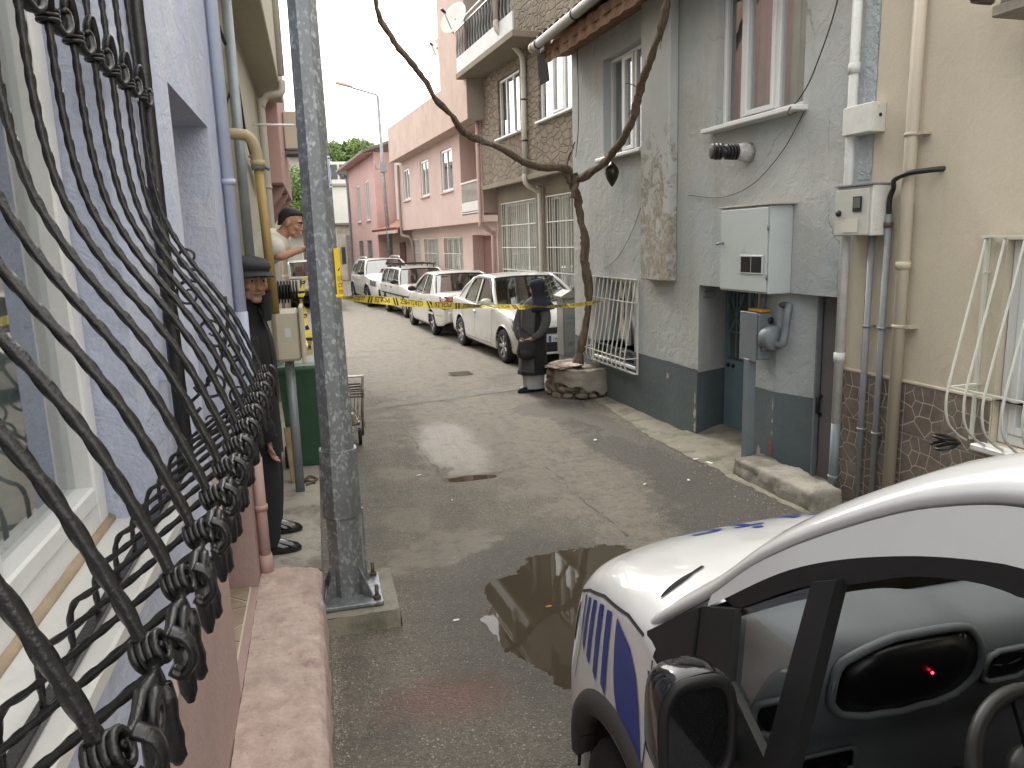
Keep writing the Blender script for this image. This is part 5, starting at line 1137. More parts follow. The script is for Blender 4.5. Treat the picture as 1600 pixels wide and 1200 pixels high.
for (x0, x1, z1) in ((1.62, 1.85, 2.0), (1.95, 2.6, 2.7)): q = MB(); q.box(x0, x1, 47.46, 47.495, .05 if z1 > 2.2 else 1.0, z1); q.build('door', M('grey_plank_door', (.22, .20, .18), .9, .3) if z1 > 2.2 else DARKROOM, ow)
LEAF = NT('leaf_green'); lc = LEAF.mix(LEAF.ramp(LEAF.noise(1.5, 4), .3, .7), (.08, .14, .035), (.17, .25, .07)); LEAF.set(col=lc, rough=.6); LEAF.b.inputs['Subsurface Weight'].default_value = 0
BARK = M('bark', (.12, .09, .065), .95, .35, 14, .9, 40, dist=.02)
def leafy(name, label, base, cz, rx, ry, rz, n, size, seed):
    r = random.Random(seed); t = thing(name, label, 'tree', WORLD, base)
    q = MB(); bx, by, _ = base; q.tube(spline([(bx, by, 0), (bx + .2, by, cz * .4), (bx - .1, by, cz * .7), (bx, by, cz)], 5), [.28 - .2 * i / 15 for i in range(16)], 8)
    for k in range(7):
        a = r.random() * 6.28; q.tube([(bx, by, cz * .65), (bx + math.cos(a) * rx * .4, by + math.sin(a) * ry * .4, cz - .1 * rz), (bx + math.cos(a) * rx * .75, by + math.sin(a) * ry * .75, cz + rz * r.uniform(-.2, .5))], [.12, .07, .03], 6)
    q.build('trunk', BARK, t)
    cl = [(Vector((bx + rx * .8 * r.uniform(-1, 1), by + ry * .8 * r.uniform(-1, 1), cz + rz * .75 * r.uniform(-1, 1))), r.uniform(.35, .8)) for _ in range(38)]
    q = MB()
    for i in range(n):
        c, rr = r.choice(cl); d = Vector((r.gauss(0, 1), r.gauss(0, 1), r.gauss(0, .8))); d = d.normalized() * rr * r.random() ** .4; p = c + d
        a = Vector((r.gauss(0, 1), r.gauss(0, 1), r.gauss(0, 1))).normalized(); b = a.orthogonal().normalized(); s_ = size * r.uniform(.6, 1.4)
        q.add([p - a * s_, p + b * s_ * .5, p + a * s_, p - b * s_ * .5], [(0, 1, 2, 3)])
    q.build('crown', LEAF.m, t, recalc=False)
leafy('leafy_tree', 'light green leafy tree above the roofs at the end of the street', (3.2, 68, 0), 9.7, 3.4, 2.0, 1.15, 11000, .14, 3)
leafy('leafy_tree', 'small dark green tree half hidden behind the galvanised post', (-.6, 52, 0), 5.6, .9, 1.5, 1.7, 3000, .12, 8)
# street lamp farther down
sl = thing('street_lamp', 'slim street lamp with a slanting arm standing behind the parked cars', 'street lamp', WORLD, (2.97, 30.6, 0))
m = MB(); m.tube([(2.97, 30.6, 0), (2.84, 30.6, 4.0), (2.79, 30.6, 7.66)], [.085, .07, .05], 10); m.build('pole', GALV, sl)
m = MB(); m.tube(spline([(2.79, 30.6, 7.5), (2.77, 30.6, 7.67), (2.6, 30.6, 7.74), (1.84, 30.6, 7.94)], 5), .034, 8); m.build('arm', GALV, sl)
m = MB(); m.obox((1.56, 30.6, 8.04), (.31, .10, .04), ((.97, 0, -.22), (0, 1, 0), (.22, 0, .97)), 0, .02); m.build('lantern', M('lamp_head', (.42, .33, .22), .5, .1), sl)
m = MB(); m.tube([(2.84, 30.6, 4.95), (2.55, 30.5, 4.97), (2.52, 30.5, 5.3)], .022, 6); m.box(2.70, 2.96, 30.48, 30.72, 4.85, 5.2); m.build('bracket', GREYSTEEL, sl)

# ============================================================ vine trunk, planter, telecom cabinet
def vine(pts, radii, n=12, seed=0):
    P = spline(pts, n); m_ = len(P); R = []
    for i in range(m_):
        f = i / n; k = min(int(f), len(radii) - 2); R.append(lerp(radii[k], radii[k + 1], f - k) * .80 * (1 + .34 * mnoise.noise(P[i] * 5 + Vector((seed, 0, 0)))))
    P = [p + Vector((mnoise.noise(p * 2.2 + Vector((seed, 3, 0))), mnoise.noise(p * 2.2 + Vector((seed, 9, 0))), mnoise.noise(p * 2.2 + Vector((seed, 5, 2))))) * .04 + Vector((mnoise.noise(p * 6 + Vector((seed, 1, 0))), mnoise.noise(p * 6 + Vector((seed, 7, 0))), 0)) * .018 for p in P]
    q = MB(); q.tube(P, R, 14)
    q.v = [tuple(Vector(v) + Vector((mnoise.noise(Vector(v) * 19), mnoise.noise(Vector(v) * 19 + Vector((7, 0, 0))), 0)) * .016 + Vector((mnoise.noise(Vector(v) * 55), mnoise.noise(Vector(v) * 55 + Vector((7, 0, 0))), 0)) * .007) for v in q.v]
    return q
VBARK = NT('vine_bark'); vv = VBARK.vscale(VBARK.P(), (38, 38, 5)); vb = VBARK.noise(1, 7, .7, vec=vv)
VBARK.set(col=VBARK.mix(VBARK.ramp(vb, .35, .65), (.075, .052, .038), (.19, .145, .105)), rough=.95, normal=VBARK.bump(vb, .9, .02))
vt = thing('grape_vine', 'old twisted leafless vine rising from the stone planter and forking over the street', 'vine', WORLD, (3.40, 9.66, .32))
vine([(3.36, 9.68, .30), (3.42, 9.66, .55), (3.49, 9.62, .90), (3.53, 9.60, 1.27), (3.47, 9.6, 1.70), (3.49, 9.6, 2.0), (3.45, 9.6, 2.37), (3.37, 9.58, 2.64), (3.26, 9.55, 2.83)], [.095, .075, .07, .078, .062, .066, .06, .062, .06], 10, 1).build('trunk', VBARK.m, vt)
vine([(3.27, 9.55, 2.80), (3.17, 9.5, 2.96), (2.76, 9.3, 2.99), (2.28, 9.0, 3.13), (1.86, 8.8, 3.26), (1.52, 8.5, 3.49), (1.15, 8.2, 3.85), (.89, 8.0, 4.15), (.72, 7.8, 4.5), (.5, 7.6, 5.1)], [.06, .065, .05, .047, .043, .038, .036, .035, .033, .03], 10, 2).build('limb', VBARK.m, vt)
vine([(3.28, 9.55, 2.82), (3.38, 9.2, 2.88), (3.43, 8.6, 3.0), (3.42, 8.0, 3.27), (3.42, 7.75, 3.56), (3.40, 7.35, 3.89), (3.40, 7.0, 4.28), (3.18, 6.8, 4.75)], [.06, .06, .055, .052, .05, .045, .042, .04], 10, 3).build('limb', VBARK.m, vt)
vine([(3.22, 9.52, 2.9), (3.2, 9.5, 3.05), (3.27, 9.45, 3.18), (3.3, 9.42, 3.28)], [.03, .02, .012, .006], 6, 5).build('twig', VBARK.m, vt)
vine([(3.30, 9.5, 2.62), (3.34, 9.48, 2.78), (3.31, 9.47, 2.92)], [.045, .05, .04], 6, 6).build('stump', VBARK.m, vt)
for k in range(9):
    p = [(3.42, 8.4, 3.1), (3.42, 7.7, 3.6), (3.44, 7.2, 4.05), (2.5, 9.1, 3.05), (2.0, 8.85, 3.2), (1.3, 8.3, 3.7), (3.42, 7.9, 3.4), (3.2, 9.5, 2.86), (3.4, 8.9, 2.94)][k]; r = random.Random(k); d = Vector((r.uniform(-.12, .02), r.uniform(-.1, .1), r.uniform(-.12, .12)))
    q = MB(); q.tube(spline([p, Vector(p) + d * .6 + Vector((0, 0, .02)), Vector(p) + d * 1.3], 4), [.008 - .0005 * i for i in range(9)], 5); q.build('twig', VBARK.m, vt)
# planter: rubble ring with a cement skin
STONE = M('rubble_stone', (.22, .185, .145), .95, .4, 7, .8, 40, dist=.02); CEM = M('cement_skin', (.30, .275, .235), .95, .2, 5, .6, 50, stain=(.16, .14, .11), samt=.6, ss=4, dist=.012)
pl_ = thing('stone_planter', 'low round rubble planter with broken cement skin at the foot of the vine', 'planter', WORLD, (3.42, 9.72, 0))
cx, cy = 3.42, 9.74
def ringp(a, z): 
    r = .42 + .04 * mnoise.noise((math.cos(a) * 1.5, math.sin(a) * 1.5, 0)) - .03 * z; return Vector((cx + r * math.cos(a) * .96, cy + r * math.sin(a) * 1.18, z))
rs = random.Random(12)
for row in range(4):
    n = 16; 
    for k in range(n):
        a = 2 * PI * (k + .5 * (row % 2) + rs.uniform(-.15, .15)) / n
        if math.cos(a) > .75: continue
        if -1.9 < a - 2 * PI < -.45 and row > 0 and False: continue
        c = ringp(a, .04 + row * .085 + rs.uniform(-.015, .015)); s_ = Vector((.085 * rs.uniform(.6, 1.25), .05, .050 * rs.uniform(.7, 1.2))); q = MB()
        q.ell((0, 0, 0), s_, 9, 6); T = Matrix.Rotation(a + PI / 2 + rs.uniform(-.2, .2), 3, 'Z')
        q.v = [tuple(c + T @ (Vector(v) * (1 + .42 * mnoise.noise(Vector(v) * 17 + Vector((row * 9, k, 0)))))) for v in q.v]; q.sm = [False] * len(q.sm)
        q.build('stone', STONE, pl_)
q = MB()
def skin(u, v):
    a = lerp(-2.75, .55, u); z = lerp(.38, .02 + (.15 * min(1, max(0, (.45 - u) / .25)) if u < .45 else 0) + .10 * (mnoise.noise((u * 9, 3, 0)) + .3), v); p = ringp(a, z); d = Vector((math.cos(a), math.sin(a), 0)); return p + d * (.062 + .01 * mnoise.noise((u * 9, v * 4, 1)))
q.grid(skin, 40, 8); q.grid(lambda u, v: Vector(skin(u, v)) - Vector((math.cos(lerp(-2.75, .55, u)), math.sin(lerp(-2.75, .55, u)), 0)) * .02, 40, 8); q.build('cement_skin', CEM, pl_, recalc=False)
q = MB(); q.grid(lambda u, v: Vector((cx, cy, .36)) + (ringp(2 * PI * u, .36) - Vector((cx, cy, .36))) * (1.10 * v) + Vector((0, 0, .02 * mnoise.noise((v * 5 * math.cos(2 * PI * u), v * 5 * math.sin(2 * PI * u), 0)) + (.035 if .72 < v else 0) - (.012 if v > .97 else 0))), 48, 12); q.build('rim', CEM, pl_, recalc=False)
q = MB(); q.lathe([(.001, .36), (.43, .36), (.42, -.02), (.001, -.02)], (cx, cy, 0), n=24); q.build('core', STONE, pl_)
pm = NT('newspaper'); pc = pm.mix(pm.ramp(pm.noise(14, 4), .52, .58), (.52, .48, .42), (.42, .15, .09)); pc = pm.mix(pm.ramp(pm.noise(40, 3), .6, .65), pc, (.15, .13, .12)); pm.set(col=pc, rough=.8)
for (x, y, z, w, h, r, lab) in ((3.14, 9.56, .415, .23, .16, .3, 'crumpled newspaper with orange print lying on the stone planter'),):
    q = MB(); q.grid(lambda u, v: (x + (u - .5) * 2 * w * math.cos(r) - (v - .5) * 2 * h * math.sin(r), y + (u - .5) * 2 * w * math.sin(r) + (v - .5) * 2 * h * math.cos(r), z + .012 + .03 * abs(mnoise.noise((u * 3, v * 3, 1)))), 14, 10); q.grid(lambda u, v: (x + .02 + (u - .5) * 2.1 * w * math.cos(r + .2) - (v - .5) * 2 * h * math.sin(r + .2), y + (u - .5) * 2 * w * math.sin(r + .2) + (v - .5) * 2 * h * math.cos(r + .2), z + .002 + .012 * abs(mnoise.noise((u * 3, v * 3, 7)))), 10, 8)
    single('newspaper', q, pm.m, lab, 'newspaper', WORLD, (x, y, z))
for k, (x, y, s_, lab) in enumerate(((3.42, 9.38, .07, 'flat broken tile shard on the near rim of the stone planter'), (3.55, 9.45, .05, 'small grey rock beside the vine on the planter rim'))):
    q = rough_box(x - s_, x + s_, y - s_ * .7, y + s_ * .7, .40, .40 + (.025 if k == 0 else .075), .008, (6, 6, 3), .01); single('loose_stone', q, CEM, lab, 'stone', WORLD, (x, y, .4))
CAB = M('grey_cabinet_paint', (.19, .195, .185), .5, .08, 3, .08, stain=(.16, .15, .13), samt=.4, ss=5)
cb = thing('telecom_cabinet', 'narrow grey utility cabinet with pitched lid by the corner of the grey house', 'cabinet', WORLD, (3.63, 11.0, 0))
ROT = Matrix.Rotation(R_(3), 3, 'Z')
m = MB(); m.box(3.60, 3.79, 10.90, 11.18, 0, .33, 0, .01); m.build('base', CONC, cb)
m = MB(); m.box(3.58, 3.81, 10.88, 11.20, .33, 1.22, 0, .008); m.build('case', CAB, cb)
m = MB(); m.prism([(3.54, 1.22), (3.85, 1.22), (3.85, 1.25), (3.695, 1.335), (3.54, 1.25)], 'y', 10.84, 11.24); m.build('lid', CAB, cb)
m = MB(); m.box(3.595, 3.795, 10.868, 10.879, .37, 1.19, 0, .004); dd = m.build('door_panel', CAB, cb)
for z in (.50, .53, .56): q = MB(); q.box(3.66, 3.72, 10.855, 10.867, z, z + .012, 0, .003); q.build('vent', CAB, dd)
q = MB(); q.box(3.66, 3.72, 10.86, 10.867, 1.07, 1.085); q.build('lock', BLACKPL, dd)
GRN = flat('logo_green', (.06, .19, .14), .6)
q = MB(); 
for (x, s_) in ((3.655, .035), (3.70, .045), (3.74, .03)): q.add([(x - s_ * .6, 10.8665, .90), (x + s_ * .6, 10.8665, .90), (x, 10.8665, .90 + s_ * 1.9)], [(0, 1, 2)])
q.build('logo', GRN, dd, recalc=False)
vs, fs = text_mesh('UEDAŞ', .06); q = MB(); w = max(v.x for v in vs); q.add([(3.625 + v.x / w * .14, 10.8662, .825 + v.y) for v in vs], fs); q.build('lettering', GRN, dd, recalc=False)
# ============================================================ cars
def paint(name, col):
    t = NT(name); c = t.mix(t.ramp(t.noise(1.3, 5), .3, .7), sc(col, .94), sc(col, 1.03)); z = t.xyz()[2]
    dirt = t.math('MULTIPLY', t.ramp(t.noise(7, 7, .7), .45, .7), t.ramp(z, .75, .2)); c = t.mix(t.math('MULTIPLY', dirt, .5), c, (.30, .27, .22))
    t.set(col=c, rough=.32, coat=.8, spec=.5); t.b.inputs['Coat Roughness'].default_value = .06; return t.m
PAINT = paint('white_car_paint', (.66, .66, .64)); PAINT2 = paint('off_white_car_paint', (.60, .60, .575))
CHROME = flat('chrome', (.7, .7, .7), .2, .9); ALLOY = M('alloy_rim', (.42, .42, .42), .4, .1, 10, 0, metal=.6)
REDL = NT('red_tail_lens'); REDL.set(col=(.20, .008, .01), rough=.15, coat=.6); REDL = REDL.m
HEADL = NT('headlamp_lens'); HEADL.set(col=(.16, .17, .18), rough=.12, coat=.8, metal=.2); HEADL = HEADL.m
ORANGEL = flat('amber_lens', (.5, .16, .02), .2)
TRIM = BLACKPL; CABIN = flat('cabin_dark', (.018, .018, .02), .8); SEAM_C = flat('panel_gap', (.03, .03, .03), .8)
PLATE = flat('plate_white', (.72, .72, .70), .5)
class Body:
    """a car shell as sections across its length; x forward, y to its left, z up"""
    def __init__(s, sp):
        s.__dict__.update(sp); s.xf = s.L / 2 - s.fo; s.xr = s.xf - s.wb
    def ctrl(s, x):
        zt = sinterp(x, s.top); w = sinterp(x, s.plan); zl = sinterp(x, s.low); zm = lerp(zl, zt, .55); c = s.crown
        return [(0, zt), (.5 * w, zt - .2 * c), (.80 * w, zt - .75 * c), (.915 * w, zt - 1.6 * c), (.97 * w, zt - 3.0 * c), (.995 * w, zm), (w, lerp(zl, zt, .35)), (.985 * w, zl + .06), (.95 * w, zl)]
    def sec(s, x, n=5):
        P = [Vector((x, y, z)) for y, z in s.ctrl(x)]
        return spline(P, n)
    def side(s, x, z, sgn=1, off=0.0):
        P = s.sec(x, 6)
        for a, b in zip(P, P[1:]):
            if a.z >= z >= b.z and a.z > b.z and a.y > .35 * s.W:
                t = (a.z - z) / (a.z - b.z); y = lerp(a.y, b.y, t); return Vector((x, (y + off) * sgn, z))
        p = P[0] if z > P[0].z else P[-1]
        return Vector((x, (max(q.y for q in P) + off) * sgn, z))
    def topz(s, x, y):
        P = s.sec(x, 6)
        for a, b in zip(P, P[1:]):
            if a.y <= abs(y) <= b.y and b.y > a.y: return lerp(a.z, b.z, (abs(y) - a.y) / (b.y - a.y))
        return P[0].z
    def arch(s, x):
        z = -1
        for xa in (s.xf, s.xr):
            d = abs(x - xa)
            if d < s.ra: z = max(z, s.wr + math.sqrt(s.ra * s.ra - d * d))
        return z
    def shell(s, step=.045, dark=None):
        xs_ = set()
        n = int(s.L / step); xs_ |= {-s.L / 2 + s.L * i / n for i in range(n + 1)}
        for xa in (s.xf, s.xr): xs_ |= {xa + s.ra * math.cos(PI * k / 16) for k in range(17)}
        for e in (.01, .025, .05, .08): xs_ |= {s.L / 2 - e, -s.L / 2 + e}
        X = sorted(xs_); mb = MB(); rings = []
        for x in X:
            P = s.sec(x); za = s.arch(x); Q = []
            for p in P:
                z = p.z
                if za > 0 and p.y > .5 * s.W / 2 * 1.0 and z < za: z = za
                Q.append(Vector((x, p.y, z)))
            rings.append([Vector((q.x, -q.y, q.z)) for q in Q[::-1]] + Q[1:])
        n = len(rings[0]); vs = [p for r in rings for p in r]; fs = []; mi = []
        for i in range(len(X) - 1):
            xm = (X[i] + X[i + 1]) / 2
            for k in range(n - 1):
                f = (i * n + k, i * n + k + 1, (i + 1) * n + k + 1, (i + 1) * n + k); dk = dark and dark[0] < xm < dark[1] and abs(vs[f[0]].y) < .72 * s.W / 2 and abs(vs[f[1]].y) < .72 * s.W / 2
                mb.add([], [], 0); mb.f.append(f); mb.mi.append(1 if dk else 0); mb.sm.append(True)
        mb.v = [tuple(v) for v in vs]
        for r, rev in ((0, 1), (len(X) - 1, 0)):
            f = tuple(range(r * n, (r + 1) * n)); mb.f.append(f[::-1] if rev else f); mb.mi.append(0); mb.sm.append(False)
        return mb
    def patch(s, poly, sgn, off=.004, sub=6):
        """side polygon (4 corners x,z) wrapped on the shell"""
        (a, b, c, d) = poly
        mb = MB(); mb.grid(lambda u, v: s.side(lerp(lerp(a[0], b[0], u), lerp(d[0], c[0], u), v), lerp(lerp(a[1], b[1], u), lerp(d[1], c[1], u), v), sgn, off), sub, sub); return mb
    def line(s, pts, sgn, w=.004, off=.002, n=8):
        P = []
        for a, b in zip(pts, pts[1:]):
            for k in range(n): P.append((lerp(a[0], b[0], k / n), lerp(a[1], b[1], k / n)))
        P.append(pts[-1]); mb = MB(); vs = []
        for i, p in enumerate(P):
            q0, q1 = P[max(i - 1, 0)], P[min(i + 1, len(P) - 1)]; dx, dz = q1[0] - q0[0], q1[1] - q0[1]; L_ = math.hypot(dx, dz) or 1
            for e in (-1, 1): vs.append(s.side(p[0] - dz / L_ * w * e, p[1] + dx / L_ * w * e, sgn, off))
        mb.add(vs, [(2 * i, 2 * i + 1, 2 * i + 3, 2 * i + 2) for i in range(len(P) - 1)]); return mb
def wheel_meshes(r, w=.19, spokes=7, style='alloy'):
    ty = MB(); ty.lathe([(r * .66, -w / 2), (r * .80, -w / 2 - .004), (r * .93, -w / 2 + .004), (r * .985, -w / 2 + .025), (r, -w / 2 + .05), (r, w / 2 - .05), (r * .985, w / 2 - .025), (r * .93, w / 2 - .004), (r * .80, w / 2 + .004), (r * .66, w / 2)], (0, 0, 0), (0, 1, 0), 32, cap=False)
    ri = MB(); ri.lathe([(r * .67, w / 2 - .005), (r * .64, w / 2 - .004), (r * .60, w / 2 - .03), (r * .58, w / 2 - .08), (.03, w / 2 - .085)], (0, 0, 0), (0, 1, 0), 32, cap=False)
    sp = MB()
    for k in range(spokes):
        a = 2 * PI * k / spokes; c, s_ = math.cos(a), math.sin(a)
        sp.bar((c * r * .10, w / 2 - .03, s_ * r * .10), (c * r * .62, w / 2 - .016, s_ * r * .62), r * .16, .022, 0, (0, 1, 0), .004)
    sp.lathe([(r * .19, w / 2 - .05), (r * .19, w / 2 - .015), (r * .15, w / 2 - .008), (.001, w / 2 - .006)], (0, 0, 0), (0, 1, 0), 20)
    return ty.mesh('wheel', RUBBER), ri.mesh('rim', M('rim_dark', (.10, .10, .10), .6, .1) if 'rim_dark' not in bpy.data.materials else bpy.data.materials['rim_dark']), sp.mesh('spokes', ALLOY)
def add_wheels(B, root, wm):
    for xa in (B.xf, B.xr):
        for sg in (1, -1):
            o = mesh_child(wm[0], root, (xa, sg * (B.W / 2 - .115), B.wr), 'wheel')
            if sg < 0: o.rotation_euler = (0, 0, PI)
            mesh_child(wm[1], o, (0, 0, 0), 'rim'); mesh_child(wm[2], o, (0, 0, 0), 'spokes')
def wells(B, root, mt=None):
    m = MB()
    for xa in (B.xf, B.xr):
        for sg in (1, -1):
            prof = [(xa + B.ra * 1.0 * math.cos(PI * k / 14), B.wr + B.ra * 1.0 * math.sin(PI * k / 14)) for k in range(15)]
            m.add([(x, sg * (B.W / 2 - .02), z) for x, z in prof] + [(x, sg * (B.W / 2 - .34), z) for x, z in prof], [(i, i + 1, 16 + i, 15 + i) for i in range(14)] + [tuple(range(15, 30))], 0, True)
    m.box(-B.L / 2 + .18, B.L / 2 - .18, -B.W / 2 + .35, B.W / 2 - .35, .17, .42); m.box(B.xr + B.ra, B.xf - B.ra, -B.W / 2 + .06, B.W / 2 - .06, .19, .42)
    m.build('underbody', CABIN, root, recalc=False)
def greenhouse(B, root, g, pm):
    """g: xw0,xA,xC,xr0 keys, zb belt, wins list of (x,z) polygons, pil list of polygons"""
    H, zb = B.H, g['zb']; wt = B.W / 2 * g.get('wt', .70)
    wbx = lambda x: sinterp(x, B.plan) * g.get('wbf', .93)
    def zr(x): 
        xm = (g['xA'] + g['xC']) / 2; h = (g['xA'] - g['xC']) / 2; return H - .045 * min(1.4, abs((x - xm) / h)) ** 2.2
    def sy(x, z): 
        f = max(0, min(1, (z - zb) / (H - .05 - zb))); return lerp(wbx(x), wt, f ** 1.25)
    def S(x, z, sg, off=0): return Vector((x, sg * (sy(x, z) + off), z))
    # roof panel with rolled edges
    m = MB(); xA, xC = g['xA'], g['xC']
    def rf_(u, v):
        x = lerp(xC - .01, xA + .01, u); a = lerp(-1, 1, v); y = a * (wt + .015); k = abs(a); z = zr(x) - .03 * k * k - .05 * max(0, (k - .9) / .1) ** 2
        return Vector((x, y, z))
    m.grid(rf_, 24, 28); m.build('roof', pm, root, recalc=False)
    ze = lambda x: zr(x) - .075
    wsb, wst, rwb, rwt = g['xw0'], xA, g['xr0'], xC
    for sg in (1, -1):
        m = MB()
        a0 = S(wsb, zb - .02, sg, -.01); a1 = Vector((wst, sg * (wt - .005), ze(wst) + .02)); mid = (a0 + a1) / 2 + Vector((.02, sg * .02, .03))
        m.tube(spline([a0, mid, a1, Vector((lerp(xA, xC, .25), sg * (wt + .012), ze(lerp(xA, xC, .25)) + .012)), Vector((lerp(xA, xC, .6), sg * (wt + .014), ze(lerp(xA, xC, .6)) + .012)), Vector((rwt, sg * (wt + .005), ze(rwt) + .01)), (Vector((rwt, sg * wt, ze(rwt))) + S(rwb, zb, sg)) / 2 + Vector((-.02, sg * .02, .03)), S(rwb, zb - .03, sg, -.01)], 6), g.get('pr', .032), 8)
        m.build('pillar', pm, root)
        for poly in g['pil']:
            q = MB(); n = len(poly)
            cx_ = sum(p[0] for p in poly) / n; cz_ = sum(p[1] for p in poly) / n
            q.add([S(x, z, sg, .010) for x, z in poly] + [S(x, z, sg, -.02) for x, z in poly], [tuple(range(n))] + [(i, (i + 1) % n, n + (i + 1) % n, n + i) for i in range(n)]); q.build('pillar', TRIM if g.get('bdark') and poly is g['pil'][0] else pm, root)
        for poly in g['wins']:
            q = MB(); P = spline([(x, 0, z) for x, z in poly + poly[:1]], 4)[:-1] if g.get('round') else [Vector((x, 0, z)) for x, z in poly]
            q.add([S(p.x, p.z, sg, -.004) for p in P], [tuple(range(len(P)))]); q.build('side_window', GLASS_DK, root, recalc=False)
            q = MB(); q.tube([S(p.x, p.z, sg, .004) for p in P] + [S(P[0].x, P[0].z, sg, .004)], .009, 5); q.build('window_seal', TRIM, root)
    for nm, xb, xt in (('windshield', wsb, wst), ('rear_window', rwb, rwt)):
        d = 1 if nm == 'windshield' else -1
        q = MB(); q.grid(lambda u, v: Vector((lerp(xb, xt, v) + d * .05 * (1 - (2 * u - 1) ** 2) * (1 - .4 * v), lerp(-1, 1, u) * lerp(sy(xb, zb) - .035, wt - .03, v), lerp(zb - .01, ze(xt) + .035 + .02 * (1 - (2 * u - 1) ** 2), v))), 16, 8); q.build(nm, GLASS_DK, root, recalc=False)
        q = MB(); e = [Vector((lerp(xb, xt, v) + d * (.006 + .05 * (1 - (2 * u - 1) ** 2) * (1 - .4 * v)), lerp(-1, 1, u) * lerp(sy(xb, zb) - .035, wt - .03, v), lerp(zb - .01, ze(xt) + .035 + .02 * (1 - (2 * u - 1) ** 2), v))) for u, v in [(k / 12, 0) for k in range(13)] + [(1, k / 6) for k in range(1, 7)] + [(1 - k / 12, 1) for k in range(1, 13)] + [(0, 1 - k / 6) for k in range(1, 7)]]; q.tube(e, .011, 5); q.build('window_seal', TRIM, root)
    # seats inside
    for x in (.15, -.75):
        for sg in (1, -1):
            if x - .3 < g['xr0']: continue
            q = MB(); q.obox((x, sg * .36, zb + .02), (.06, .22, .22), ((.97, 0, .25), (0, 1, 0), (-.25, 0, .97)), 0, .04); q.obox((x - .06, sg * .36, zb + .32), (.04, .12, .09), ((.97, 0, .25), (0, 1, 0), (-.25, 0, .97)), 0, .03); q.build('seat', M('seat_cloth', (.06, .06, .062), .9, .1) if 'seat_cloth' not in bpy.data.materials else bpy.data.materials['seat_cloth'], root)
    q = MB(); q.box(wsb - .45, wsb - .02, -sy(wsb, zb) + .05, sy(wsb, zb) - .05, zb - .15, zb - .01, 0, .03); q.build('dashboard', CABIN, root)
    return S
def mirrors(B, root, x, z, col, S):
    for sg in (1, -1):
        q = MB(); y = S(x, z, sg).y; q.ell((x, y + sg * .12, z), (.055, .105, .07), 14, 8); q.bar((x, y - sg * .02, z - .03), (x, y + sg * .08, z - .02), .05, .04); q.build('mirror', col, root)
def handles(B, root, xs_, z, col):
    for x in xs_:
        for sg in (1, -1):
            q = MB(); p = B.side(x, z, sg, .0); q.box(x - .075, x + .075, p.y, p.y + sg * .025, z - .016, z + .016, 0, .006); q.build('door_handle', col, root)
def plate(root, x, y, z, w, txt, d, off=.0):
    q = MB(); q.box(x, x + d * .012, y - w / 2, y + w / 2, z - .055, z + .055, 0, .002); p = q.build('number_plate', PLATE, root)
    q = MB(); q.box(x + d * .0125, x + d * .0135, y + d * (-w / 2 + .005), y + d * (-w / 2 + .055), z - .05, z + .05); q.build('country_band', flat('plate_blue', (.02, .08, .35), .5) if 'plate_blue' not in bpy.data.materials else bpy.data.materials['plate_blue'], p)
def seams(B, root, lines_):
    for pts in lines_:
        for sg in (1, -1): B.line(pts, sg).build('panel_gap', SEAM_C, root, recalc=False)
def car_root(name, label, cat, c, d, group='cars parked along the right side'):
    return thing(name, label, cat, Frame((c[0], c[1], 0), (d[0], d[1], 0)), (0, 0, 0), group)

# ---- nearest car: white saloon facing the camera
t = car_root('parked_car', 'white saloon car facing the camera behind the woman in black', 'car', (3.765, 14.13), (.098, -.995))
B = Body(dict(L=4.35, W=1.74, H=1.50, wb=2.60, fo=.80, wr=.30, ra=.355, crown=.032,
    top=[(-2.175, .70), (-2.15, .86), (-2.05, .99), (-1.7, 1.04), (-1.2, 1.03), (0, .98), (.9, .985), (1.25, .955), (1.7, .87), (1.98, .77), (2.1, .66), (2.175, .52)],
    plan=[(-2.175, .60), (-2.12, .74), (-1.9, .815), (-1.4, .855), (0, .87), (1.3, .862), (1.75, .82), (2.0, .74), (2.12, .62), (2.175, .50)], low=[(-2.175, .36), (-2.0, .27), (-1.5, .23), (1.5, .2), (2.0, .22), (2.175, .28)]))
B.shell(dark=(-1.15, .85)).build('body', [PAINT, CABIN], t, recalc=False)
S_ = greenhouse(B, t, dict(xw0=.95, xA=.28, xC=-.72, xr0=-1.45, zb=.955, wt=.71, round=False, pr=.036,
    pil=[[(-.22, .95), (-.12, .95), (-.16, 1.40), (-.24, 1.41)], [(-.98, .95), (-1.45, .97), (-.85, 1.41), (-.68, 1.43), (-.80, 1.25)]],
    wins=[[(-.08, .975), (.74, .975), (.62, 1.10), (.25, 1.38), (-.13, 1.40)], [(-.95, .985), (-.26, .975), (-.27, 1.40), (-.60, 1.39), (-.84, 1.24)]]), PAINT)
wells(B, t); WM1 = wheel_meshes(.30, .19, 7); add_wheels(B, t, WM1); mirrors(B, t, .72, 1.02, PAINT, S_); handles(B, t, (-.16, -1.05), .80, PAINT)
seams(B, t, [[(.78, .96), (.86, .75), (.84, .45), (.72, .26)], [(-.17, .96), (-.17, .28)], [(-.98, .96), (-1.05, .72), (-.90, .50), (-.85, .28)], [(.78, .28), (-.85, .28)], [(1.72, .80), (1.95, .62), (2.0, .45)]])
for sg in (1, -1):
    B.patch([(1.62, .82), (2.02, .70), (2.06, .56), (1.80, .60)], sg, .006).build('headlight', HEADL, t, recalc=False); B.patch([(-2.1, .93), (-1.88, .93), (-1.92, .66), (-2.12, .66)], sg, .006).build('taillight', REDL, t, recalc=False)
    q = MB(); q.lathe([(.001, .012), (.05, .010), (.055, 0)], (2.13, sg * .56, .36), (1, .0, 0), 14); q.build('fog_light', HEADL, t)
m = MB(); m.box(2.10, 2.182, -.42, .42, .56, .66, 0, .01); m.build('grille', BLACKPL, t)
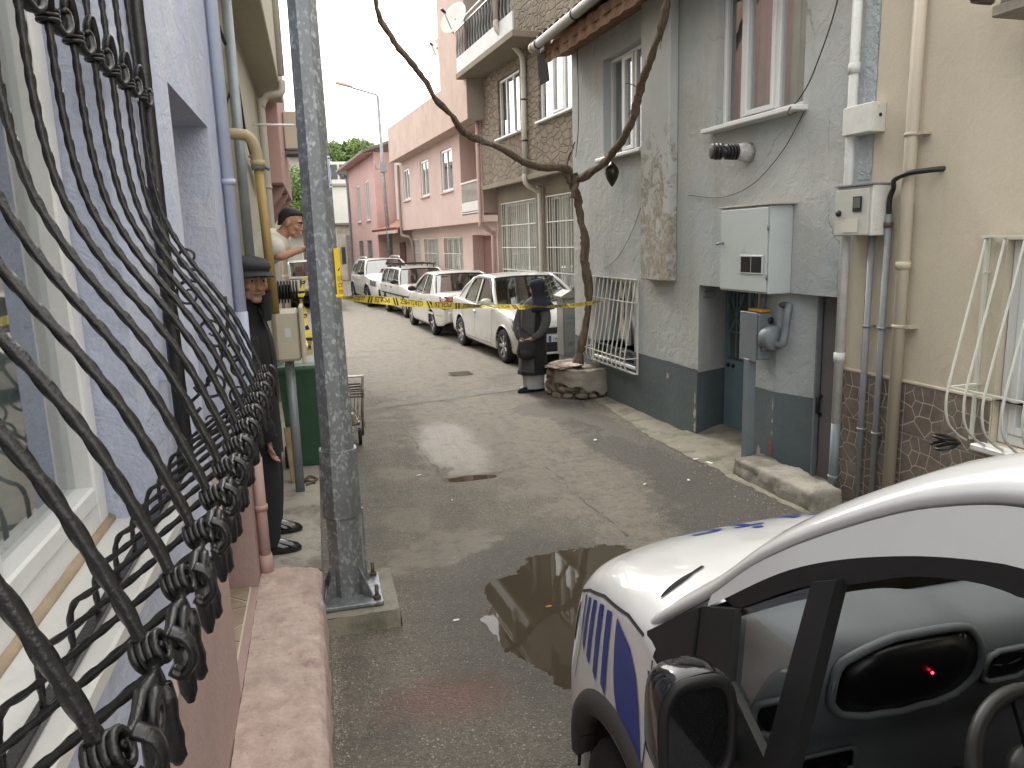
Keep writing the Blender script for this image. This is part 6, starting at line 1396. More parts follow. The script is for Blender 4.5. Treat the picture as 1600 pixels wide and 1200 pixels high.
m = MB(); m.box(2.183, 2.19, -.43, .43, .665, .685, 0, .003); m.build('chrome_strip', CHROME, t)
m = MB(); m.box(2.12, 2.184, -.50, .50, .27, .42, 0, .01); m.build('lower_intake', BLACKPL, t)
m = MB(); m.box(2.05, 2.19, -.55, .55, .215, .255, 0, .012); m.build('bumper_lip', PAINT, t)
plate(t, 2.186, -.08, .475, .50, None, 1)
vs, fs = text_mesh('16', .095); q = MB(); q.add([(2.2005, -.255 + v.x, .475 - .034 + v.y) for v in vs], fs); q.build('lettering', BLACKP, t, recalc=False)
m = MB(); m.tube([(-.1, 0, 1.485), (-.22, 0, 1.66)], .004, 5); m.build('antenna', BLACKPL, t)
m = MB(); m.tube([(.98, -.4, 1.0), (.80, .1, 1.08)], .007, 5); m.build('wiper', BLACKPL, t)

# ---- second car: older white saloon seen from behind
t = car_root('parked_car', 'off white saloon car with red tail lights parked facing away', 'car', (3.23, 18.55), (-.077, .997))
B = Body(dict(L=4.20, W=1.66, H=1.44, wb=2.47, fo=.80, wr=.285, ra=.335, crown=.032,
    top=[(-2.1, .62), (-2.08, .86), (-2.0, .97), (-1.75, 1.01), (-1.2, 1.0), (0, .95), (.9, .95), (1.3, .91), (1.7, .83), (1.95, .72), (2.05, .62), (2.1, .5)],
    plan=[(-2.1, .62), (-2.05, .72), (-1.85, .775), (-1.3, .82), (0, .83), (1.3, .82), (1.75, .77), (2.0, .68), (2.1, .5)], low=[(-2.1, .36), (-1.9, .28), (-1.4, .24), (1.5, .22), (2.1, .28)]))
B.shell(dark=(-1.1, .85)).build('body', [PAINT2, CABIN], t, recalc=False)
S_ = greenhouse(B, t, dict(xw0=.92, xA=.25, xC=-.75, xr0=-1.40, zb=.93, wt=.71, pr=.034,
    pil=[[(-.20, .92), (-.12, .92), (-.15, 1.34), (-.22, 1.34)], [(-.95, .93), (-1.40, .95), (-.85, 1.36), (-.70, 1.37), (-.80, 1.22)]],
    wins=[[(-.09, .955), (.72, .955), (.58, 1.08), (.22, 1.32), (-.12, 1.34)], [(-.92, .965), (-.24, .955), (-.25, 1.34), (-.62, 1.33), (-.83, 1.2)]]), PAINT2)
wells(B, t); WM2 = wheel_meshes(.285, .17, 5); add_wheels(B, t, WM2); mirrors(B, t, .68, .99, BLACKPL, S_); handles(B, t, (-.1, -.95), .80, PAINT2)
seams(B, t, [[(-.15, .93), (-.15, .28)], [(-.95, .93), (-1.0, .72), (-.85, .48), (-.8, .28)], [(-1.98, .50), (-1.5, .50)]])
for sg in (1, -1):
    B.patch([(-2.085, .94), (-1.82, .92), (-1.90, .66), (-2.09, .64)], sg, .006).build('taillight', REDL, t, recalc=False); B.line([(-1.4, .52), (1.3, .52)], sg, .025, .012).build('side_moulding', PAINT2, t, recalc=False)
    B.patch([(1.6, .80), (1.98, .70), (2.0, .58), (1.7, .58)], sg, .006).build('headlight', HEADL, t, recalc=False)
    q = MB(); q.box(-2.09, -2.075, sg * .42, sg * .66, .66, .92, 0, .004); q.build('taillight', REDL, t)
m = MB(); m.box(-2.16, -2.05, -.66, .66, .36, .60, 0, .03); m.build('rear_bumper', PAINT2, t)
plate(t, -2.105, 0, .74, .50, None, -1)
m = MB(); m.box(-2.105, -2.09, -.3, .3, .83, .86); m.build('boot_trim', CHROME, t)

# ---- third car: old white estate with roof rack, facing the camera
t = car_root('parked_car', 'old white estate car with a black roof rack facing the camera', 'car', (3.01, 23.33), (.12, -.993))
B = Body(dict(L=4.20, W=1.64, H=1.42, wb=2.42, fo=.72, wr=.28, ra=.33, crown=.02,
    top=[(-2.1, .70), (-2.06, .90), (-1.9, .93), (0, .93), (.75, .94), (1.2, .92), (1.8, .86), (2.02, .80), (2.08, .70), (2.1, .5)],
    plan=[(-2.1, .70), (-1.9, .78), (-1.3, .81), (0, .82), (1.5, .81), (1.95, .78), (2.07, .74), (2.1, .70)], low=[(-2.1, .36), (-1.4, .25), (1.5, .24), (2.1, .3)]))
B.shell(dark=(-1.95, .75)).build('body', [PAINT2, CABIN], t, recalc=False)
S_ = greenhouse(B, t, dict(xw0=.80, xA=.30, xC=-1.70, xr0=-2.0, zb=.92, wt=.74, pr=.03,
    pil=[[(-.28, .91), (-.18, .91), (-.2, 1.33), (-.28, 1.33)], [(-1.12, .91), (-1.0, .91), (-1.02, 1.33), (-1.12, 1.33)], [(-2.0, .91), (-1.85, .91), (-1.68, 1.34), (-1.75, 1.35)]],
    wins=[[(-.15, .945), (.66, .945), (.30, 1.31), (-.17, 1.32)], [(-.97, .945), (-.31, .945), (-.31, 1.32), (-.99, 1.32)], [(-1.83, .945), (-1.15, .945), (-1.14, 1.32), (-1.68, 1.32)]]), PAINT2)
wells(B, t); WM3 = wheel_meshes(.28, .17, 8); add_wheels(B, t, WM3); mirrors(B, t, .52, 1.0, BLACKPL, S_); handles(B, t, (-.12, -.9), .82, BLACKPL)
seams(B, t, [[(.72, .92), (.72, .28)], [(-.23, .92), (-.23, .28)], [(-1.06, .92), (-1.0, .5)]])
for sg in (1, -1):
    B.line([(-2.0, .62), (2.0, .62)], sg, .022, .01).build('side_moulding', BLACKPL, t, recalc=False)
    q = MB(); q.box(2.07, 2.108, sg * .40, sg * .70, .62, .78, 0, .01); q.build('headlight', HEADL, t)
    q = MB(); q.box(2.06, 2.106, sg * .705, sg * .76, .62, .78, 0, .01); q.build('indicator', ORANGEL, t)
    q = MB(); q.bar((-1.5, sg * .52, 1.46), (.1, sg * .52, 1.46), .03, .025)
    for x in (-1.4, -.7, 0): q.bar((x, sg * .52, 1.38), (x, sg * .52, 1.46), .03, .03)
    q.build('roof_rail', BLACKPL, t)
for x in (-1.35, -.65, .05): q = MB(); q.bar((x, -.6, 1.49), (x, .6, 1.49), .035, .025); q.build('rack_bar', BLACKPL, t)
m = MB(); m.box(2.07, 2.105, -.38, .38, .63, .77, 0, .006); m.build('grille', BLACKPL, t)
m = MB(); m.box(2.03, 2.17, -.80, .80, .42, .54, 0, .02); m.build('front_bumper', BLACKPL, t); plate(t, 2.172, 0, .47, .5, None, 1)

# ---- fourth car: white compact SUV
t = car_root('parked_car', 'white compact sport utility car with roof rails farthest along the right side', 'car', (2.37, 28.0), (.13, -.99))
B = Body(dict(L=4.34, W=1.82, H=1.62, wb=2.67, fo=.84, wr=.345, ra=.41, crown=.035,
    top=[(-2.17, .8), (-2.12, 1.0), (-1.9, 1.08), (0, 1.09), (.8, 1.12), (1.2, 1.10), (1.75, 1.03), (2.02, .93), (2.12, .80), (2.17, .6)],
    plan=[(-2.17, .66), (-2.08, .80), (-1.6, .88), (0, .90), (1.5, .895), (1.85, .85), (2.08, .74), (2.17, .58)], low=[(-2.17, .42), (-1.6, .33), (1.5, .33), (2.17, .40)]))
B.shell(dark=(-1.9, .8)).build('body', [PAINT, CABIN], t, recalc=False)
S_ = greenhouse(B, t, dict(xw0=.88, xA=.25, xC=-1.45, xr0=-1.98, zb=1.06, wt=.70, pr=.036,
    pil=[[(-.27, 1.05), (-.15, 1.05), (-.18, 1.51), (-.27, 1.52)], [(-1.12, 1.06), (-1.98, 1.08), (-1.55, 1.50), (-1.3, 1.53), (-1.1, 1.48)]],
    wins=[[(-.12, 1.085), (.70, 1.085), (.25, 1.47), (-.14, 1.50)], [(-1.05, 1.095), (-.30, 1.085), (-.30, 1.50), (-1.0, 1.47)], [(-1.7, 1.16), (-1.2, 1.13), (-1.2, 1.42), (-1.45, 1.40)]]), PAINT)
wells(B, t); WM4 = wheel_meshes(.345, .21, 5); add_wheels(B, t, WM4); mirrors(B, t, .62, 1.14, BLACKPL, S_); handles(B, t, (-.12, -1.0), .92, PAINT)
seams(B, t, [[(.74, 1.06), (.8, .45)], [(-.2, 1.06), (-.2, .4)], [(-1.1, 1.06), (-1.0, .6)]])
for sg in (1, -1):
    B.patch([(1.72, .98), (2.08, .88), (2.1, .70), (1.78, .76)], sg, .006).build('headlight', HEADL, t, recalc=False)
    q = MB(); q.tube(spline([(.15, sg * .60, 1.58), (.1, sg * .60, 1.65), (-.6, sg * .60, 1.67), (-1.3, sg * .60, 1.64), (-1.4, sg * .60, 1.58)], 5), .022, 8); q.build('roof_rail', CHROME, t)
    for xa in (B.xf, B.xr):
        q = MB(); P_ = [B.side(xa + (B.ra + .03) * math.cos(PI * k / 16), B.wr + (B.ra + .03) * math.sin(PI * k / 16), sg, .004) for k in range(1, 16)]; q.tube(P_, .035, 6, flat=.5); q.build('arch_trim', BLACKPL, t)
m = MB(); m.box(2.08, 2.18, -.52, .52, .72, .86, 0, .01); m.build('grille', BLACKPL, t)
m = MB(); m.box(2.05, 2.185, -.66, .66, .40, .62, 0, .03); m.build('lower_bumper', BLACKPL, t)
m = MB(); m.box(2.186, 2.20, -.22, .22, .41, .50); m.build('skid_plate', ALLOY, t); plate(t, 2.188, 0, .56, .5, None, 1)

# ---- white van far behind the lamp post, seen from the rear
t = car_root('parked_van', 'white panel van seen from behind, half hidden by the galvanised post', 'van', (-.22, 29.2), (0, 1), None)
B = Body(dict(L=4.2, W=1.66, H=1.64, wb=2.70, fo=.82, wr=.30, ra=.36, crown=.02,
    top=[(-2.1, .9), (-2.08, 1.0), (0, 1.0), (1.0, 1.05), (1.6, .95), (2.0, .8), (2.1, .6)], plan=[(-2.1, .76), (-2.0, .81), (0, .83), (1.5, .82), (2.1, .6)], low=[(-2.1, .4), (0, .26), (2.1, .3)]))
B.shell(dark=(-2.0, .9)).build('body', [PAINT, CABIN], t, recalc=False)
S_ = greenhouse(B, t, dict(xw0=1.0, xA=.4, xC=-1.98, xr0=-2.06, zb=.98, wt=.80, pr=.04, pil=[[(-.3, .97), (-.2, .97), (-.2, 1.55), (-.3, 1.55)], [(-2.05, .97), (-.9, .97), (-.9, 1.56), (-1.97, 1.56)]], wins=[[(-.15, 1.0), (.85, 1.0), (.42, 1.5), (-.15, 1.52)]]), PAINT)
wells(B, t); add_wheels(B, t, WM1); mirrors(B, t, .8, 1.1, BLACKPL, S_)
for sg in (1, -1):
    q = MB(); q.box(-2.115, -2.06, sg * .70, sg * .80, .80, 1.15, 0, .01); q.build('taillight', REDL, t)
m = MB(); m.box(-2.13, -2.08, -.70, .70, .62, .99, 0, .02); m.build('tailgate', PAINT, t)
m = MB(); m.box(-2.135, -2.05, -.62, .62, 1.02, 1.10, 0, .01); m.box(-2.12, -2.03, -.74, -.60, 1.02, 1.52, 0, .01); m.box(-2.12, -2.03, .60, .74, 1.02, 1.52, 0, .01); m.build('tailgate_frame', PAINT, t)
m = MB(); m.box(-2.17, -2.06, -.76, .76, .40, .60, 0, .03); m.build('rear_bumper', BLACKPL, t); plate(t, -2.172, 0, .72, .48, None, -1)
# ============================================================ police van in the foreground
pc_ = thing('police_van', 'white police van with blue stripes in the right foreground, driver window open to view', 'van', Frame((1.60, .72, 0), (0, 1, 0)), (0, 0, 0))
PW = NT('police_white_paint'); PW.set(col=PW.mix(PW.ramp(PW.noise(2, 5), .3, .7), (.68, .68, .67), (.72, .72, .71)), rough=.28, coat=1.0, spec=.5); PW.b.inputs['Coat Roughness'].default_value = .03; PW = PW.m
PBLUE = NT('police_blue_film'); PBLUE.set(col=(.009, .036, .26), rough=.35, coat=.25, spec=.3); PBLUE = PBLUE.m
SATIN = M('satin_black_plastic', (.013, .013, .0135), .5, .15, 14, .12, 300, dist=.001); DASHM = M('dash_plastic', (.12, .132, .14), .55, .08, 4, .25, 420, dist=.001)
GLOSSB = NT('gloss_black'); GLOSSB.set(col=(.008, .008, .009), rough=.12, coat=.5); GLOSSB = GLOSSB.m
GLASS_P = glass('van_glass', (.90, .93, .92), .04); GLASS_P.node_tree.nodes['Math'].inputs[1].default_value = .28
class Van(Body):
    def ctrl(s, x):
        zt = sinterp(x, s.top); w = sinterp(x, s.plan); zl = sinterp(x, s.low); k = w / .87
        return [(0, zt), (.40 * k, zt - .018), (.64 * k, zt - .058), (.745 * k, zt - .098), (.80 * k, zt - .148), (.822 * k, lerp(zt, zl, .24)), (.848 * k, lerp(zt, zl, .42)), (.868 * k, lerp(zt, zl, .62)), (.862 * k, zl + .10), (.82 * k, zl)]
B = Van(dict(L=3.86, W=1.74, H=1.74, wb=2.51, fo=.82, wr=.305, ra=.375, crown=.05,
    top=[(-1.93, .95), (-1.90, 1.05), (.3, 1.07), (.8, 1.13), (1.0, 1.185), (1.15, 1.18), (1.35, 1.145), (1.55, 1.09), (1.72, 1.01), (1.83, .92), (1.90, .80), (1.93, .62)],
    plan=[(-1.93, .80), (-1.85, .86), (0, .87), (1.15, .872), (1.40, .862), (1.60, .83), (1.75, .765), (1.86, .66), (1.92, .54), (1.93, .50)], low=[(-1.93, .35), (0, .24), (1.2, .22), (1.93, .28)]))
sh = B.shell(step=.03); keep = []
for f, mi_, sm in zip(sh.f, sh.mi, sh.sm):
    xm = sum(sh.v[i][0] for i in f) / len(f); ym = max(abs(sh.v[i][1]) for i in f)
    if -1.88 < xm < .95 and ym < .815 and len(f) == 4: continue
    keep.append((f, mi_, sm))
sh.f, sh.mi, sh.sm = [k[0] for k in keep], [k[1] for k in keep], [k[2] for k in keep]
sh.build('body', PW, pc_, recalc=False)
wells(B, pc_); add_wheels(B, pc_, wheel_meshes(.305, .19, 6))
gap = [(-1.9, 1.69), (-1.0, 1.745), (-.3, 1.745), (.12, 1.70), (.27, 1.65), (.45, 1.55), (.68, 1.385), (.82, 1.245), (1.045, 1.05), (1.14, .955)]
frm = [(-.7, 1.62), (-.3, 1.635), (.09, 1.61), (.19, 1.585), (.36, 1.52), (.55, 1.42), (.81, 1.215)]
win = [(-.7, 1.575), (-.3, 1.59), (.12, 1.565), (.26, 1.525), (.42, 1.44), (.48, 1.415), (.71, 1.255)]
def SV(x, z, sg, off=0.0): return Vector((x, sg * (.80 - .267 * (z - 1.0) + off), z))
def strip(f1, f2, x0, x1, n, sg, off1=0, off2=0, prof=None):
    q = MB(); m_ = len(prof) if prof else 2; vs = []
    for i in range(n + 1):
        x = lerp(x0, x1, i / n)
        if prof:
            z = f1(x)
            for (dy, dz) in prof: vs.append(SV(x, z, sg, 0) + Vector((0, sg * dy, dz)))
        else: vs += [SV(x, f1(x), sg, off1), SV(x, f2(x), sg, off2)]
    for i in range(n):
        for k in range(m_ - 1): q.f.append((i * m_ + k, i * m_ + k + 1, (i + 1) * m_ + k + 1, (i + 1) * m_ + k)); q.mi.append(0); q.sm.append(True)
    q.v = [tuple(v) for v in vs]; return q
fg, ff, fw_ = (lambda x: sinterp(x, gap)), (lambda x: sinterp(x, frm)), (lambda x: sinterp(x, win))
for sg in (1, -1):
    # A-pillar running up into the roof side: rolled section
    strip(fg, None, 1.14, -1.9, 66, sg, prof=[(-.012, -.012), (.0, .0), (-.006, .016), (-.028, .038), (-.065, .058), (-.11, .068), (-.15, .066), (-.165, .05)]).build('roof_side', PW, pc_, recalc=False)
    strip(lambda x: fg(x) - .004, lambda x: fg(x) - .014, .93, -.68, 50, sg, -.014, -.014).build('door_gap', SEAM_C, pc_, recalc=False)
    strip(lambda x: fg(x) - .010, lambda x: ff(x), .81, -.68, 50, sg, -.002, .0).build('door_frame', PW, pc_, recalc=False)
    strip(ff, fw_, .80, -.68, 50, sg, .0, -.006).build('window_seal', SATIN, pc_, recalc=False)
    def poly(pts, off, mt, name, thick=.02):
        q = MB(); n = len(pts); q.add([SV(x, z, sg, off) for x, z in pts] + [SV(x, z, sg, off - thick) for x, z in pts], [tuple(range(n))] + [(i, (i + 1) % n, n + (i + 1) % n, n + i) for i in range(n)]); return q.build(name, mt, pc_)
    poly([(1.03, 1.045), (.83, 1.205), (.79, 1.04), (.87, .925), (.965, .945)], .012, SATIN, 'corner_panel', .05)
    poly([(.825, 1.21), (.70, 1.262), (.652, 1.11), (.78, 1.035)], .006, SATIN, 'window_seal')
    poly([(.655, 1.115), (.78, 1.04), (.885, .955), (.44, .955), (.44, 1.035)], .005, SATIN, 'mirror_base')
    poly([(.425, 1.45), (.485, 1.42), (.478, 1.02), (.40, 1.00)], .010, SATIN, 'window_post', .03)
    poly([(.45, 1.02), (.45, .955), (-.68, .955), (-.68, 1.005)], .008, SATIN, 'belt_seal')
    poly([(-.60, 1.60), (-.60, 1.0), (-.72, 1.0), (-.72, 1.625)], .008, SATIN, 'rear_post')
    poly([(-.72, 1.72), (-.72, 1.0), (-1.9, 1.02), (-1.88, 1.66)], .0, PW, 'side_panel')
    q = MB(); q.add([SV(x, z, sg, -.012) for x, z in [(.705, 1.258), (.49, 1.41), (.48, 1.06), (.66, 1.115)]], [(0, 1, 2, 3)]); q.build('quarter_window', GLASS_P, pc_, recalc=False)
    if sg < 0: q = MB(); q.add([SV(x, z, sg, -.012) for x, z in [(.42, 1.44), (.26, 1.525), (.1, 1.565), (-.3, 1.58), (-.6, 1.57), (-.6, 1.0), (.42, 1.0)]], [tuple(range(7))]); q.build('door_window', GLASS_P, pc_, recalc=False)
    # mirror
    q = MB(); cx_, cy_, cz_ = .60, .905, 1.085
    def mir(u, v, k=1.0, dx=0.0):
        a = 2 * PI * u; ca, sa = math.cos(a), math.sin(a); ry = .088 * (abs(ca) ** .62) * (1 if ca > 0 else -1); rz = .135 * (abs(sa) ** .62) * (1 if sa > 0 else -1)
        return Vector((cx_ + dx, sg * (cy_ + ry * k), cz_ + rz * k))
    rings = [[mir(k / 40, 0, f, d) for k in range(40)] for d, f in ((-.045, .90), (-.05, .97), (-.042, 1.0), (-.01, 1.0), (.03, .95), (.062, .78), (.078, .45), (.082, .05))]
    q.loft(rings); q.bar((cx_ + .01, sg * .80, 1.0), (cx_ + .01, sg * .86, 1.02), .07, .07, 0, (0, 0, 1), .01); mo = q.build('mirror_housing', GLOSSB, pc_)
    q = MB(); q.loft([[mir(k / 40, 0, f, d) for k in range(40)] for d, f in ((-.052, .99), (-.060, .985), (-.060, .80), (-.048, .79))], cap=False); q.build('mirror_rim', SATIN, mo)
    MG = NT('wet_mirror_glass'); MG.set(col=(.06, .065, .07), metal=.9, rough=MG.ramp(MG.noise(260, 3), .55, .68, .06, .35), normal=MG.bump(MG.ramp(MG.noise(330, 2), .6, .68), .3, .001))
    q = MB(); q.add([mir(k / 40, 0, .81, -.050) for k in range(40)], [tuple(range(40))]); q.build('mirror_glass', MG.m, mo, recalc=False)
    # arch trim and fender line
    P_ = [(B.xf + (B.ra + .028) * math.cos(lerp(.12, PI - .05, k / 24)), B.wr + (B.ra + .028) * math.sin(lerp(.12, PI - .05, k / 24))) for k in range(25)]
    q = MB(); vs = []
    for i, (x, z) in enumerate(P_):
        c, s_ = math.cos(lerp(.12, PI - .05, i / 24)), math.sin(lerp(.12, PI - .05, i / 24))
        for r, off in ((-.03, None), (-.03, .004), (0, .018), (.035, .014), (.048, .001)):
            xx, zz = x + r * c, max(.27, z + r * s_); p = B.side(min(xx, 1.60), max(zz, .36), sg, off if off is not None else -.06); vs.append(Vector((xx, p.y, zz)))
    for i in range(24):
        for k in range(4): q.f.append((i * 5 + k, i * 5 + k + 1, (i + 1) * 5 + k + 1, (i + 1) * 5 + k)); q.mi.append(0); q.sm.append(True)
    q.v = [tuple(v) for v in vs]; q.build('arch_trim', M('grained_arch_plastic', (.045, .042, .04), .6, .15, 10, .15, 260, dist=.001) if sg == 1 else bpy.data.materials['grained_arch_plastic'], pc_, recalc=False)
    B.line([(1.53, .915), (1.50, .84), (1.505, .72), (1.52, .62)], sg, .003, .002).build('panel_gap', SEAM_C, pc_, recalc=False)
    B.line([(1.035, 1.030), (1.15, 1.032), (1.35, .995), (1.5, .945), (1.62, .885)], sg, .0045, .002, 12).build('panel_gap', SEAM_C, pc_, recalc=False)
    B.line([(.96, 1.0), (.93, .8), (.92, .5), (.86, .28)], sg, .003, .002).build('panel_gap', SEAM_C, pc_, recalc=False)
    for (a, b_, zt_, c, d, zb_) in [(1.525, 1.512, .915, 1.508, 1.495, .80), (1.482, 1.452, .93, 1.472, 1.442, .775), (1.425, 1.39, .95, 1.41, 1.375, .765), (1.36, 1.322, .967, 1.335, 1.297, .755), (1.29, 1.248, .982, 1.255, 1.21, .76)]:
        B.patch([(a, zt_), (b_, zt_ + .012), (d, zb_ - .012), (c, zb_)], sg, .0025, 8).build('blue_stripe', PBLUE, pc_, recalc=False)
    q = MB(); le = [(1.205, .995), (1.198, .95), (1.185, .90), (1.17, .85), (1.15, .80), (1.12, .762)]; re = [(1.20, .998), (1.09, .965), (1.03, .915), (.985, .84), (.955, .76), (.93, .70)]; n_ = 24; vs = []
    zz_ = lambda P, t: (interp(t, [(i / 5, p[0]) for i, p in enumerate(P)]), interp(t, [(i / 5, p[1]) for i, p in enumerate(P)]))
    for i in range(n_ + 1):
        a = zz_(le, i / n_); b_ = zz_(re, i / n_)
        for k in range(9): vs.append(B.side(lerp(a[0], b_[0], k / 8), lerp(a[1], b_[1], k / 8), sg, .0025))
    q.add(vs, [(i * 9 + k, i * 9 + k + 1, (i + 1) * 9 + k + 1, (i + 1) * 9 + k) for i in range(n_) for k in range(8)], 0, True); q.build('blue_panel', PBLUE, pc_, recalc=False)
    B.patch([(1.60, .86), (1.84, .72), (1.88, .58), (1.62, .70)], sg, .004, 8).build('headlight', HEADL, pc_, recalc=False)
    # dark slit between bonnet and pillar foot
    q = MB(); vs = []
    for i in range(13):
        t = i / 12; x = lerp(1.10, 1.165, t); y = lerp(.725, .56, t); w = .011 * math.sin(PI * min(1, t * 1.15 + .05)) ** .6 if t < .83 else .006
        for e in (-1, 1): vs.append(Vector((x + e * w * .95, sg * (y + e * w * .3), B.topz(x + e * w * .95, y + e * w * .3) + .004)))
    q.add(vs, [(2 * i, 2 * i + 1, 2 * i + 3, 2 * i + 2) for i in range(12)]); q.build('cowl_slit', flat('slit_black', (.006, .006, .006), .9) if sg == 1 else bpy.data.materials['slit_black'], pc_, recalc=False)
def vroof(u, v):
    x = lerp(.12, -1.88, u); a = lerp(-1, 1, v); z0 = fg(x) + .060; y0 = SV(x, fg(x), 1).y - .145
    return Vector((x + .10 * (1 - a * a) * (1 - u), a * y0, z0 + .03 * (1 - a * a) + .012 * math.cos(a * 9) * (1 if u > .12 else 0) * .25))
m = MB(); m.grid(vroof, 30, 40); m.build('roof', PW, pc_, recalc=False)
m = MB(); m.grid(lambda u, v: Vector((lerp(1.0, .13, v) + .13 * (1 - (2 * u - 1) ** 2), lerp(-1, 1, u) * lerp(.615, .52, v), lerp(1.075, 1.725, v ** .92))), 20, 14); m.build('windshield', GLASS_P, pc_, recalc=False)
m = MB(); m.grid(lambda u, v: Vector((lerp(1.10, .97, v) + .10 * (1 - (2 * u - 1) ** 2), lerp(-.61, .61, u), B.topz(1.08, lerp(-.61, .61, u)) - .004 - .02 * v)), 16, 3); m.build('cowl', SATIN, pc_, recalc=False)
m = MB(); m.add([(-1.9, -.86, .4), (-1.9, .86, .4), (-1.89, .66, 1.7), (-1.89, -.66, 1.7)], [(0, 1, 2, 3)]); m.build('rear_doors', PW, pc_, recalc=False)
m = MB(); m.box(1.86, 1.945, -.45, .45, .34, .50, 0, .02); m.build('lower_intake', SATIN, pc_); m = MB(); m.box(1.84, 1.94, -.36, .36, .60, .68, 0, .01); m.build('grille', SATIN, pc_)
plate(pc_, 1.946, 0, .55, .5, None, 1)
# lettering on the bonnet, read from the front
vs, fs = text_mesh('POLİS', .30); w_ = max(v.x for v in vs)
def hood(v):
    y = -.46 + v.x / w_ * .88; x = 1.67 - v.y * .9; return (x, y, B.topz(x, y) + .0028)
bmt = bmesh.new(); tmp = bpy.data.meshes.new('t'); tmp.from_pydata([tuple(v) for v in vs], [], fs); bmt.from_mesh(tmp); bmesh.ops.triangulate(bmt, faces=bmt.faces); bmesh.ops.subdivide_edges(bmt, edges=[e for e in bmt.edges if e.calc_length() > .035], cuts=2, use_grid_fill=False); bmesh.ops.triangulate(bmt, faces=bmt.faces)
bmt.verts.ensure_lookup_table(); q = MB(); q.add([hood(v.co) for v in bmt.verts], [tuple(v.index for v in f.verts) for f in bmt.faces]); bmt.free(); q.build('lettering', PBLUE, pc_, recalc=False)
# ---- interior
m = MB(); m.box(-1.85, .95, -.80, .80, .30, .36); m.add([(-.7, -.8, .36), (-.7, .8, .36), (-.7, .72, 1.7), (-.7, -.72, 1.7)], [(0, 1, 2, 3)]); m.add([(.98, -.76, .36), (.98, .76, .36), (.98, .76, 1.05), (.98, -.76, 1.05)], [(0, 1, 2, 3)]); m.build('cabin_lining', CABIN, pc_, recalc=False)
for sg in (1, -1): q = MB(); q.add([(.9, sg * .775, .36), (-.68, sg * .775, .36), (-.68, sg * .775, .97), (.9, sg * .775, .97)], [(0, 1, 2, 3)]); q.box(-.5, .5, sg * .70, sg * .774, .80, .90, 0, .02); q.build('door_lining', DASHM, pc_, recalc=False)
dprof = [(.99, 1.05), (.93, 1.10), (.84, 1.135), (.74, 1.14), (.68, 1.12), (.655, 1.07), (.66, 1.0), (.68, .92), (.715, .84), (.72, .74), (.74, .60), (.78, .45)]
dp_ = spline([(x, 0, z) for x, z in dprof], 5)
def dsh(u, v):
    y = lerp(-.755, .755, u); f = v * (len(dp_) - 1); i = min(int(f), len(dp_) - 2); p = dp_[i].lerp(dp_[i + 1], f - i)
    hb_ = math.exp(-((y - .33) / .21) ** 4); hz = math.exp(-((p.z - 1.12) / .16) ** 2); e = max(0, (abs(y) - .62) / .13)
    return Vector((p.x - .055 * hb_ * hz + .05 * e * e * (1 if p.z > .8 else .3), y, p.z + .055 * hb_ * hz - .04 * e * e))
m = MB(); m.grid(dsh, 70, 55); db = m.build('dashboard', DASHM, pc_, recalc=False)
PITCH = flat('instrument_black', (.004, .004, .0045), .35)
def on_dash(y, z):
    best = None
    for k in range(0, 111):
        v = k / 110
        if v < .33: continue
        p = dsh((y + .755) / 1.51, v)
        if best is None or abs(p.z - z) < abs(best.z - z): best = p
    return best
def lozenge(cy, cz, ry, rz, pw=.75, n=36): return [(cy + ry * math.copysign(abs(math.cos(2 * PI * k / n)) ** pw, math.cos(2 * PI * k / n)), cz + rz * math.copysign(abs(math.sin(2 * PI * k / n)) ** pw, math.sin(2 * PI * k / n))) for k in range(n)]
def dash_patch(name, pts, mt, off, rim=None):
    cyy = sum(p[0] for p in pts) / len(pts); czz = sum(p[1] for p in pts) / len(pts); q = MB(); rings = []
    for f in (1.0, .7, .4, .05): rings.append([on_dash(cyy + (p[0] - cyy) * f, czz + (p[1] - czz) * f) + Vector((-off, 0, 0)) for p in pts])
    q.loft(rings, cap=True); o = q.build(name, mt, db, recalc=False)
    if rim: q = MB(); P = [on_dash(*p) + Vector((-off - .002, 0, 0)) for p in pts]; q.tube(P + P[:2], rim, 8); q.build('bezel', DASHM, o if False else db)
    return o
dash_patch('instrument_cluster', lozenge(.31, 1.065, .215, .11), PITCH, .006, .011)
dash_patch('side_vent', lozenge(.645, 1.0, .055, .05, .7), PITCH, .006, .009)
dash_patch('centre_vent', lozenge(.0, 1.02, .075, .045, .7), PITCH, .006, .008)
dash_patch('storage_slot', lozenge(.52, .80, .14, .035, .35), PITCH, .006, .006)
q = MB(); 
for k in range(3): q.box(.83 + k * .0, .86, .665 + k * .027, .685 + k * .027, 1.125, 1.137, 0, .003)
q.build('demister_vent', PITCH, db)
le_ = NT('red_indicator'); le_.set(col=(.5, 0, .02)); le_.b.inputs['Emission Color'].default_value = (1, .02, .05, 1); le_.b.inputs['Emission Strength'].default_value = 6
q = MB(); pp = on_dash(.27, 1.075); q.ell((pp.x - .010, .27, 1.075), (.003, .0035, .0035), 8, 6); q.build('warning_light', le_.m, db)
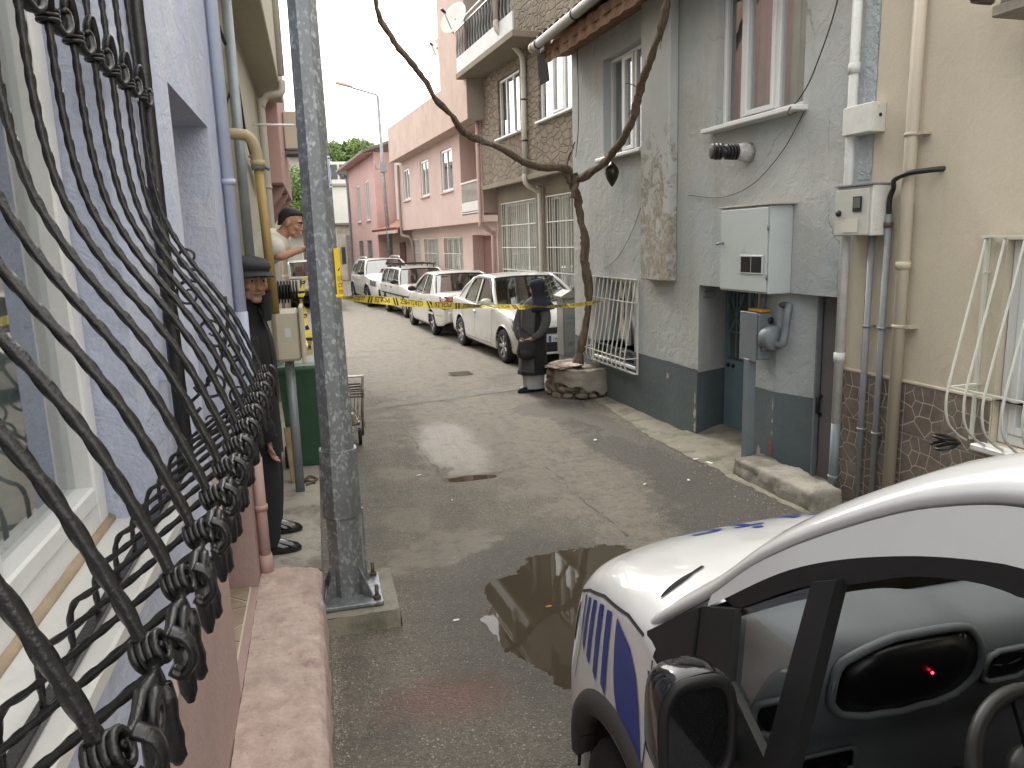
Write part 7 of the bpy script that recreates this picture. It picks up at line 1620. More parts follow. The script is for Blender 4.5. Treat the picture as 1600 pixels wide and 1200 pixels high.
# steering wheel
wc = Vector((.31, .235, .985)); ax = Vector((-.82, 0, .57)).normalized(); e1 = Vector((0, 1, 0)); e2 = ax.cross(e1)
LEATH = M('wheel_grip', (.035, .033, .03), .45, .15, 8, .2, 200, dist=.001)
q = MB(); q.tube([wc + e1 * (.185 * math.cos(2 * PI * k / 48)) + e2 * (.185 * math.sin(2 * PI * k / 48)) for k in range(50)], .0165, 10); sw = q.build('steering_wheel', LEATH, pc_)
q = MB()
for a in (0, PI, -PI / 2): q.bar(wc - ax * .02 + e1 * (.05 * math.cos(a)) + e2 * (.05 * math.sin(a)), wc + e1 * (.178 * math.cos(a)) + e2 * (.178 * math.sin(a)), .045, .018, 0, ax, .004)
q.lathe([(.085, -.03), (.085, -.005), (.06, .012), (.001, .018)], wc - ax * .015, ax, 24); q.tube([wc - ax * .02, wc - ax * .28], .035, 12); q.build('hub', SATIN, sw)
q = MB(); q.ell((.46, .12, 1.36), (.03, .125, .05), 18, 10); q.tube([(.47, .12, 1.38), (.42, .02, 1.55)], .012, 8); q.build('interior_mirror', M('mirror_back_plastic', (.05, .05, .052), .5, .1), pc_)
for sg in (1, -1):
    q = MB(); q.obox((-.25, sg * .37, .85), (.07, .24, .34), ((.97, 0, .22), (0, 1, 0), (-.22, 0, .97)), 0, .05); q.box(-.25, .25, sg * .13, sg * .61, .45, .60, 0, .05); q.obox((-.36, sg * .37, 1.28), (.05, .13, .09), ((.97, 0, .22), (0, 1, 0), (-.22, 0, .97)), 0, .03); q.build('seat', bpy.data.materials['seat_cloth'], pc_)
# ============================================================ people
def fuse(o, vox=.007, it=4):
    r = o.modifiers.new('fuse', 'REMESH'); r.mode = 'VOXEL'; r.voxel_size = vox; r.use_smooth_shade = True
    s = o.modifiers.new('soften', 'SMOOTH'); s.factor = .5; s.iterations = it; return o
def head(mb, c, f, up=(0, 0, 1), k=1.0):
    """skull, jaw, brow, nose, cheeks, chin, ears, lips round centre c, looking along f"""
    f = Vector(f).normalized(); u = Vector(up); r = f.cross(u).normalized(); u = r.cross(f); R3 = Matrix((f, r, u)).transposed(); c = Vector(c)
    def E(p, s): mb.ell(c + R3 @ (Vector(p) * k), Vector(s) * k, 18, 12, 0, R3)
    E((-.008, 0, .030), (.095, .074, .088)); E((.018, 0, -.035), (.070, .058, .075)); E((.055, 0, -.092), (.028, .032, .024))
    E((.075, 0, .028), (.020, .052, .012)); E((.092, 0, -.010), (.013, .010, .030)); E((.098, 0, -.032), (.012, .014, .010))
    for s in (1, -1): E((.062, s * .040, -.022), (.026, .022, .022)); E((-.005, s * .074, -.008), (.018, .010, .032)); E((.036, s * .040, -.070), (.028, .016, .026))
    E((.080, 0, -.056), (.010, .022, .006)); E((.078, 0, -.068), (.010, .019, .006)); E((.066, 0, -.05), (.02, .03, .03))
    return R3
def hand(mb, w, d, n, L=.17, curl=.5):
    """palm, four unequal curled fingers and a thumb leaving the side of the palm"""
    w = Vector(w); d = Vector(d).normalized(); n = Vector(n).normalized(); s = d.cross(n).normalized(); k = L / .18
    mb.obox(w + d * .045 * k, (.050 * k, .040 * k, .013 * k), (d, s, n), 0, .01)
    for i, (o, l) in enumerate(((-.030, .070), (-.010, .080), (.010, .075), (.030, .060))):
        p = w + d * .09 * k + s * o * k; P = [p - d * .02 * k]
        for j in range(4): a = curl * j * .75; P.append(P[-1] + (d * math.cos(a) - n * math.sin(a)) * l * k / 3.2)
        mb.tube(P, [.0095 * k, .0092 * k, .0088 * k, .008 * k, .0065 * k], 7)
    p = w + d * .025 * k - s * .036 * k; mb.tube([p, p - s * .022 * k + d * .018 * k - n * .008 * k, p - s * .028 * k + d * .045 * k - n * .02 * k, p - s * .022 * k + d * .066 * k - n * .028 * k], [.012 * k, .011 * k, .010 * k, .008 * k], 7)
def skin_mat(name, col, stub=None, c=None, f=None, k=1.0):
    t = NT(name); b = t.mix(t.ramp(t.noise(40, 4), .3, .7), sc(col, .85), sc(col, 1.12)); b = t.mix(t.math('MULTIPLY', t.ramp(t.noise(14, 3), .5, .7), .35), b, (col[0] * 1.05, col[1] * .72, col[2] * .65))
    if stub is not None:
        z = t.xyz()[2]; kk = t.math('MULTIPLY', t.ramp(z, c[2] - .035 * k, c[2] - .07 * k), t.ramp(t.noise(160, 3), .35, .6)); b = t.mix(t.math('MULTIPLY', kk, .65), b, stub)
    t.set(col=b, rough=.55, spec=.4, normal=t.bump(t.noise(90, 4), .25, .003)); t.b.inputs['Subsurface Weight'].default_value = .08; t.b.inputs['Subsurface Radius'].default_value = (.01, .004, .002); return t.m
def cloth(name, col, bump=.3, bs=260): return M(name, col, .92, .15, 6, bump, bs, dist=.003)
def eyes(R3, c, k, root, brow):
    c = Vector(c)
    for s in (1, -1):
        q = MB(); q.ell(c + R3 @ (Vector((.074, s * .031, .006)) * k), Vector((.011, .0145, .0085)) * k, 10, 8, 0, R3); e = q.build('eye', flat('eye_white', (.42, .38, .35), .3) if 'eye_white' not in bpy.data.materials else bpy.data.materials['eye_white'], root)
        q = MB(); q.ell(c + R3 @ (Vector((.083, s * .031, .006)) * k), Vector((.003, .0062, .0065)) * k, 10, 8, 0, R3); q.build('iris', flat('iris_dark', (.02, .012, .008), .2) if 'iris_dark' not in bpy.data.materials else bpy.data.materials['iris_dark'], e)
        q = MB(); q.tube([c + R3 @ (Vector((.092, s * .010, .025)) * k), c + R3 @ (Vector((.092, s * .030, .031)) * k), c + R3 @ (Vector((.074, s * .052, .024)) * k)], [.006 * k, .007 * k, .004 * k], 6); q.build('eyebrow', brow, root)
# ---- old man in the flat cap, leaning out of a doorway on the left
hk = 1.13; hc = Vector((-.378, 4.87, 1.905)); hf = Vector((.42, -.90, -.06))
om = thing('person', 'man in black flat cap and black padded coat leaning out past the blue corner', 'person', WORLD, (-.42, 4.95, .165))
q = MB(); R3 = head(q, hc, hf, (0.05, 0, 1), hk)
q.tube(spline([(-.40, 4.93, 1.86), (-.425, 4.95, 1.76), (-.44, 4.96, 1.66), (-.45, 4.97, 1.4), (-.46, 4.98, 1.05)], 5), [.062, .062, .062, .062, .062, .062, .066, .075, .085, .095, .10, .105, .105, .105, .105, .105, .105, .11, .11, .11, .11], 14)
for y, kx, fy in ((4.88, -.42, 4.84), (5.08, -.42, 5.20)):
    q.tube(spline([(-.45, y, 1.08), (-.42, y, .85), (-.40, lerp(y, fy, .5), .62), (-.42, fy, .30), (-.42, fy, .22)], 4), [.105, .1, .095, .09, .082, .075, .068, .062, .06, .06, .058, .05, .046, .044, .043, .042, .042], 12); q.ell((-.37, fy, .205), (.10, .042, .035), 12, 8)
for sy in (-1, 1):
    q.tube(spline([(-.45, 4.97 + sy * .15, 1.52), (-.44, 4.97 + sy * .23, 1.30), (-.40, 4.97 + sy * .22, 1.08), (-.36, 4.97 + sy * .19, .92)], 4), [.065, .06, .056, .052, .05, .047, .044, .042, .04, .038, .035, .032, .03], 10); hand(q, (-.36, 4.97 + sy * .19, .93), (.1, 0, -1), (-1, 0, 0), .18, .5)
b_ = fuse(q.build('body', skin_mat('weathered_skin', (.42, .23, .15), (.22, .18, .155), hc, hf, hk), om), .006, 3)
BLK = cloth('black_coat_cloth', (.014, .014, .016)); DKT = cloth('dark_trousers', (.020, .020, .023)); CAPM = cloth('charcoal_cap_wool', (.030, .031, .035), .4, 180)
eyes(R3, hc, hk, om, flat('grey_brow', (.09, .08, .075), .9))
q = MB(); q.tube([hc + R3 @ (Vector((.0895, s * .021, -.062)) * hk) for s in (-1, -.4, .4, 1)], [.0015, .0025, .0025, .0015], 6); q.build('lips', flat('lip_dark', (.13, .05, .04), .6), om)
q = MB(); q.tube([hc + R3 @ (Vector((.088 - .006 * abs(s), s * .026, -.049)) * hk) for s in (-1, -.5, 0, .5, 1)], [.002, .0045, .005, .0045, .002], 7); q.build('moustache', flat('grey_moustache', (.16, .135, .12), .9), om)
q = MB()   # cap: sagging crown and short peak
rings = []
for (z, rx, ry, ox) in [(.045, .104, .086, -.01), (.060, .108, .090, -.008), (.078, .114, .096, .002), (.096, .110, .092, .004), (.112, .092, .080, .0), (.122, .062, .054, 0), (.126, .02, .02, 0)]:
    rings.append([hc + R3 @ (Vector((ox + rx * math.cos(2 * PI * k / 28), ry * math.sin(2 * PI * k / 28), z + .010 * math.cos(2 * PI * k / 28) * (-1 if z > .1 else -.4) + .003 * mnoise.noise((k * .7, z * 30, 0)))) * hk) for k in range(28)])
q.loft(rings); cp = q.build('flat_cap', CAPM, om)
q = MB(); q.grid(lambda u, v: hc + R3 @ (Vector((.07 + (.085 * v) * math.cos((u - .5) * 2.2) + .02 * (1 - abs(2 * u - 1)), (.088 - .0 * v) * math.sin((u - .5) * 2.6), .064 - .022 * v - .018 * abs(2 * u - 1) ** 2)) * hk), 18, 6); q.grid(lambda u, v: hc + R3 @ (Vector((.07 + (.085 * v) * math.cos((u - .5) * 2.2) + .02 * (1 - abs(2 * u - 1)), .088 * math.sin((u - .5) * 2.6), .058 - .022 * v - .018 * abs(2 * u - 1) ** 2)) * hk), 18, 6); q.build('peak', CAPM, cp)
q = MB(); rings = []
for (z, rx, ry, cx_, cy_) in [(.80, .165, .215, -.455, 4.97), (.95, .17, .225, -.455, 4.97), (1.1, .165, .225, -.455, 4.97), (1.25, .168, .225, -.45, 4.97), (1.4, .168, .225, -.45, 4.97), (1.52, .155, .215, -.445, 4.97), (1.60, .135, .185, -.44, 4.965), (1.66, .11, .13, -.435, 4.955), (1.71, .098, .105, -.425, 4.945), (1.78, .095, .10, -.415, 4.935), (1.80, .088, .093, -.413, 4.934)]:
    rings.append([(cx_ + rx * math.cos(2 * PI * k / 32) * (1 + .05 * mnoise.noise((k * .5, z * 9, 0))), cy_ + ry * math.sin(2 * PI * k / 32), z + .010 * math.sin(k * 1.9 + z * 30)) for k in range(32)])
q.loft(rings, cap=False); ct = q.build('coat', BLK, om)
q = MB(); q.grid(lambda u, v: (-.36 + .075 * math.cos(lerp(-1.1, 1.4, u)) + .01 * v, 4.90 + .10 * math.sin(lerp(-1.1, 1.4, u)), lerp(1.66, 1.845 - .03 * abs(2 * u - 1), v)), 14, 6); q.grid(lambda u, v: (-.372 + .075 * math.cos(lerp(-1.1, 1.4, u)) + .01 * v, 4.90 + .10 * math.sin(lerp(-1.1, 1.4, u)), lerp(1.66, 1.845 - .03 * abs(2 * u - 1), v)), 14, 6); q.build('raised_collar', BLK, ct)
q = MB(); q.tube(spline([(-.350, 4.845, 1.74), (-.335, 4.83, 1.69), (-.315, 4.80, 1.62), (-.30, 4.785, 1.5), (-.29, 4.78, 1.2)], 5), .006, 6); q.build('zip', BLACKPL, ct)
for sy in (-1, 1): q = MB(); q.tube(spline([(-.45, 4.97 + sy * .16, 1.57), (-.44, 4.97 + sy * .235, 1.30), (-.40, 4.97 + sy * .225, 1.08), (-.365, 4.97 + sy * .195, .94)], 5), [.085 - .0015 * i + .006 * math.sin(i * 1.7) for i in range(16)], 12); q.build('sleeve', BLK, ct)
q = MB()
for y, fy in ((4.88, 4.84), (5.08, 5.20)): q.tube(spline([(-.45, y, 1.1), (-.42, y, .85), (-.40, lerp(y, fy, .5), .62), (-.42, fy, .30), (-.42, fy, .225)], 4), [.125, .12, .115, .11, .105, .1, .095, .09, .088, .086, .084, .082, .078, .075, .073, .073, .073], 14)
q.build('trousers', DKT, om)
for fy in (4.84, 5.20): q = MB(); q.loft([[(-.375 + dx + rx * math.cos(2 * PI * k / 20) , fy + ry * math.sin(2 * PI * k / 20), z) for k in range(20)] for z, rx, ry, dx in [(.167, .135, .05, .02), (.19, .137, .052, .02), (.215, .125, .048, .012), (.24, .09, .043, -.02), (.265, .055, .045, -.045)]]); q.build('shoe', GLOSSB, om)
# ---- man in white T-shirt leaning out of the window farther on
c2 = Vector((-.168, 6.70, 2.30)); f2 = Vector((.93, -.22, -.32))
m2 = thing('person', 'man in white T-shirt leaning out of a window with his forearms out', 'person', WORLD, (-.45, 6.75, 1.95))
q = MB(); R2 = head(q, c2, f2, (-.1, 0, 1), 1.0)
q.tube(spline([(-.20, 6.71, 2.26), (-.25, 6.72, 2.20), (-.33, 6.74, 2.14), (-.50, 6.76, 2.02), (-.68, 6.78, 1.90)], 4), [.052, .052, .053, .055, .06, .075, .09, .10, .11, .115, .12, .12, .12, .125, .125, .125, .125], 14)
for sy in (-1, 1):
    q.tube(spline([(-.30, 6.74 + sy * .15, 2.15), (-.28, 6.72 + sy * .19, 2.06), (-.27, 6.68 + sy * .17, 2.03), (-.16, 6.64 + sy * .10, 2.06), (-.09, 6.61 + sy * .05, 2.08)], 4), [.05, .049, .048, .046, .045, .043, .042, .041, .04, .039, .037, .034, .031, .029, .028, .027, .026], 10)
    hand(q, (-.095, 6.612 + sy * .05, 2.08), (.9, -.1 * sy, .15), (0, -sy * .4, 1), .17, .6)
fuse(q.build('body', skin_mat('light_skin', (.44, .25, .17)), m2), .006, 3); eyes(R2, c2, 1.0, m2, flat('dark_brow', (.02, .015, .012), .9))
q = MB(); rings = []
for (z, rx, ry, ox) in [(-.045, .030, .060, -.072), (-.01, .050, .070, -.055), (.035, .078, .077, -.036), (.07, .090, .078, -.012), (.098, .080, .068, -.006), (.116, .055, .048, -.006), (.124, .015, .015, -.006)]: rings.append([c2 + R2 @ Vector((ox + rx * math.cos(2 * PI * k / 24), ry * math.sin(2 * PI * k / 24), z + .045 * max(0, math.cos(2 * PI * k / 24)) * max(0, 1 - max(0, z) / .1))) for k in range(24)])
q.loft(rings); q.build('hair', M('black_hair', (.018, .014, .012), .7, .2, 40, .4, 200), m2)
q = MB(); q.tube(spline([(-.255, 6.72, 2.215), (-.33, 6.74, 2.13), (-.50, 6.76, 2.02), (-.72, 6.78, 1.88)], 5), [.072, .09, .115, .13, .138, .14, .142, .142, .142, .142, .142, .142, .142, .142, .142, .142], 18); ts = q.build('t_shirt', cloth('white_cotton', (.62, .60, .52)), m2)
for sy in (-1, 1): q = MB(); q.tube([(-.33, 6.745 + sy * .10, 2.15), (-.295, 6.735 + sy * .165, 2.11), (-.28, 6.72 + sy * .19, 2.03)], [.075, .07, .064], 14); q.build('sleeve', bpy.data.materials['white_cotton'], ts)
# ---- woman in long dark coat by the planter
wx, wy = 2.86, 10.08
wm_ = thing('person', 'woman in dark headscarf and long coat holding a black bag by the stone planter', 'person', WORLD, (wx, wy, 0))
c3 = Vector((2.925, 10.06, 1.43)); f3 = Vector((-.72, .66, -.12))
q = MB(); R4 = head(q, c3, f3, (0, 0, 1), .93)
q.tube(spline([(2.93, 10.08, 1.36), (2.925, 10.09, 1.27), (2.90, 10.1, 1.1), (2.87, 10.1, .8)], 5), [.055, .055, .057, .06, .08, .11, .125, .13, .13, .135, .14, .145, .145, .145, .145, .145], 14)
for s in (-1, 1): q.tube([(2.87 + s * .09, 10.1, .82), (2.87 + s * .09, 10.1, .45), (2.87 + s * .08, 10.1, .07)], [.1, .07, .045], 12); q.ell((2.84 + s * .08, 10.09, .045), (.11, .045, .035), 12, 8)
q.tube(spline([(2.99, 9.96, 1.22), (3.0, 9.90, 1.02), (2.93, 9.88, .85), (2.80, 9.90, .76)], 5), [.055, .052, .05, .048, .046, .045, .043, .041, .04, .038, .037, .035, .033, .032, .03, .03], 10); hand(q, (2.80, 9.90, .765), (-.85, .1, -.35), (-.2, -.9, .2), .16, .8)
q.tube(spline([(2.80, 10.20, 1.22), (2.72, 10.22, 1.02), (2.68, 10.15, .85), (2.68, 10.06, .74)], 5), [.055, .052, .05, .048, .046, .045, .043, .041, .04, .038, .037, .035, .033, .032, .03, .03], 10); hand(q, (2.68, 10.06, .745), (0, -.8, -.4), (-1, 0, 0), .16, .8)
fuse(q.build('body', skin_mat('fair_skin', (.46, .28, .21)), wm_), .007, 3); eyes(R4, c3, .93, wm_, bpy.data.materials['dark_brow'])
NAVY = cloth('navy_scarf', (.016, .017, .030)); BLKC = cloth('black_wool', (.013, .013, .015)); CHAR = cloth('charcoal_wool', (.075, .076, .077), .4, 160); GRS = cloth('grey_skirt', (.40, .40, .41))
q = MB(); rings = []
for (z, rx, ry, ox) in [(-.30, .20, .17, -.03), (-.24, .19, .165, -.03), (-.18, .15, .135, -.03), (-.13, .108, .10, -.02), (-.07, .095, .09, -.018), (0, .104, .093, -.026), (.06, .112, .094, -.022), (.10, .10, .085, -.016), (.125, .07, .06, -.012), (.138, .02, .02, -.01)]:
    ring = []
    for k in range(32):
        a = 2 * PI * k / 32; ca, sa = math.cos(a), math.sin(a); rr = rx * (1 + .04 * mnoise.noise((k * .6, z * 12, 0)))
        if ca > .55 and -.10 < z < .06: ca = .55 + (ca - .55) * .05     # opening for the face
        ring.append(c3 + R4 @ Vector((ox + rr * ca, ry * sa, z)))
    rings.append(ring)
q.loft(rings, cap=True); q.build('headscarf', NAVY, wm_)
def wrap(name, spec, mt, a0, a1, parent, n=36, thick=.0):
    q = MB(); rings = []
    for (z, rx, ry, cx_, cy_) in spec: rings.append([(cx_ + (rx + .012 * math.sin(5 * a + z * 3) * (1.3 - z)) * math.cos(a), cy_ + (ry + .012 * math.sin(6 * a) * (1.3 - z)) * math.sin(a), z) for a in [lerp(a0, a1, k / n) for k in range(n + 1)]])
    q.loft(rings, cap=False, closed=False); return q.build(name, mt, parent, recalc=False)
spec = [(z, rx * .9, ry * .92, a, b) for z, rx, ry, a, b in [(.27, .215, .20, 2.845, 10.08), (.45, .21, .19, 2.85, 10.08), (.70, .205, .18, 2.855, 10.08), (.85, .20, .175, 2.865, 10.08), (1.0, .205, .17, 2.88, 10.08), (1.15, .21, .165, 2.90, 10.08), (1.24, .19, .15, 2.91, 10.08), (1.30, .12, .11, 2.92, 10.08), (1.33, .07, .07, 2.925, 10.08)]]
cg = wrap('coat', spec, CHAR, 0, 2 * PI, wm_)
wrap('black_panel', [(z - (.015 if z < .3 else 0), rx + .014, ry + .014, cx_, cy_) for z, rx, ry, cx_, cy_ in spec], BLKC, -1.72, 2.2, cg)
wrap('hem', [(.255, .202, .192, 2.845, 10.08), (.30, .200, .190, 2.845, 10.08)], BLKC, 0, 2 * PI, cg)
q = MB(); q.tube(spline([(2.985, 9.965, 1.235), (3.005, 9.895, 1.02), (2.93, 9.875, .86), (2.815, 9.895, .775)], 6), [.078, .078, .077, .076, .074, .073, .072, .071, .069, .066, .063, .06, .057, .054, .051, .049, .047, .046, .046], 14); q.build('sleeve', CHAR, cg)
q = MB(); q.tube(spline([(2.81, 10.20, 1.235), (2.71, 10.225, 1.02), (2.67, 10.15, .86), (2.68, 10.07, .76)], 6), [.075 - .0015 * i for i in range(19)], 14); q.build('sleeve', CHAR, cg)
q = MB(); q.loft([[(2.865 + rx * (1 + .035 * math.sin(7 * a)) * math.cos(a), 10.08 + ry * (1 + .035 * math.sin(7 * a)) * math.sin(a), z) for a in [2 * PI * k / 42 for k in range(42)]] for z, rx, ry in [(.05, .155, .135), (.15, .15, .13), (.3, .165, .15), (.5, .17, .15)]], cap=False); q.build('skirt', GRS, wm_, recalc=False)
for s in (-1, 1): q = MB(); q.loft([[(2.82 + s * .085 + dx + rx * math.cos(2 * PI * k / 18), 10.06 + .03 * s + ry * math.sin(2 * PI * k / 18), z) for k in range(18)] for z, rx, ry, dx in [(.004, .125, .045, 0), (.03, .125, .047, 0), (.06, .10, .042, .01), (.085, .05, .04, .04)]]); q.build('shoe', BLKC, wm_)
BAGM = M('black_leather', (.016, .016, .017), .4, .2, 12, .3, 120, dist=.003)
hb_ = thing('handbag', 'soft black leather handbag at the woman in dark headscarf', 'handbag', WORLD, (2.70, 9.93, .55))
q = MB(); q.loft([[(2.715 + rx * math.copysign(abs(math.cos(a)) ** .6, math.cos(a)), 9.90 + ry * math.copysign(abs(math.sin(a)) ** .6, math.sin(a)), z + .012 * math.cos(2 * a)) for a in [2 * PI * k / 32 for k in range(32)]] for z, rx, ry in [(.50, .10, .04), (.515, .125, .055), (.58, .135, .062), (.66, .12, .055), (.73, .105, .04), (.745, .095, .025)]]); q.build('pouch', BAGM, hb_)
q = MB(); q.tube(spline([(2.62, 9.90, .73), (2.60, 9.92, .84), (2.64, 9.97, .92), (2.72, 9.97, .88), (2.80, 9.92, .80), (2.81, 9.90, .73)], 6), .008, 6); q.build('strap', BAGM, hb_)
q = MB(); q.grid(lambda u, v: (lerp(2.60, 2.83, u), 9.842 - .006 * math.sin(PI * u), lerp(.635, .735, v) - .02 * abs(2 * u - 1) ** 2 * (1 - v)), 14, 4); q.build('flap', BAGM, hb_, recalc=False)

# ============================================================ police tape
TAPEY = flat('tape_yellow', (.90, .73, .12), .45); 
tp = spline([(.135, 4.14, 1.83), (.38, 4.5, 1.775), (.76, 5.04, 1.69), (1.27, 5.77, 1.60), (1.88, 6.63, 1.50), (2.65, 7.73, 1.395), (3.25, 8.58, 1.34), (3.44, 8.86, 1.335)], 30)
tw_k = [(0, .2), (.06, .75), (.18, 1.0), (.34, .95), (.44, .35), (.47, .9), (.55, .85), (.60, .15), (.64, .7), (.72, .95), (.80, 1.0), (.86, .7), (.90, .3), (.95, .6), (1, .15)]
def tape_pt(s, t, off=0.0):
    f = s * (len(tp) - 1); i = min(int(f), len(tp) - 2); p = tp[i].lerp(tp[i + 1], f - i); T = (tp[i + 1] - tp[i]).normalized(); k = sinterp(s, tw_k)
    tilt = math.acos(max(-1, min(1, k))) * (1 if math.sin(s * 23) > 0 else -1); n = Vector((T.y, -T.x, 0)).normalized(); up = n.cross(T) * -1; up = up if up.z > 0 else -up
    w = up * math.cos(tilt) + n * math.sin(tilt); nn = n * math.cos(tilt) - up * math.sin(tilt)
    return p + w * ((t - .5) * .047) + nn * off
q = MB(); q.grid(lambda u, v: tape_pt(u, v), 260, 3)
ta = single('barrier_tape', q, TAPEY, 'yellow and black police barrier tape strung from the post to the white grille', 'tape', WORLD, (.135, 4.14, 1.8))
TL = sum((tp[i + 1] - tp[i]).length for i in range(len(tp) - 1))
pos = .10; cyc = [('POLİS', .27), ('//', .10), ('GİRİLMEZ', .38), ('//', .10)]; i = 2
while pos < TL - .15:
    txt, w_ = cyc[i % 4]; i += 1
    if pos + w_ > TL - .1: break
    if txt == '//':
        for k in range(2):
            s0 = pos + .01 + k * .045
            for off in (.0018, -.0018): q = MB(); q.add([tape_pt((s0 + .03) / TL, .04, off), tape_pt((s0 + .052) / TL, .04, off), tape_pt((s0 + .022) / TL, .96, off), tape_pt(s0 / TL, .96, off)], [(0, 1, 2, 3)]); q.build('bar_mark', BLACKP, ta, recalc=False)
    else:
        vs, fs = text_mesh(txt); mx_ = max(v.x for v in vs); mn = min(v.x for v in vs); my = max(v.y for v in vs)
        for off in (.0018, -.0018): q = MB(); q.add([tape_pt((pos + w_ * .96 * (1 - (v.x - mn) / (mx_ - mn))) / TL, .92 - .84 * v.y / my, off) for v in vs], fs); q.build('lettering', BLACKP, ta, recalc=False)
    pos += w_ + .035
q = MB(); q.tube([pole_pt(R_(a), 1.835, .004) for a in range(-50, 60, 10)], .010, 6, flat=.3); q.build('knot', TAPEY, ta)
tp2 = spline([(-.085, 6.36, 1.86), (-.12, 6.35, 1.74), (-.13, 6.33, 1.66), (-.11, 6.34, 1.52), (-.09, 6.33, 1.36), (-.095, 6.34, 1.27)], 10)
q = MB(); n_ = len(tp2); vs = []
for i, p in enumerate(tp2):
    a = 1.2 * math.sin(i * .23 + .5); d = Vector((math.cos(a), math.sin(a), 0)) * .028; vs += [p - d, p + d]
q.add(vs, [(2 * i, 2 * i + 1, 2 * i + 3, 2 * i + 2) for i in range(n_ - 1)], 0, True)
t2 = single('tape_end', q, TAPEY, 'loose end of yellow tape hanging by the black flue terminal', 'tape', WORLD, (-.1, 6.35, 1.3))
for k in range(8):
    i = 3 + k * 6
    if i + 2 < n_: q = MB(); 
    else: break
    for off in (-.002, .002): nrm = Vector((0, 1, 0)) * off; q.add([Vector(vs[2 * i]) + nrm, Vector(vs[2 * i + 1]) + nrm, Vector(vs[2 * i + 5]) + nrm, Vector(vs[2 * i + 4]) + nrm], [(0, 1, 2, 3)])
    q.build('bar_mark', BLACKP, t2, recalc=False)

# ============================================================ bin, hand cart, trailer, litter
GREENP = M('dark_green_plastic', (.028, .082, .046), .5, .12, 5, .08, 90, stain=(.03, .05, .03), samt=.5, ss=4)
wb_ = thing('wheelie_bin', 'dark green wheelie bin on the footway behind the galvanised post', 'bin', WORLD, (-.14, 7.0, .165))
q = MB(); q.loft([[(-.14 + sx * w, 7.0 + sy * d, z) for sx, sy in ((-1, -1), (0, -1.02), (1, -1), (1.01, 0), (1, 1), (-1, 1), (-1.01, 0))] for z, w, d in [(.175, .20, .21), (.25, .205, .22), (.9, .235, .27), (1.03, .24, .285)]], smooth=False); q.build('tub', GREENP, wb_)
q = MB(); q.loft([[(-.14 + sx * w, 7.0 + sy * d, z) for sx, sy in ((-1, -1), (1, -1), (1, 1), (-1, 1))] for z, w, d in [(1.032, .255, .30), (1.06, .26, .305), (1.085, .25, .295), (1.105, .19, .22)]], smooth=False); q.build('lid', M('green_lid_plastic', (.030, .085, .048), .45, .1, 5, .05), wb_)
q = MB(); q.tube([(-.36, 7.32, 1.02), (-.36, 7.38, 1.03), (.08, 7.38, 1.03), (.08, 7.32, 1.02)], .014, 8); q.build('handle', GREENP, wb_)
for x in (-.36, .08): q = MB(); q.lathe([(.06, -.02), (.095, -.022), (.1, 0), (.095, .022), (.06, .02)], (x, 6.80, .265), (1, 0, 0), 22); q.lathe([(.001, -.012), (.062, -.012), (.062, .012), (.001, .012)], (x, 6.80, .265), (1, 0, 0), 18); q.build('wheel', RUBBER, wb_)
o = MB().box(-.101, .14, 6.45, 9.8, -.05, .163, 0, .01).build('footway', CONC); o['kind'] = 'structure'
WOODP = M('raw_plank', (.34, .25, .15), .9, .25, 12, .4, 60)
q = MB(); q.bar((-.30, 6.32, .168), (-.33, 6.42, .62), .05, .02); single('broken_plank', q, WOODP, 'short broken plank leaning beside the meter cabinet post', 'plank', WORLD, (-.3, 6.35, .165))
q = MB(); q.tube(spline([(-.20, 6.2, .17), (-.14, 6.28, .18), (-.12, 6.36, .17), (-.18, 6.4, .185), (-.22, 6.34, .17), (-.19, 6.26, .19), (-.13, 6.24, .172)], 6), .011, 6); single('old_hose', q, M('brown_hose', (.11, .08, .06), .8, .2), 'loop of brown hose on the footway in front of the green bin', 'hose', WORLD, (-.17, 6.3, .17))
hc_ = thing('hand_cart', 'old metal hand cart with a wire basket behind the galvanised post', 'cart', WORLD, (.14, 8.0, 0))
SCRAP = M('scuffed_metal', (.22, .20, .18), .5, .35, 14, .3, 80, .6, stain=(.12, .06, .03), samt=.7, ss=14, sthr=.52); PALEM = M('worn_chrome_tube', (.55, .53, .48), .35, .2, 10, .2, 60, .5)
q = MB(); q.tube(spline([(-.12, 7.95, .55), (-.12, 7.92, .74), (-.10, 7.92, .755), (.37, 7.92, .755), (.39, 7.92, .74), (.38, 7.95, .55)], 3), .013, 8); q.build('handle', PALEM, hc_)
for x in (-.12, .38): q = MB(); q.tube([(x, 7.95, .56), (x - .02 * (1 if x > 0 else -1), 8.0, .10)], .012, 8); q.build('upright', SCRAP, hc_)
for k, z in enumerate((.60, .57, .54)): q = MB(); q.tube([(-.13, 7.93, z), (.39, 7.93, z), (.39, 8.35, z), (-.13, 8.35, z), (-.13, 7.93, z)], .011, 6); q.build('basket_rim', SCRAP, hc_)
for k in range(14): a = -.12 + k * .038; q = MB(); q.tube([(a, 7.93, .58), (a * .9 + .013, 7.97, .30)], .004, 5); q.build('wire', SCRAP, hc_)
for k in range(10): r = random.Random(k + 40); q = MB(); q.tube(spline([(r.uniform(.1, .36), 7.92, r.uniform(.3, .58)), (r.uniform(.2, .42), 7.90, r.uniform(.2, .5)), (r.uniform(.2, .4), 7.9, r.uniform(.15, .4))], 5), .0035, 4); q.build('tangled_wire', WOODP if k % 3 == 0 else SCRAP, hc_)
q = MB(); q.box(-.10, .34, 7.96, 8.3, .22, .26, 0, .006); q.build('tray', SCRAP, hc_); q = MB(); q.box(.20, .30, 7.935, 8.0, .24, .36, 0, .01); q.build('pale_parcel', M('cream_scrap', (.55, .50, .38), .7, .1), hc_)
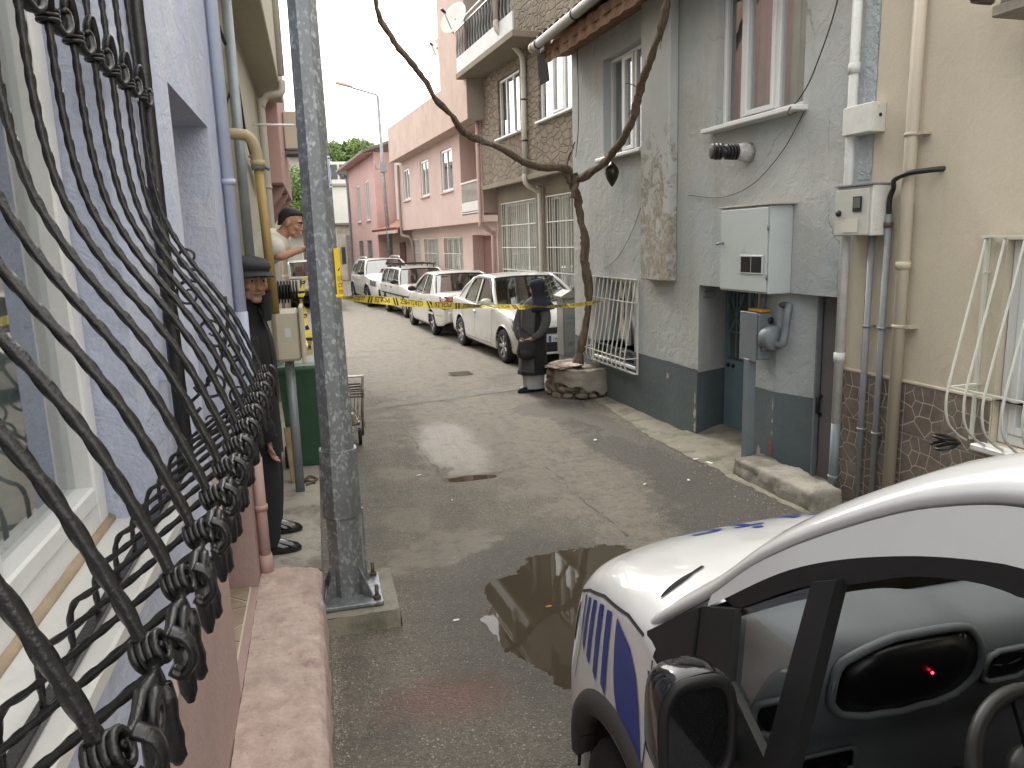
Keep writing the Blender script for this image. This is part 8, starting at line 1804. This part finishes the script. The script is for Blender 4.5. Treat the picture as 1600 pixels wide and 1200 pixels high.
for x in (-.10, .33): q = MB(); q.lathe([(.05, -.014), (.088, -.015), (.092, 0), (.088, .015), (.05, .014)], (x, 8.0, .095), (1, 0, 0), 20); q.build('wheel', RUBBER, hc_)
tr_ = thing('cargo_trailer', 'low cream cargo trailer with a red tail lamp behind the green bin', 'trailer', WORLD, (-.3, 10.2, 0))
q = MB(); q.box(-.50, -.12, 9.62, 11.2, .55, .90, 0, .02); q.build('bed', M('cream_trailer_paint', (.60, .52, .36), .6, .1), tr_)
q = MB(); q.box(-.275, -.205, 9.56, 9.615, .93, 1.15, 0, .01); q.build('tail_lamp', REDL, tr_); q = MB(); q.box(-.275, -.205, 9.555, 9.614, 1.075, 1.148, 0, .01); q.build('indicator', ORANGEL, tr_)
for y in (9.95, 10.9):
    for x in (-.46, -.15): q = MB(); q.lathe([(.14, -.035), (.24, -.04), (.25, 0), (.24, .04), (.14, .035)], (x, y, .25), (1, 0, 0), 22); q.lathe([(.001, -.02), (.145, -.02), (.145, .02), (.001, .02)], (x, y, .25), (1, 0, 0), 18); q.build('wheel', RUBBER, tr_)
q = MB(); q.box(-.45, -.17, 9.7, 11.1, .40, .54); q.build('chassis', BLACKPL, tr_); q = MB(); q.bar((-.24, 9.60, .55), (-.24, 9.60, 1.0), .03, .03); q.build('lamp_post', BLACKPL, tr_)
SCR = flat('litter_white', (.68, .67, .62), .8)
for k, (x, y, s_, a) in enumerate([(.78, 6.67, .022, .3), (2.72, 7.26, .03, 1.0), (3.36, 6.27, .028, .2), (3.42, 6.12, .035, 2.0), (3.66, 6.23, .03, .5), (3.0, 5.72, .02, 1.2), (2.6, 5.75, .018, .6), (3.6, 6.05, .02, 2.4), (.62, 3.9, .018, .2), (.95, 5.9, .012, .9)]):
    q = MB(); c, n = math.cos(a), math.sin(a); q.grid(lambda u, v: (x + (u - .5) * 2 * s_ * c - (v - .5) * s_ * n, y + (u - .5) * 2 * s_ * n + (v - .5) * s_ * c, road_h(x, y) + .012 + .4 * s_ * abs(mnoise.noise((u * 2 + k, v * 2, 0)))), 6, 4)
    single('paper_scrap', q, SCR, 'small torn white paper scrap littering the asphalt', 'litter', WORLD, (x, y, road_h(x, y)), 'paper scraps on the road')
for (x, y, a, lab) in ((1.17, 3.92, .1, 'orange tipped cigarette end floating in the puddle'),):
    q = MB(); d = Vector((math.cos(a), math.sin(a), 0)) * .018; q.tube([Vector((x, y, -.004)) - d, Vector((x, y, -.004)) + d], .005, 8); single('cigarette_end', q, flat('filter_orange', (.60, .30, .08), .8), lab, 'litter', WORLD, (x, y, -.008))

# loose grit: swept along the foot of the ledge and strewn over the coarse asphalt
gm = NT('pale_grit'); gm.set(col=gm.mix(gm.ramp(gm.noise(60, 2), .35, .65), (.16, .145, .12), (.50, .46, .39)), rough=.9)
gr_ = random.Random(5); q = MB()
def chip(x, y, z, s_):
    a = gr_.random() * 6.28; c, n = math.cos(a) * s_, math.sin(a) * s_; h = s_ * gr_.uniform(.5, 1.0)
    q.add([(x + c, y + n, z), (x - n, y + c, z), (x - c * .8, y - n * .9, z), (x + n * .7, y - c * .8, z), (x + .3 * c, y + .2 * n, z + h)], [(0, 1, 4), (1, 2, 4), (2, 3, 4), (3, 0, 4)])
for k in range(1100): y = gr_.uniform(1.6, 4.0); x = -.068 + abs(gr_.gauss(0, .022)); chip(x, y, road_h(x, y), gr_.uniform(.0018, .0055))
for k in range(5200):
    y = gr_.uniform(2.3, 6.4); x = gr_.uniform(-.04, 3.4)
    if (x - 1.46) ** 2 / .5 + (y - 3.84) ** 2 / .75 < 1 or mnoise.noise((x * 1.1, y * 1.1, 4)) < -.12: continue
    chip(x, y, road_h(x, y), gr_.uniform(.002, .0058))
for k in range(900): u = gr_.uniform(4.2, 9.5); p = FG.P(u, gr_.uniform(.12, .75) ** 1.3, 0); chip(p.x, p.y, road_h(p.x, p.y) + .012, gr_.uniform(.003, .009))
o = q.build('grit', gm.m, None, recalc=False); tag(o, 'loose pale grit strewn over the coarse asphalt', 'grit', kind='stuff')
